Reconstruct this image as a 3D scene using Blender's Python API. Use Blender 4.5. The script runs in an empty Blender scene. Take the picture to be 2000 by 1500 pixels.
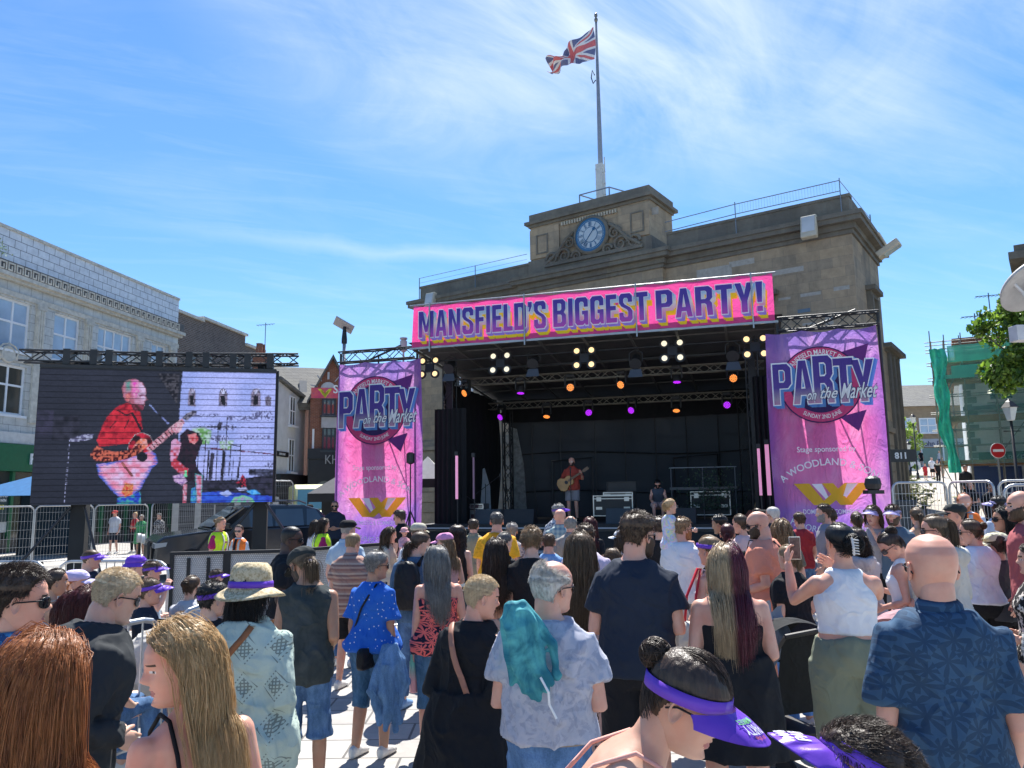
import bpy,math,random
import numpy as np
from mathutils import Vector,Matrix
rad = math.radians
random.seed(7)
rng = np.random.default_rng(7)
scene = bpy.context.scene
COL = scene.collection
# ---------------------------------------------------------------- camera
CAM_H,FPX,PITCH,ROLL = 2.0,1502.0,8.2,-0.0135
cam_d = bpy.data.cameras.new("camera")
cam_d.sensor_width = 36.0
cam_d.lens = 36.0 * FPX / 2000.0
cam_d.clip_start = 0.05
cam_d.clip_end = 3000
cam = bpy.data.objects.new("camera", cam_d)
COL.objects.link(cam)
CR = (Matrix.Rotation(rad(90 + PITCH),3, 'X') @ Matrix.Rotation(ROLL, 3, 'Z'))
cam.matrix_world = Matrix.Translation((0,0,CAM_H)) @ CR.to_4x4()
scene.camera = cam
scene.render.resolution_x,scene.render.resolution_y = 1024,768
# ---------------------------------------------------------------- light
SUN_EL,SUN_AZ = 57.0,7.0          # azimuth from +Y,positive to the right
SKY_STR,SUN_STR = 0.118,5.0
scene.view_settings.view_transform = 'Standard'
scene.view_settings.look = 'None'
scene.view_settings.gamma = 1.0
scene.view_settings.exposure = 0.95
sun_d = bpy.data.lights.new("sun", 'SUN')
sun_d.energy = SUN_STR
sun_d.angle = rad(0.5)
sun_d.color = (1.0,0.96,0.89)
sun = bpy.data.objects.new("sun", sun_d)
COL.objects.link(sun)
sd = Vector((math.sin(rad(SUN_AZ)) * math.cos(rad(SUN_EL)),math.cos(rad(SUN_AZ)) * math.cos(rad(SUN_EL)),math.sin(rad(SUN_EL))))
sun.rotation_euler = sd.to_track_quat('Z', 'Y').to_euler()
sun.location = (0,0,60)
class NB:
 """small node-tree builder"""
 def __init__(s,tree):
  s.t = tree
  s.N = tree.nodes
  s.L = tree.links
 def put(s,node,key,val):
  if val is None:
   return
  sock = node.inputs[key]
  if isinstance(val,bpy.types.NodeSocket):
   s.L.new(val,sock)
  elif isinstance(val, (tuple, list)) and len(val) == 3 and sock.type == 'RGBA':
   sock.default_value = (*val,1)
  else:
   sock.default_value = val
 def n(s,typ,ins=None,out=0,**props):
  node = s.N.new(typ)
  for k,v in props.items():
   setattr(node,k,v)
  for k,v in (ins or {}).items():
   s.put(node,k,v)
  return node.outputs[out]
 def math(s,op,a,b=None,c=None,clamp=False):
  node = s.N.new('ShaderNodeMath')
  node.operation = op
  node.use_clamp = clamp
  s.put(node,0,a)
  s.put(node,1,b)
  s.put(node,2,c)
  return node.outputs[0]
 def mix(s, f, a, b, blend='MIX'):
  node = s.N.new('ShaderNodeMix')
  node.data_type = 'RGBA'
  node.blend_type = blend
  s.put(node,0,f)
  s.put(node,6,a)
  s.put(node,7,b)
  return node.outputs[2]
 def ramp(s, f, stops, interp='LINEAR'):
  node = s.N.new('ShaderNodeValToRGB')
  r = node.color_ramp
  r.interpolation = interp
  while len(r.elements) < len(stops):
   r.elements.new(0.5)
  for e,(p,c) in zip(r.elements,stops):
   e.position = p
   e.color = (*c,1) if not isinstance(c,(int,float)) else (c,c,c,1)
  s.put(node,0,f)
  return node.outputs[0]
 def sep(s,v):
  node = s.N.new('ShaderNodeSeparateXYZ')
  s.put(node,0,v)
  return node.outputs
 def comb(s,x,y,z):
  return s.n('ShaderNodeCombineXYZ', {0: x, 1: y, 2: z})
 def vscale(s,v,sc):
  return s.n('ShaderNodeVectorMath', {0: v, 1: sc}, operation='MULTIPLY')
 def obj(s):
  return s.n('ShaderNodeTexCoord', out=3)
 def noise(s,v,scale,detail=3,rough=.55,dist=0,out=0):
  return s.n('ShaderNodeTexNoise', {'Vector': v, 'Scale': scale, 'Detail': detail, 'Roughness': rough, 'Distortion': dist}, out)
 def step(s,v,a,b):
  return s.n('ShaderNodeMapRange', {0: v, 1: a, 2: b, 3: 0., 4: 1.}, clamp=True)
# ---------------------------------------------------------------- sky with cirrus
world = bpy.data.worlds.new("World")
scene.world = world
world.use_nodes = True
wt = NB(world.node_tree)
bg = world.node_tree.nodes['Background']
sky = wt.N.new('ShaderNodeTexSky')
sky.sky_type = 'NISHITA'
sky.sun_disc = False
sky.sun_elevation = rad(SUN_EL)
sky.sun_rotation = rad(SUN_AZ)
sky.altitude = 100
sky.air_density = 1.15
sky.dust_density = 0.12
sky.ozone_density = 3.2
wd = wt.n('ShaderNodeTexCoord', out=0)
dx,dy,dz = wt.sep(wd)
inv = wt.math('DIVIDE', 1.0, wt.math('ADD', wt.math('MAXIMUM', dz, 0.0),0.12))
px, py = wt.math('MULTIPLY', dx, inv), wt.math('MULTIPLY', dy, inv)
def streaks(ang,sx,sy,scale,lo,hi,off=0.0,dist=.6):
 ca,sa = math.cos(rad(ang)),math.sin(rad(ang))
 u = wt.math('ADD', wt.math('MULTIPLY', px, ca), wt.math('MULTIPLY', py, sa))
 v = wt.math('SUBTRACT', wt.math('MULTIPLY', py, ca), wt.math('MULTIPLY', px, sa))
 vec = wt.comb(wt.math('MULTIPLY', u, sx), wt.math('MULTIPLY', v, sy), off)
 return wt.step(wt.noise(vec,scale,7,.62,dist),lo,hi)
def blob(x,y,r0,r1):
 a = wt.math('SUBTRACT', px, x)
 b = wt.math('SUBTRACT', py, y)
 d = wt.math('SQRT', wt.math('ADD', wt.math('MULTIPLY', a, a), wt.math('MULTIPLY', b, b)))
 return wt.step(d,r1,r0)
wisps = wt.math('MULTIPLY', streaks(28,.55,1.5,1.6,.50,.92),.26)
fine = wt.math('MULTIPLY', streaks(20,.7,3.2,2.6,.50,.95,3.1,1.2),.20)
core = wt.math('MULTIPLY', blob(.20,1.22,.0,.80), streaks(50,.8,1.4,1.9,.28,.72,9.0,1.1))
core2 = wt.math('MULTIPLY', blob(.85,1.15,.0,.75), streaks(30,.6,2.6,1.7,.35,.8,5.0))
# old contrail low on the left
el = wt.math('SUBTRACT', dz, wt.math('ADD', .300, wt.math('MULTIPLY', dx, -.045)))
trail = wt.step(wt.math('ABSOLUTE', wt.math('ADD', el, wt.math('MULTIPLY', wt.math('SUBTRACT', wt.noise(wd, 14,4),.5),.02))),.013,.001)
trail = wt.math('MULTIPLY', trail, wt.math('MULTIPLY', wt.step(dx, -.50,-.2), wt.step(dx, .55,.0)))
trail = wt.math('MULTIPLY', trail, .30)
low = wt.math('MULTIPLY', wt.step(dz, .28,.0),.22)
cl = wt.math('ADD', wt.math('ADD', wisps, fine), wt.math('ADD', wt.math('MULTIPLY', core, 1.25), wt.math('MULTIPLY', core2,.85)))
cl = wt.math('ADD', wt.math('ADD', cl, trail), low, clamp=True)
skyc = wt.mix(1.0, sky.outputs[0],(.44,.63,.80), 'MULTIPLY')
wcol = wt.mix(wt.math('MULTIPLY', cl, .72), skyc, (4.9,5.3,5.7))
wt.put(bg, 'Color', wcol)
bg.inputs['Strength'].default_value = SKY_STR
# ---------------------------------------------------------------- materials
MATS = {}
def xz(nb,s=1.0):
 x,y,z = nb.sep(nb.obj())
 return nb.comb(nb.math('MULTIPLY', nb.math('ADD', x, y), s), nb.math('MULTIPLY', z, s),0.0)
def mat(key,col=(.5,.5,.5),rough=.75,metal=0.,var=.12,vs=6.,bump=0.,bs=40.,pat=None,emit=0.,spec=.5,alpha=1.,trans=0.):
 """procedural material; pat(nb, base colour) -> colour socket; var = tonal variation at scale vs"""
 if key in MATS:
  return MATS[key]
 m = bpy.data.materials.new(key)
 m.use_nodes = True
 nb = NB(m.node_tree)
 b = m.node_tree.nodes['Principled BSDF']
 c = col
 if pat:
  c = pat(nb,col)
 if var:
  f = nb.noise(nb.obj(),vs,4)
  c = nb.mix(1.0, c, nb.ramp(f, [(.25,1 - var),(.75,1 + var)]), 'MULTIPLY')
 nb.put(b, 'Base Color', c)
 b.inputs['Roughness'].default_value = rough
 b.inputs['Metallic'].default_value = metal
 b.inputs['Specular IOR Level'].default_value = spec
 if bump:
  h = nb.noise(nb.obj(),bs,4,.6)
  nb.put(b, 'Normal', nb.n('ShaderNodeBump', {'Height': h, 'Strength': bump, 'Distance': .3 / bs}))
 if emit:
  nb.put(b, 'Emission Color', c)
  b.inputs['Emission Strength'].default_value = emit
 if alpha < 1:
  b.inputs['Alpha'].default_value = alpha
 if trans:
  b.inputs['Transmission Weight'].default_value = trans
 MATS[key] = m
 return m
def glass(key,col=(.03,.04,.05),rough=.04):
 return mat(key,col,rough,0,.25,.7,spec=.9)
def brick(key, c1, c2, mortar, w, h, mw=.01, rough=.85, stain=.25, stc=(.05,.045,.04), bumps=.4, off=.5, plane='xz', sv=.5):
 if key in MATS:
  return MATS[key]
 m = bpy.data.materials.new(key)
 m.use_nodes = True
 nb = NB(m.node_tree)
 b = m.node_tree.nodes['Principled BSDF']
 v = xz(nb) if plane == 'xz' else nb.obj()
 bn = nb.N.new('ShaderNodeTexBrick')
 bn.offset = off
 for k, val in (('Vector', v),('Scale', 1.0),('Mortar Size', mw),('Brick Width', w),('Row Height', h),('Color1', c1),('Color2', c2),('Mortar', mortar),('Mortar Smooth', .3)):
  nb.put(bn,k,val)
 c = bn.outputs[0]
 f1 = nb.noise(nb.obj(),3.0,6,.7)
 c = nb.mix(1.0, c, nb.ramp(f1,[(.25,.72),(.8,1.22)]), 'MULTIPLY')
 if stain:
  x,y,z = nb.sep(nb.obj())
  sv_ = nb.noise(nb.comb(nb.math('ADD', x, y), nb.math('MULTIPLY', z, .25), y), sv, 6,.7)
  c = nb.mix(nb.math('MULTIPLY', nb.step(sv_, .48,.75), stain), c, stc)
 nb.put(b, 'Base Color', c)
 b.inputs['Roughness'].default_value = rough
 hh = nb.math('ADD', nb.math('MULTIPLY', bn.outputs[1],-.6), nb.math('MULTIPLY', nb.noise(nb.obj(),30,3),.3))
 nb.put(b, 'Normal', nb.n('ShaderNodeBump', {'Height': hh, 'Strength': bumps, 'Distance': .02}))
 MATS[key] = m
 return m
# ---------------------------------------------------------------- mesh helpers
class MB:
 """collects shapes and links them as one mesh object"""
 def __init__(s):
  s.v = []
  s.f = []
  s.mi = []
 def add(s,verts,faces,mi=0):
  o = len(s.v)
  s.v += [tuple(map(float,p)) for p in verts]
  s.f += [tuple(i + o for i in f) for f in faces]
  s.mi += [mi] * len(faces)
  return s
 def box(s,x0,x1,y0,y1,z0,z1,mi=0):
  v = [(x0,y0,z0),(x1,y0,z0),(x1,y1,z0),(x0,y1,z0),(x0,y0,z1),(x1,y0,z1),(x1,y1,z1),(x0,y1,z1)]
  return s.add(v,[(0,3,2,1),(4,5,6,7),(0,1,5,4),(1,2,6,5),(2,3,7,6),(3,0,4,7)],mi)
 def bar(s,a,b,w,h=None,mi=0,seg=4):
  """bar from a to b; seg=4 square, more = round"""
  a,b = Vector(a),Vector(b)
  d = (b - a).normalized()
  up = Vector((0,0,1)) if abs(d.z) < .95 else Vector((0,1,0))
  x = d.cross(up).normalized()
  y = x.cross(d)
  h = h or w
  vs = []
  for p in (a,b):
   for i in range(seg):
    t = 2 * math.pi * (i + .5) / seg
    k = 1.41421 if seg == 4 else 1
    vs.append(p + x * math.cos(t) * w / 2 * k + y * math.sin(t) * h / 2 * k)
  fs = [(i,(i + 1) % seg,seg + (i + 1) % seg,seg + i) for i in range(seg)]
  return s.add(vs,fs + [tuple(range(seg))[::-1],tuple(range(seg,2 * seg))],mi)
 def tube(s,pts,r,seg=8,mi=0):
  pts = [Vector(p) for p in pts]
  rr = r if isinstance(r,(list,tuple)) else [r] * len(pts)
  vs = []
  last = None
  for i,p in enumerate(pts):
   d = (pts[min(i + 1,len(pts) - 1)] - pts[max(i - 1,0)]).normalized()
   if last is None:
    up = Vector((0,0,1)) if abs(d.z) < .9 else Vector((0,1,0))
    x = d.cross(up).normalized()
   else:
    x = (last - d * last.dot(d)).normalized()
   last = x
   y = x.cross(d)
   for k in range(seg):
    t = 2 * math.pi * k / seg
    vs.append(p + (x * math.cos(t) + y * math.sin(t)) * rr[i])
  fs = []
  for i in range(len(pts) - 1):
   for k in range(seg):
    a,b = i * seg + k,i * seg + (k + 1) % seg
    fs.append((a,b,b + seg,a + seg))
  n = (len(pts) - 1) * seg
  fs += [tuple(range(seg))[::-1],tuple(range(n,n + seg))]
  return s.add(vs,fs,mi)
 def prism(s,poly,y0,y1,mi=0):
  """polygon in xz extruded along y"""
  n = len(poly)
  v = [(p[0],y0,p[1]) for p in poly] + [(p[0],y1,p[1]) for p in poly]
  return s.add(v,[tuple(range(n)),tuple(range(n,2 * n))[::-1]] + [(i,i + n,(i + 1) % n + n,(i + 1) % n) for i in range(n)],mi)
 def lathe(s,prof,c=(0,0,0),seg=16,mi=0):
  vs = []
  for r,z in prof:
   for k in range(seg):
    t = 2 * math.pi * k / seg
    vs.append((c[0] + r * math.cos(t),c[1] + r * math.sin(t),c[2] + z))
  fs = []
  for i in range(len(prof) - 1):
   for k in range(seg):
    a,b = i * seg + k,i * seg + (k + 1) % seg
    fs.append((a,b,b + seg,a + seg))
  fs += [tuple(range(seg))[::-1],tuple(range((len(prof) - 1) * seg,len(prof) * seg))]
  return s.add(vs,fs,mi)
 def disc(s,c,n,r,seg=20,th=.02,mi=0):
  c,n = Vector(c),Vector(n).normalized()
  return s.tube([c - n * th / 2,c + n * th / 2],r,seg,mi)
 def xf(s,M_,start=0):
  for i in range(start,len(s.v)):
   s.v[i] = tuple(M_ @ Vector(s.v[i]))
  return s
 def build(s,name,mats,parent=None,loc=(0,0,0),rz=0.,smooth=False,bevel=0.):
  me = bpy.data.meshes.new(name)
  me.from_pydata(s.v,[],s.f)
  mats = mats if isinstance(mats,(list,tuple)) else [mats]
  for m in mats:
   me.materials.append(m)
  if len(mats) > 1:
   me.polygons.foreach_set('material_index', s.mi)
  if smooth:
   me.polygons.foreach_set('use_smooth', [True] * len(s.f))
  me.update()
  o = bpy.data.objects.new(name,me)
  COL.objects.link(o)
  o.location = loc
  o.rotation_euler[2] = rz
  o.parent = parent
  if bevel:
   b = o.modifiers.new('bevel', 'BEVEL')
   b.width = bevel
   b.segments = 2
   b.limit_method = 'ANGLE'
   b.angle_limit = rad(40)
  return o
def tag(o,label=None,cat=None,group=None,kind=None):
 if label:
  o['label'] = label
 if cat:
  o['category'] = cat
 if group:
  o['group'] = group
 if kind:
  o['kind'] = kind
 return o
def thing(name,label,cat,loc=(0,0,0),rz=0.,group=None):
 o = bpy.data.objects.new(name,None)
 o.empty_display_size = .2
 COL.objects.link(o)
 o.location = loc
 o.rotation_euler[2] = rz
 return tag(o,label,cat,group)
def copy_tree(o,parent=None):
 c = o.copy()
 COL.objects.link(c)
 c.parent = parent
 for ch in list(o.children):
  copy_tree(ch,c)
 return c
GLY = {'M': (.82, '0,0 0,1 .24,1 .4,.45 .56,1 .8,1 .8,0 .6,0 .6,.62 .48,.2 .32,.2 .2,.62 .2,0'), 'A': (.62, '0,0 .19,1 .41,1 .6,0 .41,0 .375,.2 .225,.2 .19,0|.25,.36 .35,.36 .30,.74'), 'N': (.63, '0,0 0,1 .2,1 .41,.42 .41,1 .61,1 .61,0 .42,0 .2,.6 .2,0'),
  'S': (.6, '0,.1 0,.34 .2,.34 .2,.22 .24,.17 .34,.17 .38,.22 .38,.36 .32,.43 .1,.54 0,.66 0,.9 .1,1 .48,1 .58,.9 .58,.68 .38,.68 .38,.78 .34,.83 .24,.83 .2,.78 .2,.68 .26,.61 .48,.5 .58,.38 .58,.1 .48,0 .1,0'), 'F': (.48, '0,0 0,1 .48,1 .48,.82 .21,.82 .21,.6 .43,.6 .43,.43 .21,.43 .21,0'), 'I': (.23, '0,0 0,1 .21,1 .21,0'),
  'E': (.5, '0,0 0,1 .48,1 .48,.82 .21,.82 .21,.6 .44,.6 .44,.43 .21,.43 .21,.18 .48,.18 .48,0'), 'L': (.46, '0,0 0,1 .21,1 .21,.18 .46,.18 .46,0'), 'D': (.61, '0,0 0,1 .46,1 .59,.88 .59,.12 .46,0|.21,.17 .34,.17 .385,.22 .385,.78 .34,.83 .21,.83'), "'": (.22, '0,1 .2,1 .2,.84 .1,.64 .02,.64 .06,.8 0,.8'),
  'B': (.61, '0,0 0,1 .46,1 .57,.9 .57,.62 .5,.52 .59,.42 .59,.1 .47,0|.21,.16 .34,.16 .385,.2 .385,.4 .34,.44 .21,.44|.21,.6 .33,.6 .37,.64 .37,.8 .33,.84 .21,.84'), 'G': (.61, '.1,0 0,.1 0,.9 .1,1 .49,1 .59,.9 .59,.64 .39,.64 .39,.78 .35,.83 .25,.83 .21,.78 .21,.22 .25,.17 .35,.17 .39,.22 .39,.37 .31,.37 .31,.52 .59,.52 .59,0 .46,0 .43,.06 .36,0'),
  'T': (.56, '.18,0 .18,.82 0,.82 0,1 .57,1 .57,.82 .39,.82 .39,0'), 'P': (.6, '0,0 0,1 .47,1 .59,.89 .59,.5 .47,.39 .21,.39 .21,0|.21,.55 .34,.55 .385,.6 .385,.8 .34,.84 .21,.84'), 'R': (.62, '0,0 0,1 .47,1 .59,.9 .59,.6 .5,.5 .57,.42 .6,0 .4,0 .37,.36 .32,.41 .21,.41 .21,0|.21,.57 .34,.57 .385,.61 .385,.8 .34,.84 .21,.84'),
  'Y': (.62, '.21,0 .21,.38 0,1 .22,1 .315,.62 .41,1 .63,1 .42,.38 .42,0'), '!': (.26, '0,1 .24,1 .2,.3 .04,.3|.02,0 .02,.19 .22,.19 .22,0')}
def block_mesh(body,bold=0.):
 """heavy condensed capitals from straight-edged outlines"""
 cu = bpy.data.curves.new('t', 'CURVE')
 cu.dimensions = '2D'
 cu.fill_mode = 'BOTH'
 cu.offset = bold
 x = 0
 for ch in body:
  w,loops = GLY[ch]
  for lp in loops.split('|'):
   pts = [tuple(map(float, q.split(','))) for q in lp.split()]
   sp = cu.splines.new('POLY')
   sp.points.add(len(pts) - 1)
   for k,(a,b) in enumerate(pts):
    sp.points[k].co = (a + x,b,0,1)
   sp.use_cyclic_u = True
  x += w + .07
 ob = bpy.data.objects.new('t', cu)
 me = bpy.data.meshes.new_from_object(ob)
 v = [(q.co.x,0,q.co.y) for q in me.vertices]
 f = [tuple(q.vertices) for q in me.polygons]
 bpy.data.objects.remove(ob)
 bpy.data.curves.remove(cu)
 return v,f
def text_mesh(body, size=1., extrude=.0, bold=0., sx=1., shear=0., sp=1., align='CENTER'):
 """triangulated letter outlines lying in the xz plane, facing -y; returns verts, faces, width"""
 cu = bpy.data.curves.new('t', 'FONT')
 cu.body = body
 cu.size = size
 cu.extrude = extrude
 cu.offset = bold
 cu.shear = shear
 cu.space_character = sp
 cu.align_x = align
 cu.resolution_u = 3
 ob = bpy.data.objects.new('t', cu)
 me = bpy.data.meshes.new_from_object(ob)
 v = [(p.co.x * sx,-p.co.z,p.co.y) for p in me.vertices]
 f = [tuple(p.vertices) for p in me.polygons]
 bpy.data.objects.remove(ob)
 bpy.data.curves.remove(cu)
 bpy.data.meshes.remove(me)
 return v,f
def vnoise(P_,seed=0):
 """vectorised value noise, 0..1"""
 Pi = np.floor(P_).astype(np.int64)
 Pf = P_ - Pi
 Pf = Pf * Pf * (3 - 2 * Pf)
 def h(i):
  n = (i[:,0] * 73856093) ^ (i[:,1] * 19349663) ^ (i[:,2] * 83492791) ^ (seed * 2654435761)
  n = (n ^ (n >> 13)) * 1274126177 & 0xffffffff
  n = (n ^ (n >> 16)) & 0xffff
  return n / 65535.
 r = 0
 for dx_ in (0,1):
  for dy_ in (0,1):
   for dz_ in (0,1):
    w = (Pf[:,0] if dx_ else 1 - Pf[:,0]) * (Pf[:,1] if dy_ else 1 - Pf[:,1]) * (Pf[:,2] if dz_ else 1 - Pf[:,2])
    r = r + w * h(Pi + np.array([dx_,dy_,dz_]))
 return r
def ray(u,v):
 return CR @ Vector(((u - 1000) / FPX,-(v - 750) / FPX,-1.0))
def at(u,v,d):
 """world point on the photo's ray (u, v) at ground distance d"""
 r = ray(u,v)
 return Vector((0,0,CAM_H)) + r * (d / r.y)
def gr(u,v,z=0.):
 r = ray(u,v)
 return Vector((0,0,CAM_H)) + r * ((z - CAM_H) / r.z)
class Frame:
 """a facade plane: origin on the ground, x along it, y into the building"""
 def __init__(s,x,y,ang):
  s.o = Vector((x,y,0))
  s.a = rad(ang)
  s.ex = Vector((math.cos(s.a),math.sin(s.a),0))
  s.ey = Vector((-math.sin(s.a),math.cos(s.a),0))
 def loc(s,u,v,yl=0.):
  """local x, z where the ray (u, v) meets the plane y = yl"""
  r = ray(u,v)
  o = Vector((0,0,CAM_H)) - s.o
  t = (yl - o.dot(s.ey)) / r.dot(s.ey)
  p = o + r * t
  return p.dot(s.ex),p.z
 def w(s,x,y,z=0.):
  return s.o + s.ex * x + s.ey * y + Vector((0,0,z))
def inst(fr):
 return dict(loc=tuple(fr.o),rz=fr.a)
# ================================================================ ground
PAV = brick('plaza_paving', (.43,.41,.38),(.36,.345,.325),(.12,.115,.11),.9,.45,.012,.8,.35,(.18,.17,.16),.25, plane='xy', sv=.35)
b_ = MB()
b_.add([(-400,-200,0),(400,-200,0),(400,900,0),(-400,900,0)],[(0,1,2,3)])
tag(b_.build('ground', PAV), kind='structure')
# the street that climbs away on the right
ST = brick('street_setts', (.50,.45,.38),(.42,.38,.32),(.22,.2,.17),.3,.2,.012,.85,.2,(.2,.18,.15),.25, plane='xy')
prof = [(17,.004),(22,.15),(30,.85),(45,1.7),(60,2.75),(70,3.5),(85,4.5),(140,5)]
b_ = MB()
for (d0,z0),(d1,z1) in zip(prof,prof[1:]):
 xs0 = (9.5 + (d0 - 17) * .36,16 + d0 * .55)
 xs1 = (9.5 + (d1 - 17) * .36,16 + d1 * .55)
 b_.add([(xs0[0],d0,z0),(xs0[1],d0,z0),(xs1[1],d1,z1),(xs1[0],d1,z1)],[(0,1,2,3)])
tag(b_.build('street', ST), kind='structure')
def street_z(d):
 return float(np.interp(d,[p[0] for p in prof],[p[1] for p in prof])) if d > 17 else 0.
# ================================================================ left tiled building
FAI = brick('white_faience', (.60,.60,.57),(.53,.53,.50),(.20,.20,.18),.62,.36,.010,.35,.35,(.34,.31,.24),.35)
PARA = brick('white_faience_parapet', (.72,.74,.77),(.66,.68,.72),(.07,.07,.08),.62,.34,.013,.3,.12,(.3,.28,.24),.3)
STN = mat('pale_stone_trim', (.56,.53,.46),.7,0,.25,5,.3,20)
DKS = mat('dark_frieze', (.10,.10,.10),.8,0,.4,3)
UPV = mat('white_window_frame', (.78,.79,.80),.4,0,.04)
GLS = glass('window_glass_sky', (.36,.47,.60),.12)  # pale blue of reflected sky and curtains put into the base colour
GLD = glass('window_glass_dark', (.05,.055,.05),.05)
L = Frame(-20.31,29.36,80.8)
X0,X1,DEP = -9.,12.3,10.
lb = thing('tiled_shop_building', 'long white tiled shop building with Greek key frieze and green shopfront beside the big screen', 'building', **inst(L))
def wall_with_holes(mb,x0,x1,z0,z1,holes,y0=0.,y1=.3,mi=0):
 """wall slab in the xz plane with rectangular openings"""
 xs = sorted({x0,x1,*[h[0] for h in holes],*[h[1] for h in holes]})
 zs = sorted({z0,z1,*[h[2] for h in holes],*[h[3] for h in holes]})
 for i in range(len(xs) - 1):
  for j in range(len(zs) - 1):
   cx,cz = (xs[i] + xs[i + 1]) / 2,(zs[j] + zs[j + 1]) / 2
   if any(h[0] < cx < h[1] and h[2] < cz < h[3] for h in holes):
    continue
   mb.box(xs[i],xs[i + 1],y0,y1,zs[j],zs[j + 1],mi)
def window(parent, x0, x1, z0, z1, y, cols, rows, fr=.07, fm=None, gm=None, sill=True, name='window'):
 fm,gm = fm or UPV,gm or GLS
 m = MB()
 m.box(x0,x1,y - .05,y + .05,z0,z0 + fr)
 m.box(x0,x1,y - .05,y + .05,z1 - fr,z1)
 m.box(x0,x0 + fr,y - .048,y + .048,z0 + fr,z1 - fr)
 m.box(x1 - fr,x1,y - .048,y + .048,z0 + fr,z1 - fr)
 cs = cols if isinstance(cols,(list,tuple)) else [k / cols for k in range(1,cols)]
 rs = rows if isinstance(rows,(list,tuple)) else [k / rows for k in range(1,rows)]
 for c in cs:
  xx = x0 + (x1 - x0) * c
  m.box(xx - fr * .45,xx + fr * .45,y - .044,y + .044,z0 + fr,z1 - fr)
 for r in rs:
  zz = z0 + (z1 - z0) * r
  m.box(x0 + fr,x1 - fr,y - .046,y + .046,zz - fr * .45,zz + fr * .45)
 w = m.build(name,fm,parent)
 MB().box(x0 + .01, x1 - .01, y - .006, y + .006, z0 + .01, z1 - .01).build('pane', gm, w)
 if sill:
  MB().box(x0 - .1, x1 + .1, y - .22, y + .04, z0 - .1, z0 - .002).build('sill', fm, w)
 return w
ups = [(-6.2,-4.2),(-3.4,-1.2),(-.55,1.95),(3.25,4.85),(6.0,8.5),(10.05,11.3)]
holes = [(a,b,8.05,10.12) for a,b in ups] + [(a,b,5.45,7.45) for a,b in ups]
m = MB()
wall_with_holes(m,X0,X1,4.75,11.0,holes,0,.35)
m.box(X0,X1,.36,DEP,0,11.0)
m.build('wall', FAI, lb)
MB().box(X0, X1,.05, DEP, 11.55,12.9).build('parapet', PARA, lb)
m = MB()
k = X0
while k < X1:
 m.box(k,min(k + .6,X1),-.02,.5,12.9,13.02)
 k += .615
m.build('coping', STN, lb)
m = MB()
m.box(X0,X1 + .2,-.32,.4,10.92,11.08)
m.box(X0,X1 + .12,-.2,.4,10.80,10.92)
m.box(X0,X1,-.07,0,10.2,10.42)
m.box(X0,X1,-.06,0,7.62,7.8)
m.build('cornice', STN, lb)
m = MB()
m.box(X0,X1 + .18,-.22,.4,11.08,11.54,0)
k = X0 + .1
while k < X1 - .3:                       # Greek key relief
 for (a,b,c,d) in ((0,.30,.34,.40),(0,.05,.06,.34),(.05,.22,.06,.12),(.17,.22,.12,.27),(.30,.35,.06,.40)):
  m.box(k + a,k + b,-.25,-.22,11.08 + c,11.08 + d,1)
 k += .42
m.build('key_frieze', [DKS, STN], lb)
for i,(a,b) in enumerate(ups):
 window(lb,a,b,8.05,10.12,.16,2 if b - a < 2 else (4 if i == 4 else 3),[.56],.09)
 window(lb,a,b,5.45,7.45,.16,2 if b - a < 2 else 3,[.6],.09,gm=GLD)
for x in (-.9,2.4,5.3,9.0,11.75):
 m = MB()
 m.box(x - .22,x + .22,-.10,0,5.2,10.2)
 for q in (-.13,0,.13):
  m.box(x + q - .035,x + q + .035,-.135,-.10,8.2,9.95)
 m.box(x - .27,x + .27,-.13,0,9.98,10.2)
 m.build('pilaster', STN, lb)
m = MB()
m.lathe([(.36,0),(.36,.05),(.30,.09),(.25,.05),(.23,.05),(0.02,.07)],(0,0,0),20)
m.xf(Matrix.Translation((.9,-.0,7.85)) @ Matrix.Rotation(rad(90),4, 'X'))
for s_ in (-1,1):
 m.tube([(.9 + s_ * .4,-.04,7.7),(.9 + s_ * .5,-.04,8.0),(.9 + s_ * .3,-.04,8.2),(.9,-.05,8.28)],.04,6)
m.build('cartouche', STN, lb, smooth=True)
GRN = mat('green_fascia', (.015,.13,.055),.35,0,.12)
WHT = mat('white_letters', (.82,.82,.80),.5,0,0)
m = MB()
m.box(X0,X1,-.12,.3,4.30,4.75)
m.build('fascia_band', mat('cream_band', (.62,.60,.56),.6), lb)
m = MB()
m.box(X0,X1,-.2,.3,3.2,4.28)
m.build('fascia', GRN, lb)
v, f = text_mesh('PADDY', .62,.03,.012,.92)
MB().add([(a + 3.1, b - .26, c + 3.5) for a, b, c in v], f).build('lettering', WHT, lb)
m = MB()                                   # glazed shopfront with green posts
m.box(X0,X1,.12,.2,.55,3.18,0)
m.box(X0,X1,0,.34,0,.55,1)
k = X0
while k < X1 + .1:
 m.box(k - .07,k + .07,-.02,.3,.0,3.19,2)
 k += 1.78
m.box(X0,X1,-.01,.28,2.55,2.68,2)
m.build('shopfront', [GLD, mat('dark_stall_riser', (.05,.05,.05),.5), GRN], lb)
POS = mat('poster_dark', (.02,.05,.055),.5,0,.3,8)
POSW = mat('poster_white', (.55,.6,.6),.6,0,.2,6)
YEL = mat('poster_yellow', (.75,.7,.05),.5,0,0)
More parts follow.
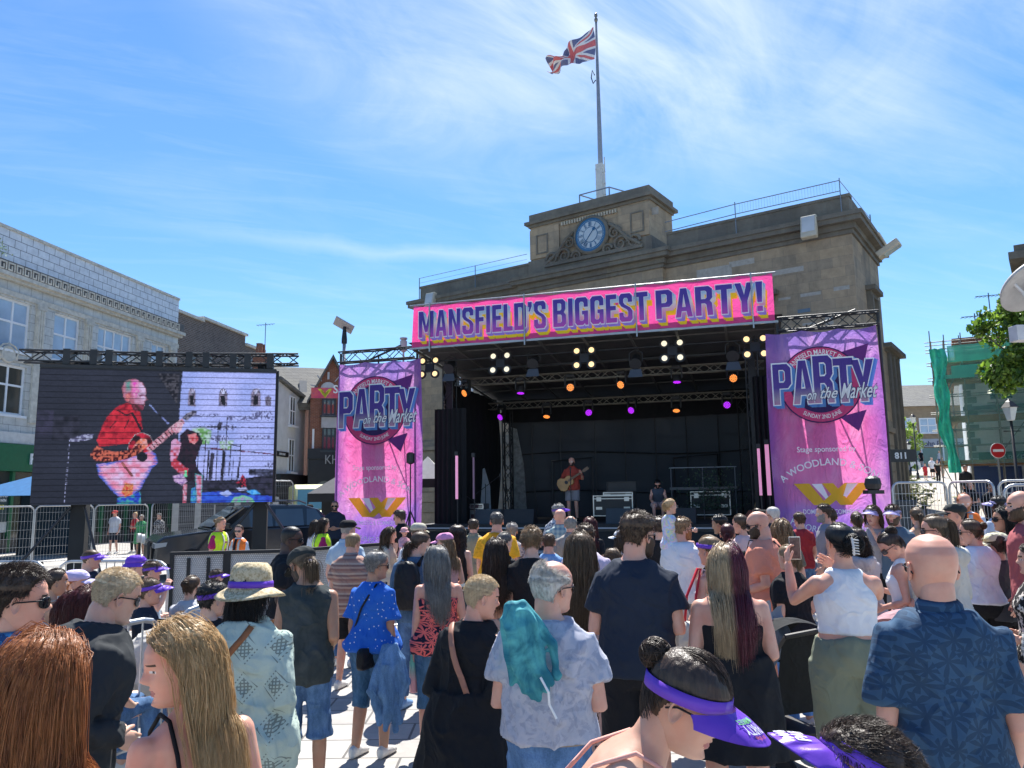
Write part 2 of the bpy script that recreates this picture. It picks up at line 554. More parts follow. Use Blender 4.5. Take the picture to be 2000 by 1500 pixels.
for px_,txt in ((1.2,True),(4.6,False),(5.7,True)):
 m = MB()
 m.box(px_ - .45,px_ + .45,.08,.11,.8,2.5,1)
 m.box(px_ - .40,px_ + .40,.06,.08,1.2,2.45,0)
 if txt:
  for s_, z_, c_, sz in (('ENGLAND', 2.18,2,.16),('TO WIN', 2.0,2,.16),('10/1', 1.7,3,.26)):
   v,f = text_mesh(s_,sz,.003,.004,.9)
   m.add([(a + px_,b + .05,c + z_) for a,b,c in v],f,c_)
 m.build('window_poster', [POS, POSW, WHT, YEL], lb)
# ivy tuft on the parapet
g = MB()
for i in range(160):
 p = Vector((-.3 + random.gauss(0,.25),-.25 + random.gauss(0,.1),11.7 + abs(random.gauss(0,.22))))
 q = [p + Vector((random.uniform(-.06,.06),random.uniform(-.06,.06),random.uniform(-.06,.06))) for _ in range(3)]
 g.add(q,[(0,1,2)])
tag(g.build('parapet_weeds', mat('bright_leaf', (.16,.26,.05),.6,0,.3), None, tuple(L.o), L.a), 'tuft of bright green weeds growing on the tiled parapet', 'plant')
# dark brick building beyond it
DBR = brick('brown_brick', (.16,.115,.095),(.11,.08,.068),(.30,.28,.25),.30,.105,.012,.9,.3,(.05,.04,.04),.3)
bb = thing('brown_brick_building', 'dark brown brick building with stepped stone coping behind the tiled shop', 'building', **inst(L))
m = MB()
for i,(a,b,zt) in enumerate(((12.32,15.5,12.45),(15.5,20.7,12.62),(20.7,23.2,12.0))):
 m.box(a,b,.6 + i * .004,11,0,zt)
m.build('wall', DBR, bb)
m = MB()
for a,b,zt in ((12.32,15.5,12.45),(15.5,20.7,12.62),(20.7,23.2,12.0)):
 m.box(a,b + .1,.45,11.1,zt,zt + .16)
m.build('coping', STN, bb)
for x in (16.5,19.0,21.3):
 window(bb,x,x + 1.3,8.0,9.7,.55,2,2,.1)
m = MB()
m.tube([(0,0,0),(0,0,2.4)],.03,6)
m.tube([(-.7,0,2.2),(.7,0,2.3)],.02,5)
for i in range(6):
 x = -.6 + i * .22
 m.bar((x,-.25,2.22 + x * .07),(x,.25,2.22 + x * .07),.02)
ant0 = m.build('aerial', mat('aerial_metal', (.12,.14,.16),.4,.7), None, at(517,690,58))
tag(ant0, 'thin television aerial on the brown brick roof left of the gable', 'aerial', 'roof aerials')
# white rendered house with black pub front
WR = mat('white_render', (.62,.63,.62),.85,0,.12,2,.3,15)
BLK = mat('black_paint', (.012,.012,.014),.4,0,.3,3)
SLT = brick('slate_roof', (.17,.165,.15),(.12,.12,.115),(.05,.05,.05),.45,.22,.012,.75,.4,(.2,.19,.13),.5)
BRK = brick('red_brick', (.30,.105,.055),(.24,.08,.045),(.30,.25,.2),.23,.077,.008,.9,.25,(.07,.04,.03),.3)
W = Frame(-12.95,42,84)
wh = thing('white_house', 'white rendered house with two sash windows over a black pub front', 'building', **inst(W))
m = MB()
x1w = W.loc(596,800)[0]
zt = 7.7
m.add([(0,0,3.3),(x1w,0,3.3),(x1w,0,zt),(0,0,zt + .75),(0,9,3.3),(x1w,9,3.3),(x1w,9,zt),(0,9,zt + .75)],
  [(0,1,2,3),(5,4,7,6),(1,5,6,2),(4,0,3,7),(0,4,5,1)])
m.build('wall', WR, wh)
m = MB()
m.add([(-.1,-.25,zt + .78),(x1w + .2,-.25,zt + .02),(x1w + .2,9,zt + .02),(-.1,9,zt + .78)] + [(-.1,-.25,zt + .95),(x1w + .2,-.25,zt + .2),(x1w + .2,9,zt + .2),(-.1,9,zt + .95)],
  [(0,3,2,1),(4,5,6,7),(0,1,5,4),(1,2,6,5),(3,0,4,7)])
m.build('roof', SLT, wh)
m = MB()
m.box(0,x1w + .05,-.12,8.5,0,3.28)
m.box(0,x1w + .25,-.35,-.12,2.55,3.3)
m.build('pub_front', BLK, wh)
MB().box(x1w - 1.8, x1w - .5,-.14,-.115,.2,2.3).build('door', mat('grey_door', (.25,.25,.24),.5), wh)
xw,zw = W.loc(570,803)
for z_,h_ in ((zw,.85),(W.loc(570,890)[1],.95)):
 window(wh,xw - .42,xw + .42,z_ - h_,z_ + h_,-.02,2,2,.07,gm=GLD)
m = MB().box(-.9,.9,-.05,0,-.14,.14,0)
v, f = text_mesh('QUEEN STREET', .16,.004,0,.8)
m.add([(a,b - .06,c - .05) for a,b,c in v],f,1)
xs_,zs_ = W.loc(549,887)
m.xf(Matrix.Translation((xs_,-.02,zs_)))
m.build('street_name_plate', [BLK, WHT], wh)
m = MB()
for u_,w_ in ((553,1.0),):
 x_ = .75
 m.box(x_ - .25,x_ + .35,1.0,1.8,zt,9.9)
 m.box(x_ - .31,x_ + .41,.94,1.86,9.9,10.05)
 m.lathe([(.2,0),(.17,.6),(.2,.62)],(x_ - .1,1.4,10.05),10)
 m.lathe([(.2,0),(.17,.6),(.2,.62)],(x_ + .25,1.4,10.05),10)
m.build('chimney', BRK, wh)
# red brick gabled building
G = Frame(-12.9,44.5,18)
gb = thing('gabled_brick_building', 'red brick gabled building with slate roof and black ground floor beside the left party banner', 'building', **inst(G))
xa,_ = G.loc(606,800)
xb,_ = G.loc(672,800)
xm,zm = G.loc(650,700)
_,ze = G.loc(606,776)
xb = 2 * xm - xa
m = MB()
m.prism([(xa,0),(xb,0),(xb,ze),(xm,zm),(xa,ze)],.02,8)
m.build('wall', BRK, gb)
m = MB()
for s_,xe in ((-1,xa),(1,xb)):
 dxr = (xe - xm)
 a = (xm,zm + .2)
 b = (xm + dxr * 1.12,ze - (zm - ze) * .12 + .2)
 c = (b[0],b[1] - .25)
 d = (a[0],a[1] - .25)
 m.prism([a,b,c,d] if s_ > 0 else [a,d,c,b],-.35,8.2)
m.build('roof', SLT, gb)
# long slate roof running left behind the gable
m = MB()
xl,zl = G.loc(548,712,3)
m.add([(xl - 1,3.2,zm - .1),(xm,3.2,zm - .1),(xa + .2,.3,ze - .3),(xl - 1,.3,ze - .3),(xl - 1,3.2,zm - .5),(xm,3.2,zm - .5),(xa + .2,.5,ze - .7),(xl - 1,.5,ze - .7)],
  [(0,3,2,1),(4,5,6,7),(3,7,6,2),(0,4,7,3)])
m.build('side_roof', SLT, gb)
sx_,sz_ = G.loc(592,757,1.6)
m = MB()
m.box(-.22,.22,-.04,.04,-.6,.6)
m.xf(Matrix.Translation((sx_, 1.5, sz_)) @ Matrix.Rotation(rad(-42),4, 'X'))
m.build('skylight', mat('skylight_frame', (.2,.2,.19),.3), gb)
DKF = mat('dark_window_frame', (.03,.04,.05),.5)
for v0,v1 in ((762,812),(835,880)):
 x0_,z0_ = G.loc(628,v1)
 x1_,z1_ = G.loc(656,v0)
 window(gb, x0_, x1_, z0_, z1_, -.12,3,[.62],.1, DKF, GLD, name='bay_window')
x0_,z0_ = G.loc(627,836)
x1_,z1_ = G.loc(657,812)
MB().box(x0_, x1_, -.25,.0, z0_, z1_).build('bay_panel', mat('grey_panel', (.42,.43,.44),.6), gb)
x0_,z0_ = G.loc(609,877)
x1_,z1_ = G.loc(614,838)
window(gb,x0_,x1_,z0_,z1_,-.02,1,2,.06)
_,zg = G.loc(620,880)
m = MB()
m.box(xa - .05,xb,-.18,.02,0,zg)
m.box(xa - .1,xb,-.32,-.18,zg - .5,zg + .1)
for xx in (xa + .9,xa + 2.6):
 m.prism([(xx - .55 + .0,.9)] + [(xx + .55 * math.cos(t),2.4 + .55 * math.sin(t)) for t in np.linspace(math.pi,0,9)] + [(xx + .55,.9)],-.21,-.18,1)
m.build('ground_floor', [BLK, glass('arched_glass', (.12,.13,.12),.1)], gb)
v, f = text_mesh('KH', .75,.01,0,.8)
xk,zk = G.loc(647,898)
MB().add([(a + xk, b - .34, c + zk - .25) for a, b, c in v], f).build('sign_letters', mat('grey_letters', (.3,.3,.3),.5), gb)
# sun emblem on the gable
xe_,ze_ = G.loc(641,753)
m = MB()
m.prism([(xe_ + .45 * math.cos(t),ze_ - .25 + .45 * math.sin(t)) for t in np.linspace(math.pi,0,13)],-.06,-.0)
for t in np.linspace(.25,math.pi - .25,5):
 c_,s_ = math.cos(t),math.sin(t)
 m.bar((xe_ + .62 * c_,-.04,ze_ - .25 + .62 * s_),(xe_ + 1.05 * c_,-.04,ze_ - .25 + 1.05 * s_),.12,.05)
m.build('sun_emblem', mat('silver_emblem', (.5,.52,.55),.5), gb)
# street banner hung across
SB = Frame(-11.6,41,10)
xa2,za2 = SB.loc(608,757)
xb2,zb2 = SB.loc(690,778)
pk = lambda nb,c: nb.ramp(nb.noise(nb.obj(),2.2,3),[(.35,(.62,.04,.16)),(.55,(.75,.13,.12)),(.72,(.40,.06,.30))])
m = MB()
m.box(xa2,xb2,-.01,.01,zb2,za2,0)
for s_, sz, xx, zz, mi in (('SUN 2ND JUNE', .62, xa2 + 1.15, zb2 + .28,1),('mansfield', .26, xa2 + 1.5, zb2 + 1.0,2)):
 v, f = text_mesh(s_, sz, .004,.01,.95, align='LEFT')
 w_ = [(a + xx,b - .025,c + zz) for a,b,c in v]
 m.add(w_,f,mi)
cx_,cz_ = xa2 + .72,(za2 + zb2) / 2
for k_ in (-1,1):
 m.prism([(cx_ - .38 * k_,cz_ + .22),(cx_ - .2 * k_,cz_ + .22),(cx_ + .0,cz_ - .05),(cx_ + .12 * k_,cz_ + .14),(cx_ + .24 * k_,cz_ + .14),(cx_ + .02,cz_ - .27)][::k_],-.03,-.012,2)
tag(m.build('street_banner', [mat('street_banner_print', (1,1,1),.7, pat=pk, var=0), WHT, YEL], None, tuple(SB.o), SB.a),
 'small red and pink banner reading SUN 2ND strung in front of the brick gable', 'banner')
# ================================================================ town hall
T = Frame(-5.27,42.93,-34.9)
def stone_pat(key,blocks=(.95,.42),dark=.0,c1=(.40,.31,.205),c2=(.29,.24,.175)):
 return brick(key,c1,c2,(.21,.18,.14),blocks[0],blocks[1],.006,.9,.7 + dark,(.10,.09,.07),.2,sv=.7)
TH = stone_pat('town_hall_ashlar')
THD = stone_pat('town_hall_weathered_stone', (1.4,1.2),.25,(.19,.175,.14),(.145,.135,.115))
th = thing('town_hall', 'large sandstone town hall with clock tower block rising behind the stage', 'building', **inst(T))
WID = 23.13
m = MB()
m.box(0,WID,0,5.6,4.6,12.2)
m.box(0,WID,5.61,9.0,0,8.6)
m.box(7.35,15.1,-.28,0,4.6,12.2)
m.build('wall', TH, th)
RUS = stone_pat('town_hall_rustication', (1.5,.55),0,(.30,.26,.20),(.24,.215,.17))
m = MB()
k = 0
z = 0.
while z < 4.5:
 m.box(-.06,WID + .06,-.1,5.66,z,z + .51)
 m.box(-.02,WID + .02,-.04,5.62,z + .51,z + .56)
 z += .56
m.box(-.15,WID + .15,-.2,5.75,4.48,4.7)
m.build('rusticated_base', RUS, th)
def cornice(mb,x0,x1,y0,y1,z0,steps):
 for dz0,dz1,out in steps:
  mb.box(x0 - out,x1 + out,y0 - out,y1 + out,z0 + dz0,z0 + dz1)
m = MB()
stp = [(0,.18,.08),(.18,.42,.18),(.42,.62,.45),(.62,.80,.52)]
cornice(m,0,WID,0,5.6,12.2,stp)
cornice(m,7.35,15.1,-.28,0,12.203,[(a,b - .006,c + .003) for a,b,c in stp])
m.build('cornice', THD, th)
m = MB()
m.box(.02,7.5,.1,.5,13.0,13.88)
m.box(-.02,7.5,.06,.54,13.8,13.92)
m.build('parapet', THD, th)
m = MB()
m.box(15.2,WID - .02,.1,.5,13.0,13.88)
m.box(WID - .45,WID - .02,.5,5.5,13.0,13.88)
m.box(15.2,WID + .02,.06,.54,13.8,13.92)
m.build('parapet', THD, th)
tw = MB()
tw.box(7.9,14.55,-.25,2.4,13.0,15.6)
tw.box(7.9,9.65,-.33,-.25,13.9,15.45)
tw.box(12.95,14.55,-.33,-.25,13.9,15.45)
twr = tw.build('clock_block', TH, th)
m = MB()
m.box(7.8,14.65,-.36,2.5,13.0,13.82)
cornice(m,7.9,14.55,-.25,2.4,15.6,[(0,.14,.08),(.14,.3,.24)])
m.box(7.85,14.6,-.3,2.5,15.9,16.3)
for xx in (8.3,13.6):
 for a,b,c,d in ((0,.7,0,.07),(0,.7,.95,1.02),(0,.07,.07,.95),(.63,.7,.07,.95)):
  m.box(xx + a,xx + b,-.37,-.333,14.1 + c,14.1 + d)
m.build('clock_block_mouldings', THD, twr)
m = MB()
for i in range(21):
 x = 9.8 + i * .15
 m.box(x,x + .09,-.36,-.25,15.32,15.5)
m.build('dentils', mat('pale_dentil', (.42,.38,.30),.8), twr)
CX,CZ = T.loc(1155,459,-.4)
m = MB()
m.lathe([(.98,0),(.98,.12),(.9,.2),(.84,.2),(.84,.1),(.02,.1)],(0,0,0),40)
for s_ in (-1,1):                         # carved scrolls either side
 for cx_,cz_,r0 in ((1.25,-.15,.34),(1.55,-.75,.4),(2.25,-.78,.34),(.85,-.9,.28)):
  pts = []
  for i in range(26):
   t = i * .42
   r_ = r0 * (1 - i / 28)
   pts.append((s_ * (cx_ + r_ * math.cos(t)),cz_ + r_ * math.sin(t),.1))
  m.tube(pts,[.075 * (1 - i / 40) for i in range(26)],6)
 m.tube([(s_ * 1.0,.35,.08),(s_ * 1.35,.1,.1),(s_ * 1.9,-.5,.1),(s_ * 2.6,-.98,.1)],.09,6)
m.box(-2.7,2.7,-1.15,-.98,.0,.14)
m.xf(Matrix.Translation((CX, -.33, CZ)) @ Matrix.Rotation(rad(90),4, 'X'))
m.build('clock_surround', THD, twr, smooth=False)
BLU = mat('clock_blue', (.02,.12,.26),.4,0,.1)
CWH = mat('clock_white', (.42,.50,.56),.5,0,.05)
m = MB()
m.disc((0,0,0),(0,-1,0),.84,48,.05,0)
fx = lambda r0,r1,t,w,mi,y: m.add([(r0 * math.sin(t - w / r0),y,r0 * math.cos(t - w / r0)),(r0 * math.sin(t + w / r0),y,r0 * math.cos(t + w / r0)),(r1 * math.sin(t + w / r1),y,r1 * math.cos(t + w / r1)),(r1 * math.sin(t - w / r1),y,r1 * math.cos(t - w / r1))],[(0,1,2,3)],mi)
N_ = 72
for i in range(N_):                        # white chapter ring
 t0,t1 = 2 * math.pi * i / N_,2 * math.pi * (i + 1) / N_
 m.add([(r_ * math.sin(t),-.03,r_ * math.cos(t)) for r_,t in ((.40,t0),(.66,t0),(.66,t1),(.40,t1))],[(0,1,2,3)],1)
for i in range(60):
 fx(.70,.735,2 * math.pi * i / 60,.012,1,-.03)
m.disc((0,-.035,0),(0,-1,0),.36,36,.02,1)
for h_, s_ in enumerate(('XII', 'I', 'II', 'III', 'IIII', 'V', 'VI', 'VII', 'VIII', 'IX', 'X', 'XI')):
 t = 2 * math.pi * h_ / 12
 n_ = len(s_)
 for k_,ch in enumerate(s_):
  o_ = (k_ - (n_ - 1) / 2) * .055
  if ch == 'I':
   ps = [((o_,.64),(o_,.42))]
  elif ch == 'V':
   ps = [((o_ - .03,.64),(o_,.42)),((o_ + .03,.64),(o_,.42))]
  else:
   ps = [((o_ - .03,.64),(o_ + .03,.42)),((o_ + .03,.64),(o_ - .03,.42))]
  for (xa_,ra_),(xb_,rb_) in ps:
   rot = lambda x,r: (x * math.cos(t) + r * math.sin(t),-.042,r * math.cos(t) - x * math.sin(t))
   m.bar(rot(xa_,ra_),rot(xb_,rb_),.022,.012,0)
m.xf(Matrix.Translation((CX,-.47,CZ)))
clk = m.build('clock_face', [BLU, CWH], twr)
m = MB()
for t,l_,w_ in ((rad(40),.42,.05),(rad(219),.62,.035)):
 m.bar((-.15 * math.sin(t),0,-.15 * math.cos(t)),(l_ * math.sin(t),0,l_ * math.cos(t)),w_,.02)
m.disc((.3 * math.sin(rad(40)),0,.3 * math.cos(rad(40))),(0,-1,0),.075,12,.02)
m.xf(Matrix.Translation((CX,-.535,CZ)))
m.build('clock_hands', BLU, clk)
# windows and pedimented surround on the facade
for (ua,va,ub,vb) in ((1408,540,1500,700),):
 x0_,z0_ = 17.2,5.8
 x1_,z1_ = 19.4,9.6
 m = MB()
 xx0,zz1 = T.loc(1400,528)
 xx1,_ = T.loc(1517,515)
 zc = 10.15
 m.box(xx0,xx1,-.38,0,zc,zc + .2)
 m.box(xx0 + .15,xx1 - .15,-.22,0,zc - .2,zc)
 m.box(xx0 + .3,xx0 + .55,-.16,0,6,zc - .2)
 m.box(xx1 - .55,xx1 - .3,-.16,0,6,zc - .2)
 m.build('window_surround', THD, th)
 window(th,xx0 + .7,xx1 - .7,6.2,zc - .3,-.04,2,3,.09,gm=GLD)
window(th,2.2,3.9,6.2,9.8,-.03,2,3,.09,gm=GLD)
MB().box(20.85,21.35,-.02,.0,9.25,9.4).build('wall_plate', mat('blue_plate', (.10,.16,.22),.5), th)
PB = mat('patched_pale_stone', (.36,.345,.31),.9,0,.2)
m = MB()
for x_,z_,w_,h_ in ((16.6,11.35,1.6,.5),(17.0,10.9,2.2,.42),(19.9,11.0,1.3,.22),(21.0,9.9,.8,.14),(22.3,9.95,.6,.16),(21.9,8.6,.3,.4),(21.0,8.7,.5,.1),(18.1,11.7,1.1,.25),(14.0,14.9,.9,.35),(20.1,9.9,.5,.1)):
 MB().box(x_, x_ + w_, -.008,.0, z_, z_ + h_).build('stone_patch', PB, th)
# side elevation details
m = MB()
for yc in (2.9,):
 m.box(WID,WID + .4,yc - .9,yc + .9,10.3,10.5)
 m.box(WID,WID + .2,yc - .75,yc + .75,10.1,10.3)
 m.box(WID,WID + .25,yc - .75,yc - .5,9.3,10.1)
 m.box(WID,WID + .25,yc + .5,yc + .75,9.3,10.1)
 m.box(WID,WID + .1,yc - .6,yc + .6,6.0,6.2)
cornice(m,WID - 3,WID,5.61,9.0,8.2,[(0,.15,.1),(.15,.35,.35)])
for yc in (6.3,7.4,8.6):
 m.box(WID,WID + .12,yc - .25,yc + .25,.3,8.2)
m.build('side_mouldings', THD, th)
# rooftop rail,flagpole,flag
RLM = mat('rail_metal', (.22,.24,.27),.4,.6,.1)
m = MB()
pts_l = [(.1,13.0),(3.9,13.0)]
for x_ in (.05,4.1):
 m.bar((x_,-.02,12.95),(x_,-.02,14.4),.035)
m.bar((.05,-.02,14.38),(7.5,-.02,14.38),.022)
m.bar((.05,-.02,14.1),(7.5,-.02,14.1),.012)
tag(m.build('roof_railing', RLM, None, tuple(T.o), T.a), 'thin metal railing along the left half of the town hall parapet', 'railing')
m = MB()
for x_ in (18.5,WID - .3):
 m.bar((x_,-.02,12.95),(x_,-.02,14.6),.035)
for z_ in (14.05,14.5):
 m.bar((15.2,-.02,z_ - .1),(18.5,-.02,z_),.03)
 m.bar((18.5,-.02,z_),(WID - .3,-.02,z_),.03)
k = 18.7
while k < WID - .4:
 m.bar((k,-.02,14.05),(k,-.02,14.5),.006)
 k += .12
m.bar((WID - .3,-.02,14.5),(WID - .1,5.3,14.4),.02)
m.bar((WID - .1,5.3,13.0),(WID - .1,5.3,14.6),.05)
tag(m.build('roof_railing', RLM, None, tuple(T.o), T.a), 'metal railing with netting along the right half of the town hall parapet', 'railing')
m = MB()
xr,zr = T.loc(1132,388,.6)
m.bar((xr,.6,16.3),(xr,.6,17.1),.05)
m.bar((xr,.6,17.1),(xr + 1.7,.6,17.1),.05)
m.bar((xr,.6,17.1),(xr + .5,2.2,17.1),.05)
m.bar((xr + 1.7,.6,17.1),(xr + 2.3,2.2,17.1),.05)
m.bar((xr + 1.7,.6,17.1),(xr + 1.7,.6,16.3),.05)
tag(m.build('roof_guard_rail', RLM, None, tuple(T.o), T.a), 'small dark guard rail around the flagpole foot on the clock block', 'railing')
FX,FZ0 = T.loc(1175,388,1.2)
_,FZ1 = T.loc(1163,34,1.2)
FPz = 16.3
fp = thing('flagpole', 'tall grey flagpole with white boxed base on the clock block roof', 'flagpole', tuple(T.w(FX, 1.2, FPz)), T.a)
m = MB()
m.tube([(0,0,0),(0,0,3),(0,0,FZ1 - FPz - .3)],[.13,.125,.06],12)
m.build('pole', mat('grey_pole', (.30,.32,.35),.45,.3), fp, smooth=True)
m = MB().lathe([(.02,0),(.09,.1),(.10,.2),(.04,.3),(.09,.38),(.08,.5),(.02,.56)],(0,0,FZ1 - FPz - .32),12)
m.build('finial', mat('finial_metal', (.2,.18,.15),.4,.6), fp, smooth=True)
m = MB()
m.box(-.2,.16,-.2,.18,0,2.4)
for z_ in (.5,1.3,2.1):
 m.box(-.21,.17,-.21,.19,z_,z_ + .05)
m.bar((.28,-.1,.3),(.28,-.1,2.7),.04)
for z_ in (.7,1.3,1.9):
 m.bar((.15,-.1,z_),(.32,-.1,z_),.04)
m.build('antenna_box', mat('white_box', (.55,.57,.55),.6), fp)
m = MB().tube([(-.12,-.12,FZ1 - FPz - 3.3),(-.22,-.16,FZ1 - FPz - 3.0),(-.3,-.16,FZ1 - FPz - 3.4),(-.2,-.15,FZ1 - FPz - 3.75),(-.05,-.14,FZ1 - FPz - 3.6)],.03,6)
m.build('halyard', BLK, fp)
def flag_pat(nb,c):
 x, y, z = nb.sep(nb.n('ShaderNodeAttribute', out=1, attribute_name='fuv'))
 # x 0..1 along the fly,y 0..1 up
 X = nb.math('SUBTRACT', nb.math('MULTIPLY', x, 2.0),1.0)
 Y = nb.math('SUBTRACT', nb.math('MULTIPLY', y, 1.0),.5)
 ax, ay = nb.math('ABSOLUTE', X), nb.math('ABSOLUTE', Y)
 d = nb.math('ABSOLUTE', nb.math('SUBTRACT', nb.math('MULTIPLY', ax, .5), ay))
 blue,white,red = (.12,.14,.27),(.66,.66,.68),(.58,.14,.15)
 col = nb.mix(nb.math('LESS_THAN', d, .115), blue, white)
 col = nb.mix(nb.math('LESS_THAN', d, .042), col, red)
 cw = nb.math('MAXIMUM', nb.math('LESS_THAN', ax, .17), nb.math('LESS_THAN', ay, .17))
 cr = nb.math('MAXIMUM', nb.math('LESS_THAN', ax, .10), nb.math('LESS_THAN', ay, .10))
 col = nb.mix(cw,col,white)
 return nb.mix(cr,col,red)
fl = thing('union_flag', 'faded red white and blue union flag blowing left from the flagpole top', 'flag', tuple(T.w(FX - .12,1.1, FZ1 - .55)), T.a)
NX,NZ = 60,30
vs,uv = [],[]
for j in range(NZ + 1):
 for i in range(NX + 1):
  a,b = i / NX,j / NZ
  x = -a * 2.75 + .10 * math.sin(a * 9 + b * 3)
  z = -b * 1.85 * (1 - .55 * a) - 1.0 * a ** 1.1 + .25 * a * b + .08 * math.sin(a * 14 + b * 4) * a
  y = a * (.35 * math.sin(a * 11 + b * 5) + .16 * math.sin(a * 25 - b * 7))
  vs.append((x,y,z))
  uv.append((a,1 - b,0))
m = MB().add(vs,[(j * (NX + 1) + i,j * (NX + 1) + i + 1,(j + 1) * (NX + 1) + i + 1,(j + 1) * (NX + 1) + i) for j in range(NZ) for i in range(NX)])
fo = m.build('cloth', mat('union_flag_cloth', (1,1,1),.8, pat=flag_pat, var=0), fl, smooth=True)
at_ = fo.data.attributes.new('fuv', 'FLOAT_VECTOR', 'POINT')
at_.data.foreach_set('vector', np.array(uv, dtype=np.float32).ravel())
# flood lights and camera on the town hall
FLM = mat('floodlight_body', (.50,.46,.36),.5,0,.1)
LNS = glass('floodlight_glass', (.5,.52,.52),.15)
for u_, v_, y_, rz_, lab in ((1580,443,-.5,0, 'square cream floodlight under the town hall cornice'),(1690,503,2.2,90, 'cream floodlight sticking out from the town hall side cornice'),(840,588,-.6,0, 'grey floodlight at the left end of the town hall cornice')):
 if rz_:
  lx,ly,lz = WID + 1.0,2.2,11.9
 else:
  (lx,lz),ly = T.loc(u_,v_,y_),y_
 ft = thing('floodlight', lab, 'floodlight', tuple(T.w(lx, ly, lz)), T.a + rad(rz_), 'floodlights on the town hall')
 m = MB().box(-.32,.32,-.12,.16,-.5,.48).bar((0,.1,0),(0,.5 if not rz_ else .9,.1),.1)
 bd = m.build('body', FLM, ft, bevel=.05)
 MB().box(-.25,.25,-.14,-.11,-.28,.4).build('lens', LNS, ft)
 ft.rotation_euler[0] = rad(-12 if not rz_ else 60)
# ================================================================ street on the right
FAR = Frame(41.2,87,-3)
STB = brick('tan_stone', (.33,.25,.16),(.28,.21,.14),(.3,.25,.18),.6,.25,.01,.9,.2,(.15,.11,.08),.2)
fb = thing('stone_shop_building', 'tan stone building with slate roof and grey shop sign at the street top', 'building', (FAR.o.x, FAR.o.y, 4.1), FAR.a)
z0 = 4.1
m = MB().box(-3,30,0,10,0,7.3)
m.build('wall', STB, fb)
m = MB().add([(-3.4,-.4,7.2),(30,-.4,7.2),(30,5,10.3),(-3.4,5,10.3),(-3.4,10.4,7.2),(30,10.4,7.2)],[(0,1,2,3),(3,2,5,4),(0,3,4),(1,5,2),(0,4,5,1)])
m.build('roof', SLT, fb)
for u_ in (1772,1812):
 x_,z_ = FAR.loc(u_,831)
 window(fb,x_ - .95,x_ + .95,z_ - z0 - .85,z_ - z0 + .85,-.03,2,2,.12)
m = MB().box(-2.5,12,-.15,0,2.6,3.5)
v, f = text_mesh('John Eastwood', .8,.01,.01,.95, align='LEFT')
x_,z_ = FAR.loc(1800,866)
m.add([(a + x_,b - .17,c + z_ - z0 - .3) for a,b,c in v],f,1)
m.build('shop_sign', [mat('grey_sign', (.38,.40,.44),.5), mat('navy_letters', (.05,.06,.12),.5)], fb)
m = MB()
m.box(-2.5,12,-.06,-.02,.3,2.5,0)
for x_ in np.arange(-2.5,12.1,2.4):
 m.box(x_ - .08,x_ + .08,-.12,-.06,0,2.6,1)
m.build('shop_window', [glass('teal_shop_glass', (.05,.12,.12)), UPV], fb)
SC = Frame(23.2,40.6,-29)
sbz = 1.3
sb = thing('rendered_corner_building', 'pale rendered corner building with blue door behind green netted scaffolding', 'building', (SC.o.x, SC.o.y, sbz), SC.a)
PRN = mat('pale_blue_render', (.75,.78,.80),.8,0,.1)
m = MB().box(.7,14,0,9,0,6.9)
m.build('wall', PRN, sb)
m = MB()
for i in range(13):
 w_ = .55 if i % 2 else .32
 m.box(.67,.7 + w_,-.05,0,1.9 + i * .36,2.2 + i * .36)
m.box(.6,14,-.3,0,4.75,4.95)
m.box(.5,14.1,-.45,0,6.9,7.15)
m.build('quoins', mat('quoin_paint', (.20,.24,.27),.7), sb)
m = MB()
m.prism([(3.6,4.1),(6.4,4.1),(5.0,4.75)],-.25,0)
m.build('pediment', PRN, sb)
window(sb,4.2,5.8,2.9,4.0,-.03,3,2,.07,gm=GLD)
window(sb,1.8,2.9,5.2,6.5,-.03,2,2,.07,gm=GLD)
window(sb,4.4,5.6,5.2,6.5,-.03,2,2,.07,gm=GLD)
m = MB().box(1.1,9,-.12,0,1.9,2.55)
v, f = text_mesh('MARKET PLACE', .42,.01,.006,1.0, align='LEFT')
m.add([(a + 1.75,b - .14,c + 2.08) for a,b,c in v],f,1)
m.build('fascia_sign', [mat('dark_green_fascia', (.02,.05,.05),.5), mat('sign_grey_letters', (.45,.5,.48),.5)], sb)
m = MB().box(.8,1.5,-.08,0,0,1.85,0).box(1.5,2.9,-.06,0,0,1.8,0).box(1.55,2.85,-.1,-.07,.1,1.7,0)
m.build('blue_door', mat('door_blue', (.03,.08,.24),.45), sb)
window(sb,3.9,6.4,.65,1.75,-.04,1,1,.08,DKF,GLD)
m = MB().box(3.8,6.6,-.07,-.02,.1,.38,1)
v, f = text_mesh('MARKET HOUSE', .26,.008,.004,.95, align='LEFT')
m.add([(a + 3.95,b - .09,c + .15) for a,b,c in v],f,0)
m.build('name_board', [BLK, mat('cream_board', (.5,.48,.4),.6)], sb)
m = MB().box(.5,3.6,1.0,3,6.9,8.6).box(.4,3.7,.9,3.1,8.6,8.8)
m.build('chimney', BRK, sb)
m = MB().add([(.1,-.4,7.15),(14,-.4,7.15),(14,4.5,8.3),(.1,4.5,8.3),(.1,9.2,7.15),(14,9.2,7.15)],[(0,1,2,3),(3,2,5,4),(0,3,4),(1,5,2)])
m.build('roof', SLT, sb)
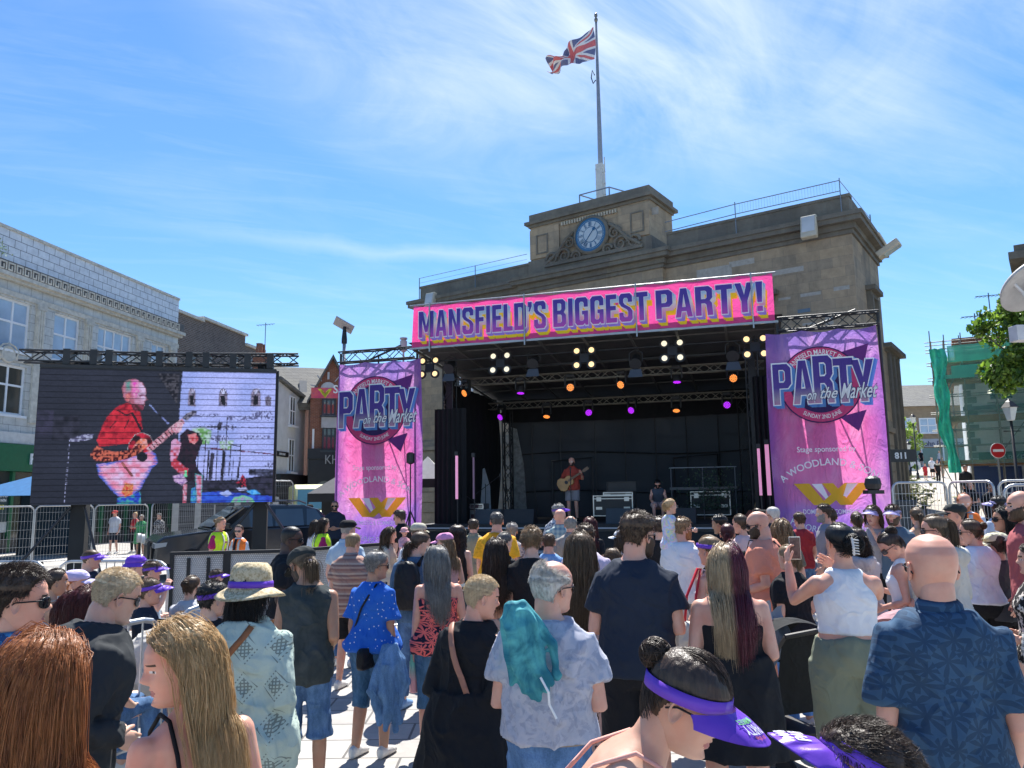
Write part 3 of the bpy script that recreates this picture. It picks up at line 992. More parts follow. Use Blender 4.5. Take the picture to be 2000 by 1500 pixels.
# scaffolding
scf = thing('scaffolding', 'galvanised scaffolding with boards and torn green debris netting round the corner building', 'scaffold', (SC.o.x, SC.o.y, sbz), SC.a)
POL = mat('galvanised_tube', (.25,.26,.25),.5,.5,.2)
m = MB()
xs = [-.6,-.05,.75,2.1,3.6,5.6,7.6]
for y_ in (-1.5,-.45):
 for x_ in xs:
  m.bar((x_,y_,-.2),(x_ + random.uniform(-.05,.05),y_,8.3 + random.uniform(0,.7)),.06,seg=6)
for z_ in (1.95,2.9,3.7,4.6,5.5,6.4,7.2,7.9,8.3):
 for y_ in (-1.5,-.45):
  m.bar((-.9,y_,z_),(8,y_,z_),.05,seg=6)
 for x_ in xs[:4]:
  m.bar((x_,-1.7,z_),(x_,3.5,z_),.05,seg=6)
for y_ in (.8,2.2,3.5):
 for x_ in (-.6,.2):
  m.bar((x_,y_,0),(x_,y_,8.2),.06,seg=6)
for a,b in (((1.7,2.0),(3.6,4.6)),((5.6,2.0),(3.6,4.6)),((-.6,4.6),(.75,7.2)),((3.6,4.6),(7.6,7.9)),((.2,0),(-.6,2.0))):
 m.bar((a[0],-1.55,a[1]),(b[0],-1.55,b[1]),.05,seg=6)
m.build('tubes', POL, scf)
m = MB()
for z_ in (1.85,4.1,6.1,7.1):
 m.box(-.7,8,-1.45,-.5,z_,z_ + .05)
 m.box(-.7,8,-1.5,-1.46,z_ + .05,z_ + .28 if z_ < 5 else z_ + .15)
 m.box(-.6,.3,-.5,3.6,z_,z_ + .05)
m.build('boards', mat('scaffold_boards', (.28,.17,.09),.85,0,.3), scf)
m = MB()                                   # bright hanging strip of netting,crumpled
NJ,NI = 40,8
vs = []
for j in range(NJ + 1):
 b = j / NJ
 zc = 7.9 - 6.4 * b
 wv = .66 - .2 * b + .12 * math.sin(b * 21)
 cx = -.45 - .0 * b + .08 * math.sin(b * 6 + 1) + .04 * math.sin(b * 17) + (.4 * b)
 for i in range(NI + 1):
  a = i / NI - .5
  vs.append((cx + a * wv,-1.75 + .16 * math.sin(a * 14 + b * 9) + .08 * math.sin(b * 40 + a * 5),zc))
m.add(vs,[(j * (NI + 1) + i,(j + 1) * (NI + 1) + i,(j + 1) * (NI + 1) + i + 1,j * (NI + 1) + i + 1) for j in range(NJ) for i in range(NI)])
m.build('torn_netting', mat('bright_green_net', (.07,.72,.50),.8,0,.2,5), scf, smooth=True)
def net(key,col,a):
 if key in MATS:
  return MATS[key]
 mm = bpy.data.materials.new(key)
 mm.use_nodes = True
 nb = NB(mm.node_tree)
 out = mm.node_tree.nodes['Material Output']
 b = mm.node_tree.nodes['Principled BSDF']
 b.inputs['Base Color'].default_value = (*col, 1)
 b.inputs['Roughness'].default_value = .9
 tr = nb.n('ShaderNodeBsdfTransparent')
 f_ = nb.math('ADD', nb.math('MULTIPLY', nb.noise(nb.obj(),1.3,3),.3), a - .15)
 ms = nb.n('ShaderNodeMixShader', {0: f_, 1: tr, 2: b.outputs[0]})
 nb.L.new(ms,out.inputs[0])
 MATS[key] = mm
 return mm
m = MB()
vs = []
for j in range(13):
 for i in range(41):
  x_,z_ = -.5 + i * .21,1.95 + j * .46
  vs.append((x_,-1.62 + .05 * math.sin(x_ * 3) + .04 * math.sin(z_ * 4 + x_),z_))
m.add(vs,[(j * 41 + i,j * 41 + i + 1,(j + 1) * 41 + i + 1,(j + 1) * 41 + i) for j in range(12) for i in range(40)])
m.build('debris_netting', net('green_net', (.22,.68,.56),.27), scf, smooth=True)
m = MB()
m.box(.2,8,-1.7,-1.66,6.45,6.95)
m.box(.1,8,-1.72,-1.68,7.15,8.0)
m.box(-.4,1.2,-1.72,-1.68,6.3,6.5)
m.build('folded_netting', net('green_net_dense', (.12,.66,.50),.6), scf)
# lower street props
for u_, vt, vb, d_, lab in ((1970,779,962,26, 'black Victorian style street lamp in front of the scaffolding'),(1782,808,912,60, 'black street lamp halfway up the street'),(1773,862,918,64, 'short black lamp post beside the taller street lamp')):
 p1 = at(u_,vt,d_)
 zb = street_z(d_)
 h = p1.z - zb
 lp = thing('street_lamp', lab, 'street lamp', (p1.x, d_, zb),0, 'street lamps')
 MB().tube([(0,0,0),(0,0,.5),(0,0,.55),(0,0, h - .75)],[.11,.1,.055,.045],10).bar((-.28,0, h - 1.1),(.28,0, h - 1.1),.035).build('post', BLK, lp, smooth=True)
 lh = MB().lathe([(.08, h - .75),(.13, h - .72),(.24, h - .32),(.26, h - .30)],(0,0,0),6).build('lantern', mat('lantern_glass', (.55,.58,.55),.2), lp)
 MB().lathe([(.3, h - .30),(.12, h - .1),(.05, h - .06),(.05, h - .02),(.01, h)],(0,0,0),6).build('lantern_cap', BLK, lp)
p1 = at(1949,880,33)
ne = thing('no_entry_sign', 'round red no entry sign with white bar on a post before the blue door', 'road sign', (p1.x, 33, street_z(33)),0)
hz = p1.z - street_z(33)
MB().tube([(0,.05,0),(0,.05, hz + .3)],.04,8).build('post', POL, ne)
m = MB().disc((0,0,hz),(0,-1,0),.33,28,.02,1).disc((0,-.012,hz),(0,-1,0),.305,28,.02,0).box(-.23,.23,-.03,-.02,hz - .055,hz + .055,1)
m.build('disc', [mat('sign_red', (.5,.012,.02),.4, var=.05), WHT], ne)
# bin,handrail,bollard
bn_ = at(1759,1000,24.5)
bz = street_z(24.5)
m = MB().box(-.32,.32,-.3,.3,bz - .4,bz + 1.15).box(-.36,.36,-.34,.34,bz + 1.15,bz + 1.3)
tag(m.build('litter_bin', mat('dark_bin', (.04,.05,.055),.5), None, (bn_.x, 24.5,0), bevel=.03), 'dark square litter bin beside the town hall corner', 'litter bin')
p1 = at(1840,1000,19)
m = MB().tube([(0,0,0),(0,0,1.15)],.09,12).lathe([(.1,1.15),(.09,1.2),(.02,1.24)],(0,0,0),12)
tag(m.build('bollard', mat('bollard_paint', (.10,.10,.085),.6), None, (p1.x, 19,.0), smooth=True), 'dark bollard standing behind the orange vest steward', 'bollard')
a_,b_2 = at(1757,938,29),at(1803,938,25)
m = MB()
za,zb = street_z(29),street_z(25)
for t in (0,.5,1):
 x_ = a_.x + (b_2.x - a_.x) * t
 y_ = 29 - 4 * t
 z_ = za + (zb - za) * t
 m.bar((x_,y_,z_),(x_,y_,z_ + 1.05),.06,seg=6)
for h_ in (1.05,.55):
 m.bar((a_.x,29,za + h_),(b_2.x,25,zb + h_),.05,seg=6)
tag(m.build('handrail', BLK), 'black metal handrail beside the town hall flank', 'railing')
m = MB().box(-.55,.55,-.03,.03,-.22,.22,0)
v, f = text_mesh('811', .3,.004,.01)
m.add([(a,b - .04,c - .1) for a,b,c in v],f,1)
p1 = at(1759,890,27)
tag(m.build('hanging_sign', [BLK, WHT], None, p1), 'small black sign with white figures projecting from the town hall flank', 'sign')
# white car at the street top
def make_car(name,label,body,length=4.4,h=1.5,loc=(0,0,0),rz=0.,big=False):
 t = thing(name, label, 'car', loc, rz)
 hw = .9 if not big else .96
 Lh = length / 2
 low = [(-Lh,.45),(-Lh + .02,.8),(-Lh + .25,.98),(-Lh + 1.35,1.08),(Lh - .35,1.12),(Lh - .05,1.0),(Lh,.5),(Lh - .1,.3),(-Lh + .1,.28)]
 if big:
  low = [(-Lh,.5),(-Lh + .02,.95),(-Lh + .2,1.08),(-Lh + 1.35,1.2),(Lh - .2,1.24),(Lh - .02,1.1),(Lh,.5),(Lh - .1,.38),(-Lh + .1,.36)]
 zb = 1.2 if big else 1.1
 cabin = [(-Lh + 1.3,zb),(-Lh + 2.15,h - .04),(-Lh + 2.6,h),(Lh - 1.0,h - .02),(Lh - .55,h - .15),(Lh - .12,zb + .02)]
 m = MB()
 def ext(poly,w0,w1):
  n = len(poly)
  zs = [p[1] for p in poly]
  z0_,z1_ = min(zs),max(zs)
  ws = [w0 + (w1 - w0) * (p[1] - z0_) / (z1_ - z0_) for p in poly]
  v_ = [(p[0],-w,p[1]) for p,w in zip(poly,ws)] + [(p[0],w,p[1]) for p,w in zip(poly,ws)]
  m.add(v_,[tuple(range(n)),tuple(range(n,2 * n))[::-1]] + [(i,i + n,(i + 1) % n + n,(i + 1) % n) for i in range(n)])
 ext(low,hw,hw)
 ext(cabin,hw - .04,hw - .2)
 m.build('body', body, t, bevel=.05, smooth=False)
 # glass,slightly proud of the cabin
 gm = glass('car_glass', (.07,.10,.13),.03)
 cf = lambda f_,i: (cabin[i][0] * (1 - f_) + cabin[i + 1][0] * f_,cabin[i][1] * (1 - f_) + cabin[i + 1][1] * f_)
 hwz = lambda z_: (hw - .04) + (-.16) * (z_ - zb) / (h - zb)
 a,b = cf(.08,0),cf(.95,0)
 m2 = MB().add([(a[0] - .03,-hwz(a[1]) + .08,a[1] + .03),(a[0] - .03,hwz(a[1]) - .08,a[1] + .03),(b[0] - .03,hwz(b[1]) - .08,b[1] + .03),(b[0] - .03,-hwz(b[1]) + .08,b[1] + .03)],[(0,3,2,1)])
 m2.build('windscreen', gm, t)
 for s_ in (-1,1):
  xs_ = [(-Lh + 1.75,-Lh + 2.9),(-Lh + 2.97,-Lh + 3.75),(-Lh + 3.83,Lh - .38)] if big else [(-Lh + 1.7,-Lh + 2.75),(-Lh + 2.85,Lh - .75)]
  for k_,(xa_,xb_) in enumerate(xs_):
   m2 = MB()
   zb_,zt_ = zb + .05,h - .13
   sl = .55 if k_ == 0 else 0.02
   sr = .28 if k_ == len(xs_) - 1 else 0.02
   q_ = [(xa_,zb_),(xb_,zb_),(xb_ - sr,zt_),(xa_ + sl,zt_)]
   v_ = [(x_,s_ * (hwz(z_) + .006),z_) for x_,z_ in q_]
   m2.add(v_,[(0,1,2,3) if s_ < 0 else (3,2,1,0)])
   m2.build('side_window', gm, t)
 TY = mat('tyre', (.015,.015,.015),.9)
 RM = mat('alloy', (.45,.45,.46),.3,.8)
 r_ = .38 if big else .32
 for x_ in (-Lh + .85,Lh - .85):
  for s_ in (-1,1):
   w = MB().lathe([(.08,-.11),(r_ * .93,-.11),(r_,-.07),(r_,.07),(r_ * .93,.11),(.08,.11)],(0,0,0),20)
   w.xf(Matrix.Translation((x_, s_ * (hw - .06), r_)) @ Matrix.Rotation(rad(90),4, 'X'))
   wo = w.build('wheel', TY, t, smooth=False)
   w = MB()
   w.disc((x_,s_ * (hw + .055),r_),(0,1,0),r_ * .62,16,.02)
   w.build('rim', RM, wo)
 for s_ in (-1,1):
  MB().prism([(-Lh - .015,.80 if big else .64),(-Lh + .25,.84 if big else .7),(-Lh + .28,.94 if big else .8),(-Lh + .0,.92 if big else .78)], s_ * (hw - .45) - .0, s_ * (hw + .012)).build('headlight', glass('headlight_glass', (.35,.38,.4),.05), t)
  m2 = MB().box(-Lh + 1.55,-Lh + 1.75,s_ * (hw + .1) - .11,s_ * (hw + .1) + .11,zb + .0,zb + .17)
  m2.build('mirror', body, t, bevel=.04)
 m2 = MB().box(-Lh - .03,-Lh,-.6,.6,.45,.75 if not big else .82)
 m2.build('grille', BLK, t)
 m2 = MB().box(-Lh - .05,-Lh - .03,-.26,.26,.36,.47,0)
 if big:
  v, f = text_mesh('MJ68 VVL', .1,.002,.003)
  m2.add([(-Lh - .053,-a_2,c + .385) for a_2,b_3,c in v],f,1)
 m2.build('number_plate', [mat('plate_white', (.7,.7,.68),.5, var=0), BLK], t)
 return t,Lh,hw
CARBLK = mat('car_black', (.022,.026,.032),.10,.0,.1, spec=.8)
c_ = at(1788,905,72)
make_car('parked_car', 'white car parked across the top of the street before the shop', mat('car_white', (.6,.6,.62),.2, var=.03),4.3,1.5,(c_.x - 1.0,74, street_z(72) - .1), rad(8))
ta = at(478,1000,21.5)
car, Lh, hw = make_car('off_road_car', 'black off road estate car with roof bars parked behind the big screen leg', CARBLK, 4.75,1.83,(ta.x, ta.y, 0), rad(33), True)
m = MB()
for s_ in (-1,1):
 m.tube([(-.6,s_ * .66,1.84),(-.45,s_ * .66,1.92),(1.3,s_ * .66,1.92),(1.5,s_ * .66,1.84)],.025,6)
for x_ in (-.3,1.0):
 m.bar((x_,-.8,1.94),(x_,.8,1.94),.06,.03)
m.bar((-.75,-.55,1.88),(-.75,.55,1.88),.08,.07)
m.build('roof_bars', mat('satin_bar', (.2,.2,.21),.35,.6), car)
m = MB().tube([(-Lh - .12,-.8,.45),(-Lh - .12,-.8,.95),(-Lh - .12,.8,.95),(-Lh - .12,.8,.45)],.035,8)
m.build('bull_bar', BLK, car)
for y_ in (-.35,.35):
 MB().disc((-Lh - .2, y_, 1.02),(-1,0,0),.12,18,.08).build('spot_lamp', mat('spot_lens', (.7,.7,.68),.15, var=0), car)
# yellow ambulance-like van further off
vt = at(612,975,37)
van = thing('yellow_van', 'pale yellow van with blue windscreen parked below the black ground floor', 'van', (vt.x, vt.y, 0), rad(-70))
VY = mat('van_yellow', (.62,.62,.30),.35, var=.05)
m = MB()
pl = [(-2.6,.4),(-2.6,2.55),(1.0,2.6),(1.5,2.4),(2.15,1.45),(2.7,1.2),(2.8,.4)]
n_ = len(pl)
m.add([(p[0],-.98,p[1]) for p in pl] + [(p[0],.98,p[1]) for p in pl],[tuple(range(n_)),tuple(range(n_,2 * n_))[::-1]] + [(i,i + n_,(i + 1) % n_ + n_,(i + 1) % n_) for i in range(n_)])
m.build('body', VY, van, bevel=.06)
MB().add([(1.56,-.85,2.36),(2.17,-.9,1.5),(2.17,.9,1.5),(1.56,.85,2.36)],[(0,1,2,3)]).build('windscreen', glass('van_glass', (.10,.25,.3),.05), van)
MB().box(2.79,2.83,-.7,.7,.5,1.0).build('grille', mat('grille_grey', (.12,.12,.12),.5), van)
for s_ in (-1,1):
 MB().box(2.72,2.82, s_ * .83 - .12, s_ * .83 + .12,.8,1.1).build('headlight', glass('headlight_glass'), van)
 for x_ in (-1.6,1.8):
  w = MB().lathe([(.05,-.12),(.36,-.12),(.36,.12),(.05,.12)],(0,0,0),18)
  w.xf(Matrix.Translation((x_, s_ * .9,.36)) @ Matrix.Rotation(rad(90),4, 'X'))
  w.build('wheel', mat('tyre'), van)
# satellite dish on a pole behind the left banner,small mast beside the stage
p0 = at(672,690,24.5)
sd_ = thing('dish_mast', 'grey pole carrying a flat tilted satellite panel above the left party banner', 'satellite dish', (p0.x, 24.5,0))
z1 = at(671,668,24.5).z
MB().tube([(0,0,0),(0,0, z1)],.055,10).build('pole', mat('grey_pole'), sd_, smooth=True)
MB().tube([(0,0, z1 - .05),(0,0, z1 + .1),(0,0, z1 + .5)],[.09,.09,.05],10).build('bracket', BLK, sd_)
zc = at(673,636,24.5).z
m = MB().box(-.36,.30,-.28,.28,-.02,.02)
m.xf(Matrix.Translation((0,0, zc)) @ Matrix.Rotation(rad(24),4, 'Y') @ Matrix.Rotation(rad(-22),4, 'X') @ Matrix.Rotation(rad(15),4, 'Z'))
m.build('panel', mat('panel_grey', (.36,.34,.35),.6, var=.05), sd_)
p0 = at(788,700,23.6)
z1 = at(787,660,23.6).z
m = MB().tube([(0,0,5.5),(0,0,z1)],.03,8).lathe([(.05,z1 - .45),(.11,z1 - .4),(.11,z1 - .1),(.06,z1 - .08),(.12,z1 - .04),(.12,z1)],(0,0,0),12)
tag(m.build('weather_mast', mat('mast_grey', (.5,.48,.46),.6), None, (p0.x, 23.6,0)), 'thin pale mast with round sensor head beside the banner truss', 'mast')
# aerials right
for u_, v0_, v1_, d_, lab in ((1903,612,650,39, 'small television aerial on the brick chimney behind the tree'),(1930,572,625,40, 'tall television aerial above the scaffolded roof')):
 p0,p1 = at(u_,v1_,d_),at(u_,v0_,d_)
 a2 = ant0.copy()
 COL.objects.link(a2)
 a2.location = (p1.x,d_,p1.z - 2.4)
 tag(a2, lab, 'aerial', 'roof aerials')
# saucer street light at the right edge
q = at(2003,560,13.5)
sl = thing('saucer_street_light', 'tall post with big grey saucer reflector and camera box at the right edge', 'street light', (q.x + .18,13.5,0))
zs_ = q.z
MB().tube([(.0,0,0),(0,0, zs_ + .05)],[.14,.085],14).build('post', mat('post_grey', (.33,.33,.36),.45,.2), sl, smooth=True)
m = MB().lathe([(.05,.28),(.35,.25),(.58,.14),(.62,.06),(.60,.05),(.35,.1),(.05,.12)],(0,0,zs_),40)
m.xf(Matrix.Translation((.02,0, zs_)) @ Matrix.Rotation(rad(-38),4, 'X') @ Matrix.Rotation(rad(-10),4, 'Y') @ Matrix.Translation((0,0,-zs_)))
m.build('saucer', mat('saucer_grey', (.40,.39,.38),.6,0,.15), sl, smooth=True)
m = MB().tube([(0,0,zs_ - .55),(-.25,0,zs_ - .1),(-.42,0,zs_ + .1)],.03,6).box(-.5,-.2,-.12,.12,zs_ - 1.0,zs_ - .72).bar((-.2,0,zs_ - .86),(0,0,zs_ - .86),.06)
m.build('camera_box', mat('box_white', (.52,.52,.53),.5), sl, bevel=.01)
# far right building edge and tree
eb = thing('stone_corner_building', 'sliver of dark stone building with eaves at the far right edge', 'building', (at(1993,900,30).x + .95,30,0), rad(-35))
zt_ = at(1990,480,30).z
MB().box(0,14,0,10,0, zt_ - .6).build('wall', stone_pat('dark_corner_stone', (1,.4),.2,(.16,.13,.10),(.13,.11,.09)), eb)
MB().box(-.45,14,-.45,10, zt_ - .6, zt_ - .3).box(-.25,14,-.25,10, zt_ - .3, zt_).build('eaves', THD, eb)
def make_tree(name, label, base, crown, n, leaf, cols, trunk_r=.14, cat='tree'):
 t = thing(name,label,cat,base)
 m = MB()
 bx,by,bz = base
 c = Vector(crown[0]) - Vector(base)
 R3 = Vector(crown[1])
 m.tube([(0,0,0),(.05,.03,c.z * .4),(c.x * .5,c.y * .5,c.z * .75),tuple(c)],[trunk_r,trunk_r * .8,trunk_r * .55,trunk_r * .3],8)
 clumps = []
 rr = np.random.default_rng(len(label))
 for i in range(46):
  d = rr.normal(size=3)
  d /= np.linalg.norm(d)
  k = rr.uniform(.35,1.05)
  p = Vector((c.x + d[0] * R3.x * k,c.y + d[1] * R3.y * k,c.z + d[2] * R3.z * k))
  clumps.append((p,rr.uniform(.22,.5) * min(R3) * .75))
  if i % 2 == 0:
   st = Vector((c.x * .6,c.y * .6,c.z * .8))
   m.tube([st,(st + p) / 2 + Vector((0,0,.1)),p],[trunk_r * .3,trunk_r * .15,trunk_r * .06],5)
 m.build('trunk', mat('bark', (.12,.09,.06),.9,0,.3,8,.5,30), t, smooth=True)
 cnt = n
 idx = rr.integers(0,len(clumps),cnt)
 cc = np.array([clumps[i][0] for i in idx])
 rd = np.array([clumps[i][1] for i in idx])
 dd = rr.normal(size=(cnt,3))
 dd /= np.linalg.norm(dd,axis=1)[:,None]
 P_ = cc + dd * (rd * rr.uniform(.3,1.1,cnt) ** .6)[:,None]
 a = rr.normal(size=(cnt,3))
 a /= np.linalg.norm(a,axis=1)[:,None]
 b = np.cross(a,rr.normal(size=(cnt,3)))
 b /= np.linalg.norm(b,axis=1)[:,None]
 s = leaf * rr.uniform(.6,1.3,cnt)[:,None]
 V = np.stack([P_ - a * s,P_ + b * s * .55,P_ + a * s,P_ - b * s * .55],1).reshape(-1,3)
 F = np.arange(cnt * 4).reshape(-1,4)
 me = np_mesh('crown', V, F)
 for cl_ in cols:
  me.materials.append(cl_)
 me.polygons.foreach_set('material_index', rr.integers(0, len(cols), cnt))
 o = bpy.data.objects.new('crown', me)
 COL.objects.link(o)
 o.parent = t
 return t
def np_mesh(name,V,F):
 V = np.asarray(V,dtype=np.float32)
 F = np.asarray(F,dtype=np.int32)
 me = bpy.data.meshes.new(name)
 me.vertices.add(len(V))
 me.vertices.foreach_set('co', V.ravel())
 k = F.shape[1]
 me.loops.add(len(F) * k)
 me.loops.foreach_set('vertex_index', F.ravel())
 me.polygons.add(len(F))
 me.polygons.foreach_set('loop_start', np.arange(0, len(F) * k, k, dtype=np.int32))
 me.update(calc_edges=True)
 return me
def leafmat(key,col):
 mm = mat(key,col,.5,0,.35,3)
 nb = NB(mm.node_tree)
 b = mm.node_tree.nodes['Principled BSDF']
 nb.L.new(nb.n('ShaderNodeMixShader', {0: .4,1: b.outputs[0],2: nb.n('ShaderNodeBsdfTranslucent', {'Color': (col[0] * 1.6, col[1] * 1.7, col[2])})}), mm.node_tree.nodes['Material Output'].inputs[0])
 return mm
LF = [leafmat('leaf_mid', (.09,.17,.03)), leafmat('leaf_light', (.20,.30,.05)), leafmat('leaf_dark', (.05,.10,.02))]
q = at(1985,662,19)
make_tree('street_tree', 'leafy green tree at the right edge behind the saucer light', (q.x + .9,19.3,0.1),((q.x + .3,19.2, q.z + .1),(1.05,1.1,1.6)),8000,.085, LF, .15)
q = at(1778,872,66)
make_tree('young_tree', 'small pale leafed tree beside the lamp halfway up the street', (q.x - .6,66, street_z(66)),((q.x - .3,66, q.z + .2),(1.5,1.2,2.2)),3000,.13,[leafmat('leaf_pale', (.25,.30,.12)), LF[1]],.08)
# planted verge
g = MB()
for i in range(500):
 p = Vector((at(1765,930,45).x + random.gauss(0,.7),random.uniform(34,58),0))
 p.z = street_z(p.y) + abs(random.gauss(0,.25))
 p.x += (p.y - 45) * .5
 q3 = [p + Vector((random.uniform(-.25,.25),random.uniform(-.2,.2),random.uniform(-.1,.25))) for _ in range(3)]
 g.add(q3,[(0,1,2)])
tag(g.build('verge_planting', mat('verge_green', (.12,.14,.04),.7,0,.4)), kind='stuff')
# ================================================================ stage
S = Frame(-2.87,21.93,-17.2)
SI = inst(S)
def cloth(key,col=(1,1,1),tr=.5,pat=None,folds=.5,fs=(1.2,.35),rough=.7):
 """thin printed fabric that lets light through; folds follow object space so print layers share them"""
 if key in MATS:
  return MATS[key]
 m = bpy.data.materials.new(key)
 m.use_nodes = True
 nb = NB(m.node_tree)
 b = m.node_tree.nodes['Principled BSDF']
 out = m.node_tree.nodes['Material Output']
 c = pat(nb,col) if pat else nb.mix(0.,col,col)
 x,y,z = nb.sep(nb.obj())
 v = nb.comb(nb.math('MULTIPLY', x, fs[0]),0., nb.math('MULTIPLY', z, fs[1]))
 n1 = nb.noise(v,1.6,5,.6,1.5)
 r = nb.math('ABSOLUTE', nb.math('SUBTRACT', n1,.5))
 n2 = nb.noise(nb.comb(x,0.,z),5.,3,.6,.8)
 hgt = nb.math('ADD', nb.math('MULTIPLY', r, 1.0), nb.math('MULTIPLY', n2,.12))
 bn = nb.n('ShaderNodeBump', {'Height': hgt, 'Strength': folds, 'Distance': .25})
 nb.put(b, 'Base Color', c)
 nb.put(b, 'Normal', bn)
 b.inputs['Roughness'].default_value = rough
 t = nb.n('ShaderNodeBsdfTranslucent', {'Color': c, 'Normal': bn})
 nb.L.new(nb.n('ShaderNodeMixShader', {0: tr, 1: b.outputs[0],2: t}), out.inputs[0])
 MATS[key] = m
 return m
def fit_text(mb,body,x0,x1,z0,z1,y,mi=0,bold=.0,shear=0.,arc=None,ext=.0,sp=1.,blk=False):
 v, f = block_mesh(body, bold) if blk else text_mesh(body, 1, ext, bold, 1, shear, sp, 'LEFT')
 a = np.array(v)
 lo,hi = a.min(0),a.max(0)
 a[:,0] = x0 + (a[:,0] - lo[0]) / (hi[0] - lo[0]) * (x1 - x0)
 a[:,2] = z0 + (a[:,2] - lo[2]) / (hi[2] - lo[2]) * (z1 - z0)
 a[:,1] = y
 if arc:                                  # bend round a circle: (cx,cz,r,up)
  cx,cz,r,up = arc
  th_ = (a[:,0] - cx) / r
  rr_ = r + (a[:,2] - z0) * up
  a = np.stack([cx + rr_ * np.sin(th_),a[:,1],cz + up * rr_ * np.cos(th_)],1)
 mb.add(a.tolist(),f,mi)
grad = lambda stops, z0, z1: (lambda nb, c: nb.ramp(nb.step(nb.math('ADD', nb.sep(nb.obj())[2],0.0), z0, z1), stops))
PINK = (.86,.07,.30)
pinkp = lambda nb,c: nb.mix(nb.step(nb.noise(nb.obj(),1.1,3),.3,.8),(.86,.06,.27),(.90,.12,.42))
fbn = thing('front_banner', 'wide pink banner lettered in purple over the stage roof edge', 'banner', **SI)
def sheet(x0,x1,z0,z1,y,nx,nz,fn=None):
 vs_ = []
 for j in range(nz + 1):
  for i in range(nx + 1):
   x_,z_ = x0 + (x1 - x0) * i / nx,z0 + (z1 - z0) * j / nz
   p_ = fn(i / nx,j / nz,x_,z_) if fn else (x_,y,z_)
   vs_.append(p_)
 return vs_,[(j * (nx + 1) + i,j * (nx + 1) + i + 1,(j + 1) * (nx + 1) + i + 1,(j + 1) * (nx + 1) + i) for j in range(nz) for i in range(nx)]
BX = 9.97
v,f = sheet(0,BX,6.27,7.47,0,60,8,lambda a,b,x,z: (x + (.06 * (b - .5) if a < .01 else 0),.015 * math.sin(a * 60) * (b > .6),z + .02 * math.cos(a * 2 * math.pi * 13) * (1 if b > .99 else 0) - .012 * math.cos(a * 2 * math.pi * 9) * (b < .01)))
MB().add(v, f).build('cloth', cloth('banner_pink_cloth', PINK, .45, pinkp, .35,(.9,.8)), fbn, smooth=True)
FACE = cloth('letter_face', (1,1,1),.35, grad([(0,(.72,.10,.50)),(.35,(.38,.10,.55)),(.6,(.11,.07,.42)),(1,(.09,.06,.40))],6.42,7.3),.25,(.9,.8))
LWH = cloth('letter_outline', (.9,.88,.93),.3, None, .25,(.9,.8))
LYE = cloth('letter_yellow', (.95,.84,.04),.5, None, .25,(.9,.8))
LBL = cloth('letter_shade', (1,1,1),.35, grad([(0,(.30,.25,.85)),(.3,(.95,.4,.6)),(.6,(.95,.85,.8)),(1,(.15,.55,.88))],6.42,7.3),.25,(.9,.8))
words = [("MANSFIELD'S", .20,4.02),("BIGGEST", 4.22,6.82),("PARTY!", 7.02,9.72)]
m = MB()
for w_,a,b in words:
 for k_ in range(3):
  fit_text(m,w_,a + .05 + .03 * k_,b + .05 + .03 * k_,6.40 - .03 * k_,7.12 - .03 * k_,-.012 - .0004 * k_,0,.02,blk=True)
 for k_ in range(6):
  fit_text(m,w_,a + .015 * k_,b + .015 * k_,6.50 - .014 * k_,7.30 - .014 * k_,-.018 - .0004 * k_,1,.015,blk=True)
 fit_text(m,w_,a - .02,b + .02,6.50,7.33,-.026,2,.015,blk=True)
 fit_text(m,w_,a + .005,b - .005,6.53,7.30,-.032,3,-.008,blk=True)
m.build('lettering', [LYE, LBL, LWH, FACE], fbn)
m = MB()
m.bar((-.1,.03,7.52),(10.05,.03,7.52),.05,seg=8)
m.bar((-.1,.03,6.24),(10.05,.03,6.24),.06)
for x_ in (.55,3.4,6.5,9.45):
 m.bar((x_,-.045,6.1),(x_,-.045,7.55),.035)
for x_ in np.linspace(.2,9.8,20):
 m.bar((x_,-.01,7.46),(x_,.03,7.53),.012)
m.build('banner_frame', mat('frame_alu', (.34,.34,.35),.35,.7), fbn)
stg = thing('stage', 'black roofed festival stage with truss roof and dark mesh backdrop', 'stage', **SI)
BKC = mat('stage_black', (.016,.017,.018),.75,0,.3,2)
BKM = mat('truss_black', (.03,.03,.032),.45,.4,.2)
ALU = mat('alu_dull', (.22,.20,.16),.5,.6,.2)
m = MB()
m.box(-.2,10.1,.6,8.6,1.02,1.18)
m.build('deck', mat('deck_ply', (.035,.033,.032),.6,0,.3,2), stg)
m = MB()
m.box(-.2,10.1,.62,.68,0,1.0)
m.box(-.25,10.15,.5,.6,1.10,1.19)
m.build('skirt', BKC, stg)
MB().box(-.2,10.1,.46,.50,1.07,1.11).box(-.2,10.1,.1,.5,.44,.5).build('front_lip', mat('lip_grey', (.35,.36,.38),.5), stg)
ROOFU = mat('roof_membrane', (.05,.052,.052),.8,0,.25,1.2,.3,3)
m = MB()
v,f = sheet(0,1,0,1,0,12,8,lambda a,b,x,z: (-.15 + 10.3 * a,.0 + 8.6 * b,6.42 - .85 * b + .06 * math.sin(a * 31) * math.sin(b * 3.1)))
m.add(v,f)
m.build('roof_membrane', ROOFU, stg, smooth=True)
m = MB()
for x_ in np.linspace(0.0,10.0,9):
 m.bar((x_,.05,6.22),(x_,8.5,5.42),.06)
for y_ in (.8,3.0,6.0):
 zz = 6.3 - .1 * y_
 m.bar((-.1,y_,zz),(10.1,y_,zz),.05,seg=6)
m.build('roof_frame', mat('roof_ribs', (.09,.09,.085),.6,.3), stg)
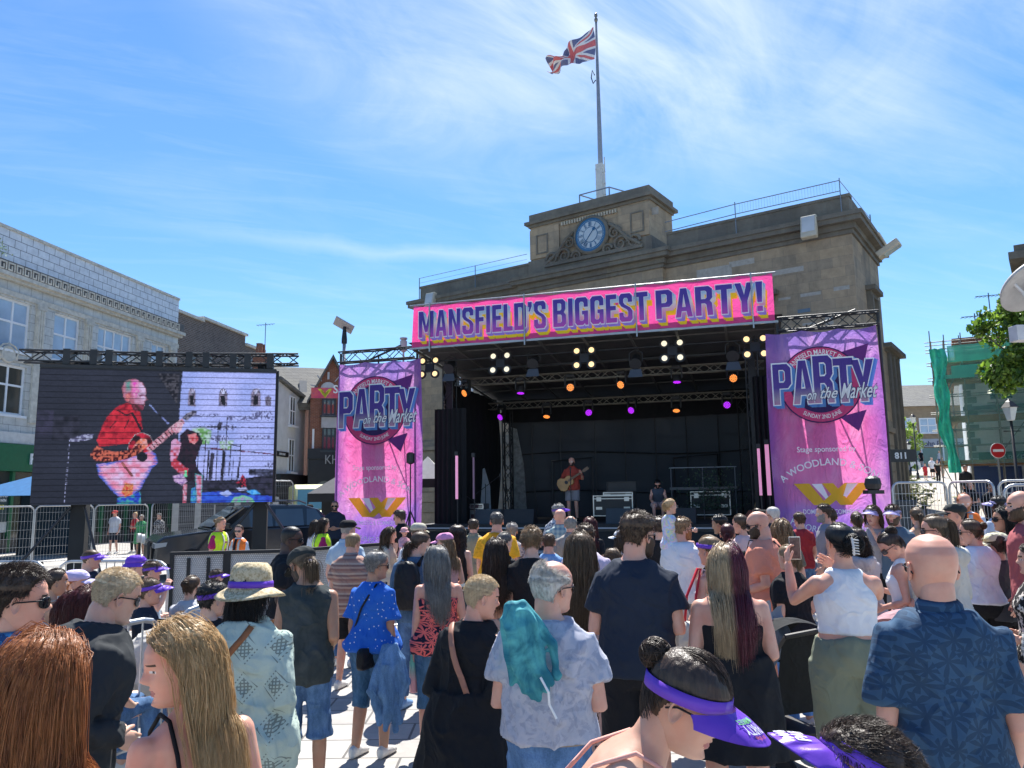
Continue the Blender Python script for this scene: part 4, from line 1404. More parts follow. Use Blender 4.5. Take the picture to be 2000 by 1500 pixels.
def truss(mb,a,b,w=.3,h=.3,n=None,r=.045,d=.022):
 a,b = Vector(a),Vector(b)
 L_ = (b - a).length
 dr = (b - a).normalized()
 up = Vector((0,0,1)) if abs(dr.z) < .9 else Vector((0,1,0))
 sx = dr.cross(up).normalized() * w / 2
 sz = sx.cross(dr).normalized() * h / 2
 cs = [sx + sz,sx - sz,-sx - sz,-sx + sz]
 for c in cs:
  mb.bar(a + c,b + c,r,seg=6)
 n = n or max(2,int(L_ / (h * 1.3)))
 for i in range(n):
  p,q_ = a + dr * L_ * i / n,a + dr * L_ * (i + 1) / n
  for k in range(4):
   c0,c1 = cs[k],cs[(k + 1) % 4]
   if (i + k) % 2:
    c0,c1 = c1,c0
   mb.bar(p + c0,q_ + c1,d,seg=4)
 return mb
for y_, z_, lab in ((.9,5.98, 'front'),(3.0,5.62, 'mid'),(6.2,5.18, 'rear')):
 m = MB()
 if y_ < 2:
  m.bar((0,y_,z_),(9.9,y_,z_),.05,seg=8)
  m.bar((.9,y_ + .9,z_ - .16),(9.2,y_ + .9,z_ - .16),.07,.05)
 else:
  truss(m,(.2,y_,z_),(9.7,y_,z_),.22,.22,34,.035,.016)
 m.build('lighting_truss', ALU if y_ != .9 else BKM, stg)
for x_ in (.35,9.35):
 m = MB()
 truss(m,(x_,2.0,0),(x_,2.0,6.0),.32,.32,16)
 m.box(x_ - .1,x_ + .1,1.95,2.15,1.2,5.9)
 m.build('tower', BKM, stg)
 m = MB()
 truss(m,(x_ + (.35 if x_ < 5 else -.35),6.8,1.2),(x_ + (.35 if x_ < 5 else -.35),6.8,5.3),.3,.3,10)
 m.build('tower', BKM, stg)
m = MB()                                      # side drapes
for s_,xx in ((1,-.05),(-1,9.95)):
 v,f = sheet(0,1,0,1,0,30,10,lambda a,b,x,z: (xx + s_ * (.18 * math.sin(b * 3) + .05 * math.sin(a * 55)),2.3 + a * 5.6,1.1 + b * 4.5))
 m.add(v,f)
v,f = sheet(0,1,0,1,0,40,4,lambda a,b,x,z: (.35 + a * 9.2,7.35 + .05 * math.sin(a * 90),4.62 + b * .85 + .12 * abs(a - .5)))
m.add(v,f)
v,f = sheet(0,1,0,1,0,20,6,lambda a,b,x,z: (.1 + a * 1.0,1.4 + .08 * math.sin(a * 40),1.1 + b * 3.5))
m.add(v,f)
v,f = sheet(0,1,0,1,0,20,6,lambda a,b,x,z: (9.35 + a * .6,1.6 + .08 * math.sin(a * 30),1.1 + b * 4.0))
m.add(v,f)
m.build('drape', mat('drape_black', (.010,.010,.012),.95,0,.2), stg, smooth=True)
def meshnet(key,col,a,a2):
 mm = bpy.data.materials.new(key)
 mm.use_nodes = True
 nb = NB(mm.node_tree)
 out = mm.node_tree.nodes['Material Output']
 b = mm.node_tree.nodes['Principled BSDF']
 b.inputs['Base Color'].default_value = (*col, 1)
 b.inputs['Roughness'].default_value = .9
 tr = nb.n('ShaderNodeBsdfTransparent')
 f_ = nb.math('ADD', nb.math('MULTIPLY', nb.noise(nb.obj(),.7,3), a2), a)
 nb.L.new(nb.n('ShaderNodeMixShader', {0: f_, 1: tr, 2: b.outputs[0]}), out.inputs[0])
 return mm
m = MB()
v,f = sheet(0,1,0,1,0,40,20,lambda a,b,x,z: (.5 + a * 8.8,7.6 + .25 * math.sin(a * 3.1) + .04 * math.sin(a * 20 + b * 4),1.1 + b * 3.6))
m.add(v,f)
m.build('backdrop', meshnet('backdrop_scrim', (.040,.048,.060),.82,.25), stg, smooth=True)
m = MB()
for i,x_ in enumerate(np.linspace(.55,9.25,9)):
 pts = [(x_ + .22 * (1 if x_ < 3 else 0) * -math.sin(t * 2.2),7.5,1.15 + t * 3.5) for t in np.linspace(0,1,8)]
 m.tube(pts,.022,5)
for z_ in (2.05,3.45):
 m.tube([(.5 + a * 8.8,7.5 + .2 * math.sin(a * 3.1),z_ + .09 * math.sin(a * 6.2)) for a in np.linspace(0,1,16)],.02,5)
for x0_ in (2.2,6.6):                          # dark stencilled frames on the scrim
 m.tube([(x0_,7.45,1.3),(x0_,7.45,3.2),(x0_ + 1.5,7.45,3.3),(x0_ + 1.5,7.45,1.3)],.045,5)
m.build('backdrop_battens', BKM, stg)
MB().add([(.7,7.0,1.2),(1.35,7.0,1.2),(1.25,7.0,3.1),(1.0,7.0,4.4),(.72,7.0,4.5)],[(0,1,2,3,4)]).build('silver_wrap', mat('silver_wrap', (.28,.28,.26),.35,.4,.5,6,.8,12), stg)
MB().add([(.05,5.6,1.2),(.45,5.6,1.2),(.42,5.6,2.3),(.22,5.6,2.95),(.1,5.6,2.9)],[(0,1,2,3,4)]).build('side_gap_sheet', mat('white_sheet', (.6,.6,.62),.6), stg)
# light tubes
PKT = mat('pink_tube', (.95,.38,.60),.4, emit=.2, var=.03)
for u_,v0_,v1_,y_,w_ in ((892,890,1000,.75,.07),(925,893,985,.9,.05),(1481,876,985,.75,.07),(1497,868,995,.7,.1)):
 x0_,z0_ = S.loc(u_,v1_,y_)
 x1_,z1_ = S.loc(u_,v0_,y_)
 t = thing('light_tube', {892: 'pink light tube at the stage left edge, the brighter one', 925: 'dim thin pink light tube beside the brighter left tube', 1481: 'thinner pink light tube at the right side of the stage', 1497: 'wide pink light tube nearest the right party banner'}[u_], 'light', **SI, group='pink light tubes')
 MB().box(x1_ - w_ / 2, x1_ + w_ / 2, y_ - .02, y_ + .02,1.9, z1_).build('tube', PKT if u_ != 925 else mat('dim_pink_tube', (.30,.16,.22),.5), t)
 MB().box(x1_ - .05, x1_ + .05, y_ - .05, y_ + .05, z1_, z1_ + .12).tube([(x1_, y_ + .06,.3),(x1_, y_ + .06, z1_)],.02,6).build('holder', BKM, t)
# four-cell blinders on the front bar
BLK2 = mat('lamp_black', (.02,.02,.022),.5)
WARM = mat('warm_lamp', (1.0,.70,.33),.4, emit=.62, var=0)
WARM2 = mat('dim_warm_lamp', (.75,.68,.48),.4, emit=.6, var=0)
def blinder():
 t = thing('blinder_light', '', 'stage light')
 m = MB().box(-.13,.13,0,.08,-.13,.13)
 m.tube([(0,.05,.12),(0,.05,.32)],.02,6)
 m.build('bracket', BLK2, t)
 for x_ in (-.21,.21):
  for z_ in (-.21,.21):
   h = MB().lathe([(.06,-.14),(.13,-.02),(.135,.03),(.115,.03)],(0,0,0),18)
   h.xf(Matrix.Translation((x_, 0, z_)) @ Matrix.Rotation(rad(90),4, 'X'))
   ho = h.build('cell', BLK2, t, smooth=False)
   MB().disc((x_, -.035, z_),(0,-1,0),.078,18,.01).build('lens', WARM, ho)
 return t
bl0 = blinder()
for i,(u_,v_) in enumerate(((838,718),(977,709),(1141,699),(1313,685),(1475,677))):
 x_,z_ = S.loc(u_,v_,.8)
 o = bl0 if i == 0 else copy_tree(bl0)
 o.location = S.w(x_,.8,z_)
 o.rotation_euler = (rad(-8),0,S.a)
 tag(o, ['four warm lamps at the left end of the roof bar by the left banner', 'dimmer four lamp blinder second from the left under the roof', 'bright four lamp blinder in the middle above the guitarist', 'four lamp blinder between the middle and the right end of the roof bar', 'four warm lamps at the right end against the purple banner'][i], 'stage light', 'four lamp blinders')
 if i in (1,3):
  for c in o.children:
   for d in c.children:
    d.data = d.data.copy()
    d.data.materials[0] = WARM2
def wash(col_m):
 t = thing('wash_light', '', 'stage light')
 m = MB().box(-.13,.13,-.1,.1,.30,.40)
 m.build('base', BLK2, t, bevel=.015)
 m = MB().add([(x_,y_,z_) for y_ in (-.05,.05) for x_,z_ in ((-.17,.02),(-.17,.33),(.17,.33),(.17,.02),(.13,.02),(.13,.29),(-.13,.29),(-.13,.02))],[(0,1,2,3,4,5,6,7),(15,14,13,12,11,10,9,8)] + [(i,i + 8,(i + 1) % 8 + 8,(i + 1) % 8) for i in range(8)])
 m.build('yoke', BLK2, t)
 h = MB().lathe([(.05,-.12),(.11,-.1),(.13,0),(.13,.1),(.115,.1)],(0,0,0),18)
 ho = h.build('head', BLK2, t, smooth=False)
 h2 = MB()
 h2.disc((0,0,.097),(0,0,1),.10,18,.004)
 for k in range(19):
  r_ = 0 if k == 0 else (.048 if k < 7 else .092)
  a_ = 0 if k == 0 else (k * math.pi / 3 if k < 7 else k * math.pi / 6)
  h2.disc((r_ * math.cos(a_),r_ * math.sin(a_),.105),(0,0,1),.021,8,.01)
 h2.build('lens', col_m, ho)
 return t
ORG = mat('orange_lamp', (1.0,.30,.06),.4, emit=.7, var=.4, vs=60)
PUR = mat('purple_lamp', (.42,.02,.85),.4, emit=.75, var=.2, vs=60)
w0 = {'o': wash(ORG), 'p': wash(PUR)}
used = set()
washes = [(911,766,2.9, 'o', 25,-30, 'orange wash light at the left end of the middle truss'),(1017,762,2.9, 'p', 80,0, 'purple wash light pointing down, left part of the middle truss'),(1113,756,2.9, 'o', 15,20, 'orange wash light facing out above the guitarist'),(1215,750,2.9, 'o', 20,-20, 'orange wash light right of the one above the guitarist'),(1322,740,2.9, 'p', 80,0, 'purple wash light pointing down, right part of the middle truss'),(1430,738,2.9, 'o', 15,20, 'orange wash light at the right end of the middle truss'),
   (980,813,6.0, 'p', 25,-25, 'purple wash light at the left end of the rear truss'),(1068,809,6.0, 'o', 65,0, 'small orange wash light second on the rear truss'),(1149,804,6.0, 'p', 25,20, 'purple wash light on the rear truss just right of the guitarist'),(1235,800,6.0, 'p', 20,-20, 'purple wash light in the middle of the rear truss'),(1321,797,6.0, 'o', 65,0, 'small orange wash light on the right half of the rear truss'),(1420,790,6.0, 'p', 15,0, 'bright purple wash light at the right end of the rear truss')]
for u_,v_,y_,c_,tilt,pan,lab in washes:
 x_,z_ = S.loc(u_,v_,y_)
 o = w0[c_] if c_ not in used else copy_tree(w0[c_])
 used.add(c_)
 o.location = S.w(x_,y_,z_)
 o.rotation_euler = (0,0,S.a + rad(pan))
 for ch in o.children:
  if ch.name.startswith('head'):
   ch.rotation_euler = (rad(90 + tilt),0,0)
 tag(o, lab, 'stage light', 'moving wash lights')
# profile / fresnel spots with barn doors
for u_, v_, lab in ((880,715, 'black spotlight with barn doors left of the roof bar'),(1242,705, 'black spotlight with a grey flap right of the middle blinder'),(1431,690, 'large black spotlight with yoke near the right end'),(1043,705, 'black spotlight with blue grey flap between two blinders')):
 x_,z_ = S.loc(u_,v_,1.0)
 t = thing('spotlight', lab, 'stage light', tuple(S.w(x_, 1.0, z_)), S.a, 'black spotlights')
 m = MB().lathe([(.1,-.2),(.13,-.18),(.13,.1),(.17,.12),(.17,.2),(.12,.2)],(0,0,0),16)
 m.xf(Matrix.Rotation(rad(125),4, 'X'))
 m.build('body', BLK2, t)
 m = MB().tube([(-.18,0,-.02),(-.18,0,.22),(0,0,.32),(.18,0,.22),(.18,0,-.02)],.018,6)
 m.build('yoke', BLK2, t)
 MB().add([(-.15,-.12,-.25),(.15,-.12,-.25),(.2,-.2,-.48),(-.2,-.2,-.48)],[(0,1,2,3)]).build('barn_door', mat('flap_grey', (.06,.075,.10),.5), t)
# ---------------------------------------------------------------- side banners with trusses
bgp = lambda seed,x0,x1,z0,z1: (lambda nb,c: banner_bg(nb,seed,x0,x1,z0,z1))
def banner_bg(nb,seed,x0,x1,z0,z1):
 x,y,z = nb.sep(nb.obj())
 zz = nb.step(z,z0,z1)
 xx = nb.step(x,x0,x1)
 wob = nb.math('MULTIPLY', nb.math('SUBTRACT', nb.noise(nb.obj(),.9,3),.5),.45)
 base = nb.ramp(nb.math('ADD', zz, wob),[(0., (.26,.14,.62)),(.14,(.52,.24,.75)),(.28,(.93,.26,.60)),(.55,(.97,.17,.48)),(.78,(.82,.36,.72)),(.93,(.42,.24,.66)),(1., (.32,.20,.60))])
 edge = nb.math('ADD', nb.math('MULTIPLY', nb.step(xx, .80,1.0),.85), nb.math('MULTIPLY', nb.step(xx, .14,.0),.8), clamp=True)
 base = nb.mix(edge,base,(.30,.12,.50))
 rays = nb.step(nb.noise(nb.comb(nb.math('MULTIPLY', x, 2.0), seed, nb.math('MULTIPLY', z, .8)),1.1,2),.5,.62)
 return nb.mix(nb.math('MULTIPLY', rays, .30), base, (.95,.50,.78))
def side_banner(name,label,x0,x1,z0,z1,y,frame_x,tx):
 t = thing(name, label, 'banner', **SI)
 w,h = x1 - x0,z1 - z0
 fn = lambda a,b,x,z: (x + .10 * math.sin(b * 3.1) * (a - .5),y + .05 * math.sin(a * 9 + b * 2) * (1 - a * .3) + .02 * math.sin(a * 23 - b * 5),z - .06 * abs(math.sin(a * 3.14 * 3)) * (b > .97))
 v,f = sheet(x0,x1,z0,z1,y,30,40,fn)
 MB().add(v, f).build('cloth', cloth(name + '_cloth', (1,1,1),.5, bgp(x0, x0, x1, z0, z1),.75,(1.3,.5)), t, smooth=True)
 Yb = y - .09
 cx = x0 + w * .47
 X = lambda a: x0 + a * w
 Z = lambda b: z1 - b * h
 cm = lambda k, c: cloth('print_' + k, c, .5, None, .5,(1.3,.5))
 P_ = [cm('ring_pink', (.85,.10,.30)), cm('ring_navy', (.06,.03,.16)), cm('sky_blue', (.16,.38,.78)), cloth('print_pale', (1., 1., 1.),.3, None, .3,(1.3,.5)), cloth('party_face' + name, (1,1,1),.35, grad([(0,(.75,.16,.42)),(.25,(.45,.35,.45)),(.45,(.12,.07,.35)),(1,(.09,.05,.32))], Z(.40), Z(.13)),.5,(1.3,.5)), cm('gold', (.97,.68,.05)), cm('brown', (.30,.08,.05)), cm('dull_purple', (.22,.05,.30)), cm('orange', (.90,.33,.12))]
 m = MB()
 cz,R_ = Z(.27),w * .36
 for tri,mi in (([(X(.05),Z(.22)),(X(.22),Z(.29)),(X(.30),Z(.17))],7),([(X(.60),Z(.13)),(X(.92),Z(.085)),(X(.84),Z(.24))],7),([(X(.62),Z(.43)),(X(.86),Z(.40)),(X(.78),Z(.50))],7)):
  m.prism(tri,Yb + .006,Yb + .007,mi)
 m.prism([(cx + (R_ + .03) * math.sin(t_),cz + (R_ + .03) * math.cos(t_)) for t_ in np.linspace(0,2 * math.pi,49)[:-1]],Yb + .004,Yb + .005,1)
 m.prism([(cx + R_ * math.sin(t_),cz + R_ * math.cos(t_)) for t_ in np.linspace(0,2 * math.pi,49)[:-1]],Yb + .002,Yb + .003,0)
 m.prism([(cx + R_ * .76 * math.sin(t_),cz + R_ * .76 * math.cos(t_)) for t_ in np.linspace(0,2 * math.pi,49)[:-1]],Yb,Yb + .001,1)
 ra = R_ * .81
 fit_text(m, 'MANSFIELD MARKET PLACE', cx - ra * 1.05, cx + ra * 1.05, cz, cz + .13, Yb - .004,3,.01, arc=(cx, cz, ra, 1))
 fit_text(m, 'SUNDAY 2ND JUNE', cx - ra * .66, cx + ra * .66, cz, cz + .13, Yb - .004,3,.01, arc=(cx, cz, ra + .13,-1))
 for i, (ch, a, b, up) in enumerate((('P', .03,.22,0),('A', .21,.42,.012),('R', .40,.60,.03),('T', .58,.78,.012),('Y', .74,.96,0))):
  for k_ in range(3):
   fit_text(m,ch,X(a) + .04 * k_,X(b) + .04 * k_,Z(.37) - .024 * k_,Z(.155 - up) - .024 * k_,Yb - .006 - .0004 * k_,2,.015,blk=True)
  fit_text(m,ch,X(a),X(b),Z(.365),Z(.155 - up),Yb - .012,3,.02,blk=True)
  fit_text(m,ch,X(a + .012),X(b - .012),Z(.36),Z(.162 - up),Yb - .017,4,-.01,blk=True)
 for w_, a, b, za, zb in (('on', .34,.43,.345,.31),('the', .46,.62,.34,.285),('Market', .64,.97,.345,.27)):
  fit_text(m,w_,X(a) - .012,X(b) + .012,Z(za) - .012,Z(zb) + .012,Yb - .021,1,.045,.5)
  fit_text(m,w_,X(a),X(b),Z(za),Z(zb),Yb - .025,3,.012,.5)
 fit_text(m, 'Stage sponsored by', X(.22), X(.74), Z(.60), Z(.565), Yb - .004,3,.008)
 ra2 = w * .62
 czb = Z(.85)
 fit_text(m, 'A WOODLAND & SON', X(.06) - .05, X(.88) + .1, czb, czb + .17, Yb - .006,3,.012, arc=(X(.5), Z(.655) - ra2, ra2,1))
 # crossed W emblem
 wz0,wz1 = Z(.845),Z(.735)
 q_ = lambda a,b: (X(a),wz0 + (wz1 - wz0) * b)
 for poly,yy,mi in (([(.17,.96),(.31,.96),(.46,.04),(.34,.04)],-.004,5),([(.62,.96),(.74,.96),(.48,.04),(.38,.04)],-.006,5),([(.42,.96),(.52,.96),(.68,.04),(.57,.04)],-.008,5),([(.74,.96),(.85,.96),(.67,.04),(.57,.04)],-.007,5),
       ([(.33,.94),(.42,.94),(.47,.38),(.445,.3)],-.010,3),([(.64,.94),(.73,.94),(.63,.38),(.60,.42)],-.010,3)):
  pp = [q_(a,b) for a,b in poly]
  if sum((pp[i][0] * pp[(i + 1) % len(pp)][1] - pp[(i + 1) % len(pp)][0] * pp[i][1]) for i in range(len(pp))) > 0:
   pp = pp[::-1]
  m.add([(a,Yb + yy,b) for a,b in pp],[tuple(range(len(pp)))[::-1]],mi)
 fit_text(m, 'DOMESTIC & COMMERCIAL', X(.24), X(.80), Z(.882), Z(.86), Yb - .004,3,.008)
 fit_text(m, 'FLOORING SPECIALISTS', X(.10), X(.92), czb, czb + .15, Yb - .005,3,.01, arc=(X(.5), Z(.945) + ra2 * 1.2, ra2 * 1.2 + .15,-1))
 m.build('print', P_, t)
 m = MB()
 truss(m,(frame_x[0],y + .15,z1 + .22),(frame_x[1],y + .15,z1 + .22),.25,.32,7,.05,.02)
 for xx in frame_x:
  m.bar((xx,y + .2,0),(xx,y + .2,z1 + .36),.07,seg=6)
 m.bar((frame_x[0] + .5,y + .5,z1 + .05),(frame_x[1] - .5,y + .1,z1 + .45),.07,seg=6)
 m.build('truss_frame', BKM, t)
 # cables seen through the cloth
 m = MB()
 m.tube([(X(.80),y + .25,z1),(X(.78),y + .25,Z(.35)),(X(.86),y + .3,Z(.9))],.02,5)
 m.tube([(X(.72),y + .2,z1),(X(.60),y + .2,Z(.36)),(X(.7),y + .25,Z(.5)),(X(.84),y + .3,Z(.62))],.02,5)
 m.build('cable', BLK2, t)
 # line array hanging close behind
 sp = thing('line_array', 'dark column of speakers hanging behind the ' + tx + ' party banner', 'loudspeaker', **SI, group='hanging speaker columns')
 for k_ in range(6):
  zt = Z(.20) - k_ * .36
  MB().box(X(.27) + .02 * k_, X(.52) + .02 * k_, y + .35, y + .85, zt - .34, zt).build('cabinet', BKC, sp, bevel=.02)
 MB().bar((X(.4), y + .5, Z(.20)),(X(.4), y + .5, z1 + .25),.04).build('chain', BKM, sp)
 return t
side_banner('left_party_banner', 'tall pink and purple party banner left of the stage', -2.62,.12,.55,6.0,.35,(-2.65,-.1), 'left')
side_banner('right_party_banner', 'tall pink and purple party banner right of the stage', 9.72,12.25,.85,5.93,-.1,(10.02,12.35), 'right')
# ---------------------------------------------------------------- things on the stage
CASE = mat('case_black', (.018,.018,.02),.5,0,.2)
CALU = mat('case_alu', (.45,.45,.45),.3,.8,.1)
def flight_case(label, u0, u1, v0, v1, y, grp='flight cases', tint=None, dep=.7):
 x0,zt = S.loc(u0,v0,y)
 x1,zb = S.loc(u1,v1,y)
 t = thing('flight_case', label, 'flight case', tuple(S.w((x0 + x1) / 2, y, zb)), S.a, grp)
 w,h = (x1 - x0) / 2,zt - zb
 MB().box(-w, w, 0, dep, 0, h).build('shell', tint or CASE, t)
 e = .025
 m = MB()
 for a,b in ((-w,-w + e),(w - e,w)):
  m.box(a - .004,b + .004,-.008,dep,-.003,h + .003)
 for a,b in ((0,e),(h - e,h),(h * .82,h * .82 + e)):
  m.box(-w,w,-.010,0,a,b)
 for x_ in (-w * .7,w * .7):
  m.box(x_ - .07,x_ + .07,-.02,-.01,h * .72,h * .92)
  m.box(x_ - .09,x_ + .09,-.015,-.009,h * .32,h * .45)
 m.build('trim', CALU, t)
 return t
flight_case('black flight case with silver edges beside the guitarist', 1158,1237,968,1008,2.6)
fl_ = flight_case('thin silver lid case lying on the tall flight case', 1178,1236,962,967,2.7)
flight_case('wide flight case at the back right below the ivy', 1348,1428,960,1006,4.6)
flight_case('maroon flight case at the left wing of the stage', 918,950,996,1026,1.9, tint=mat('case_maroon', (.06,.02,.03),.5))
flight_case('small maroon case stacked on the larger maroon one', 918,944,984,994,1.95, tint=mat('case_maroon', (.06,.02,.03),.5), dep=.5)
x0,z0_ = S.loc(1185,960,3.2)
x1,z1_ = S.loc(1242,940,3.2)
m = MB()
for a,b,c,d in ((x0,x1,z1_ - .02,z1_),(x0,x0 + .02,z0_,z1_),(x1 - .02,x1,z0_,z1_)):
 m.box(a,b,3.2,3.24,c,d)
m.box(x0,x1,3.24,3.26,z0_,z1_)
tag(m.build('open_case_lid', [CASE], None, **SI), 'dark upright case lid behind the silver edged flight case', 'case lid')
for u_, v_, w_, lab in ((1008,1012,.5, 'dark wedge monitor below the guitarist at left'),(955,1016,.45, 'blue grey wedge monitor at the left of the stage front'),(1215,1022,.45, 'black wedge monitor in front of the flight case'),(1330,1028,.4, 'low black monitor at the front of the right half')):
 x_,z_ = S.loc(u_,v_,1.0)
 m = MB()
 m.add([(-w_,0,0),(w_,0,0),(w_,.5,0),(-w_,.5,0),(-w_,.12,.42),(w_,.12,.42),(w_,.45,.2),(-w_,.45,.2)],[(0,3,2,1),(4,5,6,7),(0,1,5,4),(1,2,6,5),(2,3,7,6),(3,0,4,7)])
 tag(m.build('wedge_monitor', mat('monitor_' + str(u_ % 2),(.03,.04,.05) if u_ % 2 else (.014,.014,.016),.6), None, tuple(S.w(x_, 1.0,1.18)), S.a, bevel=.01), lab, 'loudspeaker', 'stage monitors')
# low riser,rail and ivy on the right half
xr0,zr = S.loc(1308,952,4.4)
xr1,_ = S.loc(1440,948,4.4)
rs = thing('stage_riser', 'metal railed platform at the back right of the stage', 'platform', **SI)
m = MB().box(xr0,xr1,4.4,6.0,zr - .08,zr)
m.build('top', mat('riser_top', (.12,.12,.12),.5), rs)
m = MB()
for x_ in (xr0 + .05,(xr0 + xr1) / 2,xr1 - .05):
 m.bar((x_,4.45,1.18),(x_,4.45,zr + .6),.03,seg=6)
m.bar((xr0,4.45,zr + .6),(xr1,4.45,zr + .6),.03,seg=6)
m.build('rail', mat('rail_metal'), rs)
g = MB()
for i in range(900):
 a = random.random()
 x_ = S.loc(1390,950,4.3)[0] + random.gauss(0,.38 + .2 * a)
 p = Vector((x_,4.25 + random.gauss(0,.08),1.3 + 1.35 * (1 - a * a) * random.random() + .2))
 q3 = [p + Vector((random.uniform(-.05,.05),random.uniform(-.04,.04),random.uniform(-.05,.05))) for _ in range(3)]
 g.add(q3,[(0,1,2)])
tag(g.build('ivy_garland', mat('ivy_green', (.05,.09,.05),.6,0,.5), None, **SI), 'trailing ivy garland hanging over the back right of the stage', 'plant')
def mic_stand(label,u_,vt,y,boom=None,base=1.18):
 x_,z_ = S.loc(u_,vt,y)
 t = thing('microphone_stand', label, 'microphone stand', tuple(S.w(x_, y, base)), S.a, 'microphone stands')
 h = z_ - base
 m = MB().tube([(0,0,.02),(0,0,h)],.013,6)
 for k in range(3):
  a = k * 2.1 + .3
  m.tube([(0,0,.12),(.3 * math.cos(a),.3 * math.sin(a),.01)],.012,5)
 if boom:
  m.tube([(-.3 * boom,0,h - .3),(.5 * boom,-.05,h + .25)],.011,5)
 m.build('stand', BLK2, t)
 e = (.5 * boom,-.05,h + .25) if boom else (0,0,h)
 MB().lathe([(.015,-.16),(.022,-.02),(.03,.0),(.03,.03),(.01,.06)], e, 10).build('microphone', mat('mic_grey', (.06,.06,.065),.4,.4), t, smooth=True)
 return t
mic_stand('straight microphone stand in front of the guitarist', 1114,916,2.45)
mic_stand('boom microphone stand at the left wing of the stage', 948,945,2.3,1)
mic_stand('boom microphone stand leaning left of the silver wrap', 935,980,2.6,-1)
t = thing('tripod_camera', 'black video camera on a tripod silhouetted against the right banner', 'camera', tuple(at(1706,960,12.6).xy) + (0,))
zc = at(1706,950,12.6).z
m = MB()
for k in range(3):
 a = k * 2.1 + .6
 m.tube([(0,0,zc - .25),(.42 * math.cos(a),.42 * math.sin(a),.0)],.02,6)
m.tube([(0,0,zc - .3),(0,0,zc - .05)],.03,8)
m.build('tripod', BLK2, t)
MB().lathe([(.05,-.08),(.11,-.04),(.13,.04),(.11,.13),(.05,.17)],(0,0, zc),14).box(-.13,.13,-.1,.1, zc - .12, zc - .06).build('housing', BLK2, t, smooth=False)
t = thing('tripod_light', 'black lamp on a tall tripod at the left wing between banner and stage', 'light stand', tuple(S.w(.0,-.1,0)), S.a)
_,zt_ = S.loc(875,905,-.1)
m = MB().tube([(.0,0,.2),(0,0,zt_)],.02,6)
for k in range(3):
 a = k * 2.1 + .2
 m.tube([(0,0,1.6),(.7 * math.cos(a),.7 * math.sin(a),0)],.02,5)
m.build('stand', BLK2, t)
MB().lathe([(.04,0),(.12,.05),(.12,.3),(.05,.34)],(0,0, zt_),12).build('lamp', BLK2, t)
# instruments leaning right
x_,z_ = S.loc(1470,1000,2.2)
t = thing('bass_guitar', 'bass guitar with pale neck standing tilted at the right wing', 'guitar', tuple(S.w(x_ - .05,2.2,1.35)), S.a)
m = MB().prism([(-.16,-.1),(-.1,.12),(0,.15),(.08,.28),(.14,.22),(.12,.05),(.2,-.1),(.08,-.24),(-.1,-.24)],-.025,.025)
m.xf(Matrix.Rotation(rad(25),4, 'Y'))
m.build('body', mat('guitar_red', (.25,.03,.02),.3), t)
m = MB().box(-.025,.025,-.04,-.01,.15,1.0).box(-.05,.04,-.04,-.015,1.0,1.18)
m.xf(Matrix.Rotation(rad(25),4, 'Y'))
m.build('neck', mat('maple_neck', (.42,.26,.12),.4), t)
# black and white gazebos behind
for (u0, u1, vt, vb, d_, lab) in ((600,720,930,978,27.5, 'grey roofed gazebo behind the left party banner'),(790,872,905,950,26.5, 'white canopy gazebo between the banner and the stage wing')):
 p0,p1 = at(u0,vb,d_),at(u1,vb,d_)
 za = at((u0 + u1) / 2,vt,d_).z
 cxm = (p0.x + p1.x) / 2
 hw_ = (p1.x - p0.x) / 2
 t = thing('gazebo', lab, 'gazebo', (cxm, d_ + hw_, 0),0, 'gazebos')
 zb = p0.z + .25
 m = MB().add([(-hw_,-hw_,zb),(hw_,-hw_,zb),(hw_,hw_,zb),(-hw_,hw_,zb),(0,0,max(za,zb + .8))],[(0,1,4),(1,2,4),(2,3,4),(3,0,4)])
 m.build('canopy', mat('gazebo_' + str(u0),(.10,.10,.11) if u0 == 600 else (.55,.55,.53),.8), t)
 m = MB().box(-hw_,hw_,-hw_,-hw_ + .02,zb - .3,zb)
 m.build('valance', BKC, t)
 if u0 == 600:
  MB().box(-hw_, hw_, hw_ - .1, hw_, 0, zb).build('back_wall', BKC, t)
 m = MB()
 for a in (-1,1):
  for b in (-1,1):
   m.bar((a * hw_ * .98,b * hw_ * .98,0),(a * hw_ * .98,b * hw_ * .98,zb),.04)
 m.build('leg_frame', BKM, t)
# blue gazebo by the betting shop
p0 = at(20,960,27)
t = thing('gazebo', 'blue topped gazebo half hidden by the left edge of the big screen', 'gazebo', (p0.x + .0,28,0), rad(-9), 'gazebos')
m = MB().add([(-1.6,-1.5,2.2),(1.6,-1.5,2.2),(1.6,1.5,2.2),(-1.6,1.5,2.2),(.6,0,3.0)],[(0,1,4),(1,2,4),(2,3,4),(3,0,4)])
m.build('canopy', mat('gazebo_blue', (.03,.16,.38),.7), t)
m = MB().box(-1.6,1.6,1.48,1.5,.0,2.2)
m.build('back_wall', mat('gazebo_navy', (.01,.03,.05),.8), t)
m = MB()
for a in (-1.58,1.58):
 for b in (-1.48,1.48):
  m.bar((a,b,0),(a,b,2.2),.04)
m.build('leg_frame', BKM, t)
# ================================================================ big screen
LS = Frame(-11.38,18.27,13.1)
scr = thing('led_screen', 'big outdoor video screen on black posts showing the guitarist', 'screen', **inst(LS))
SW,Z0,Z1 = 5.47,1.9,5.2
m = MB()
m.box(0,SW,.02,.16,Z0,Z1)
m.box(-.05,SW + .05,.17,.3,Z0,Z1 + .06)
m.box(0,SW,-.0,.16,Z1 + .001,Z1 + .08)
m.build('cabinet', mat('screen_cabinet', (.02,.02,.022),.5), scr)
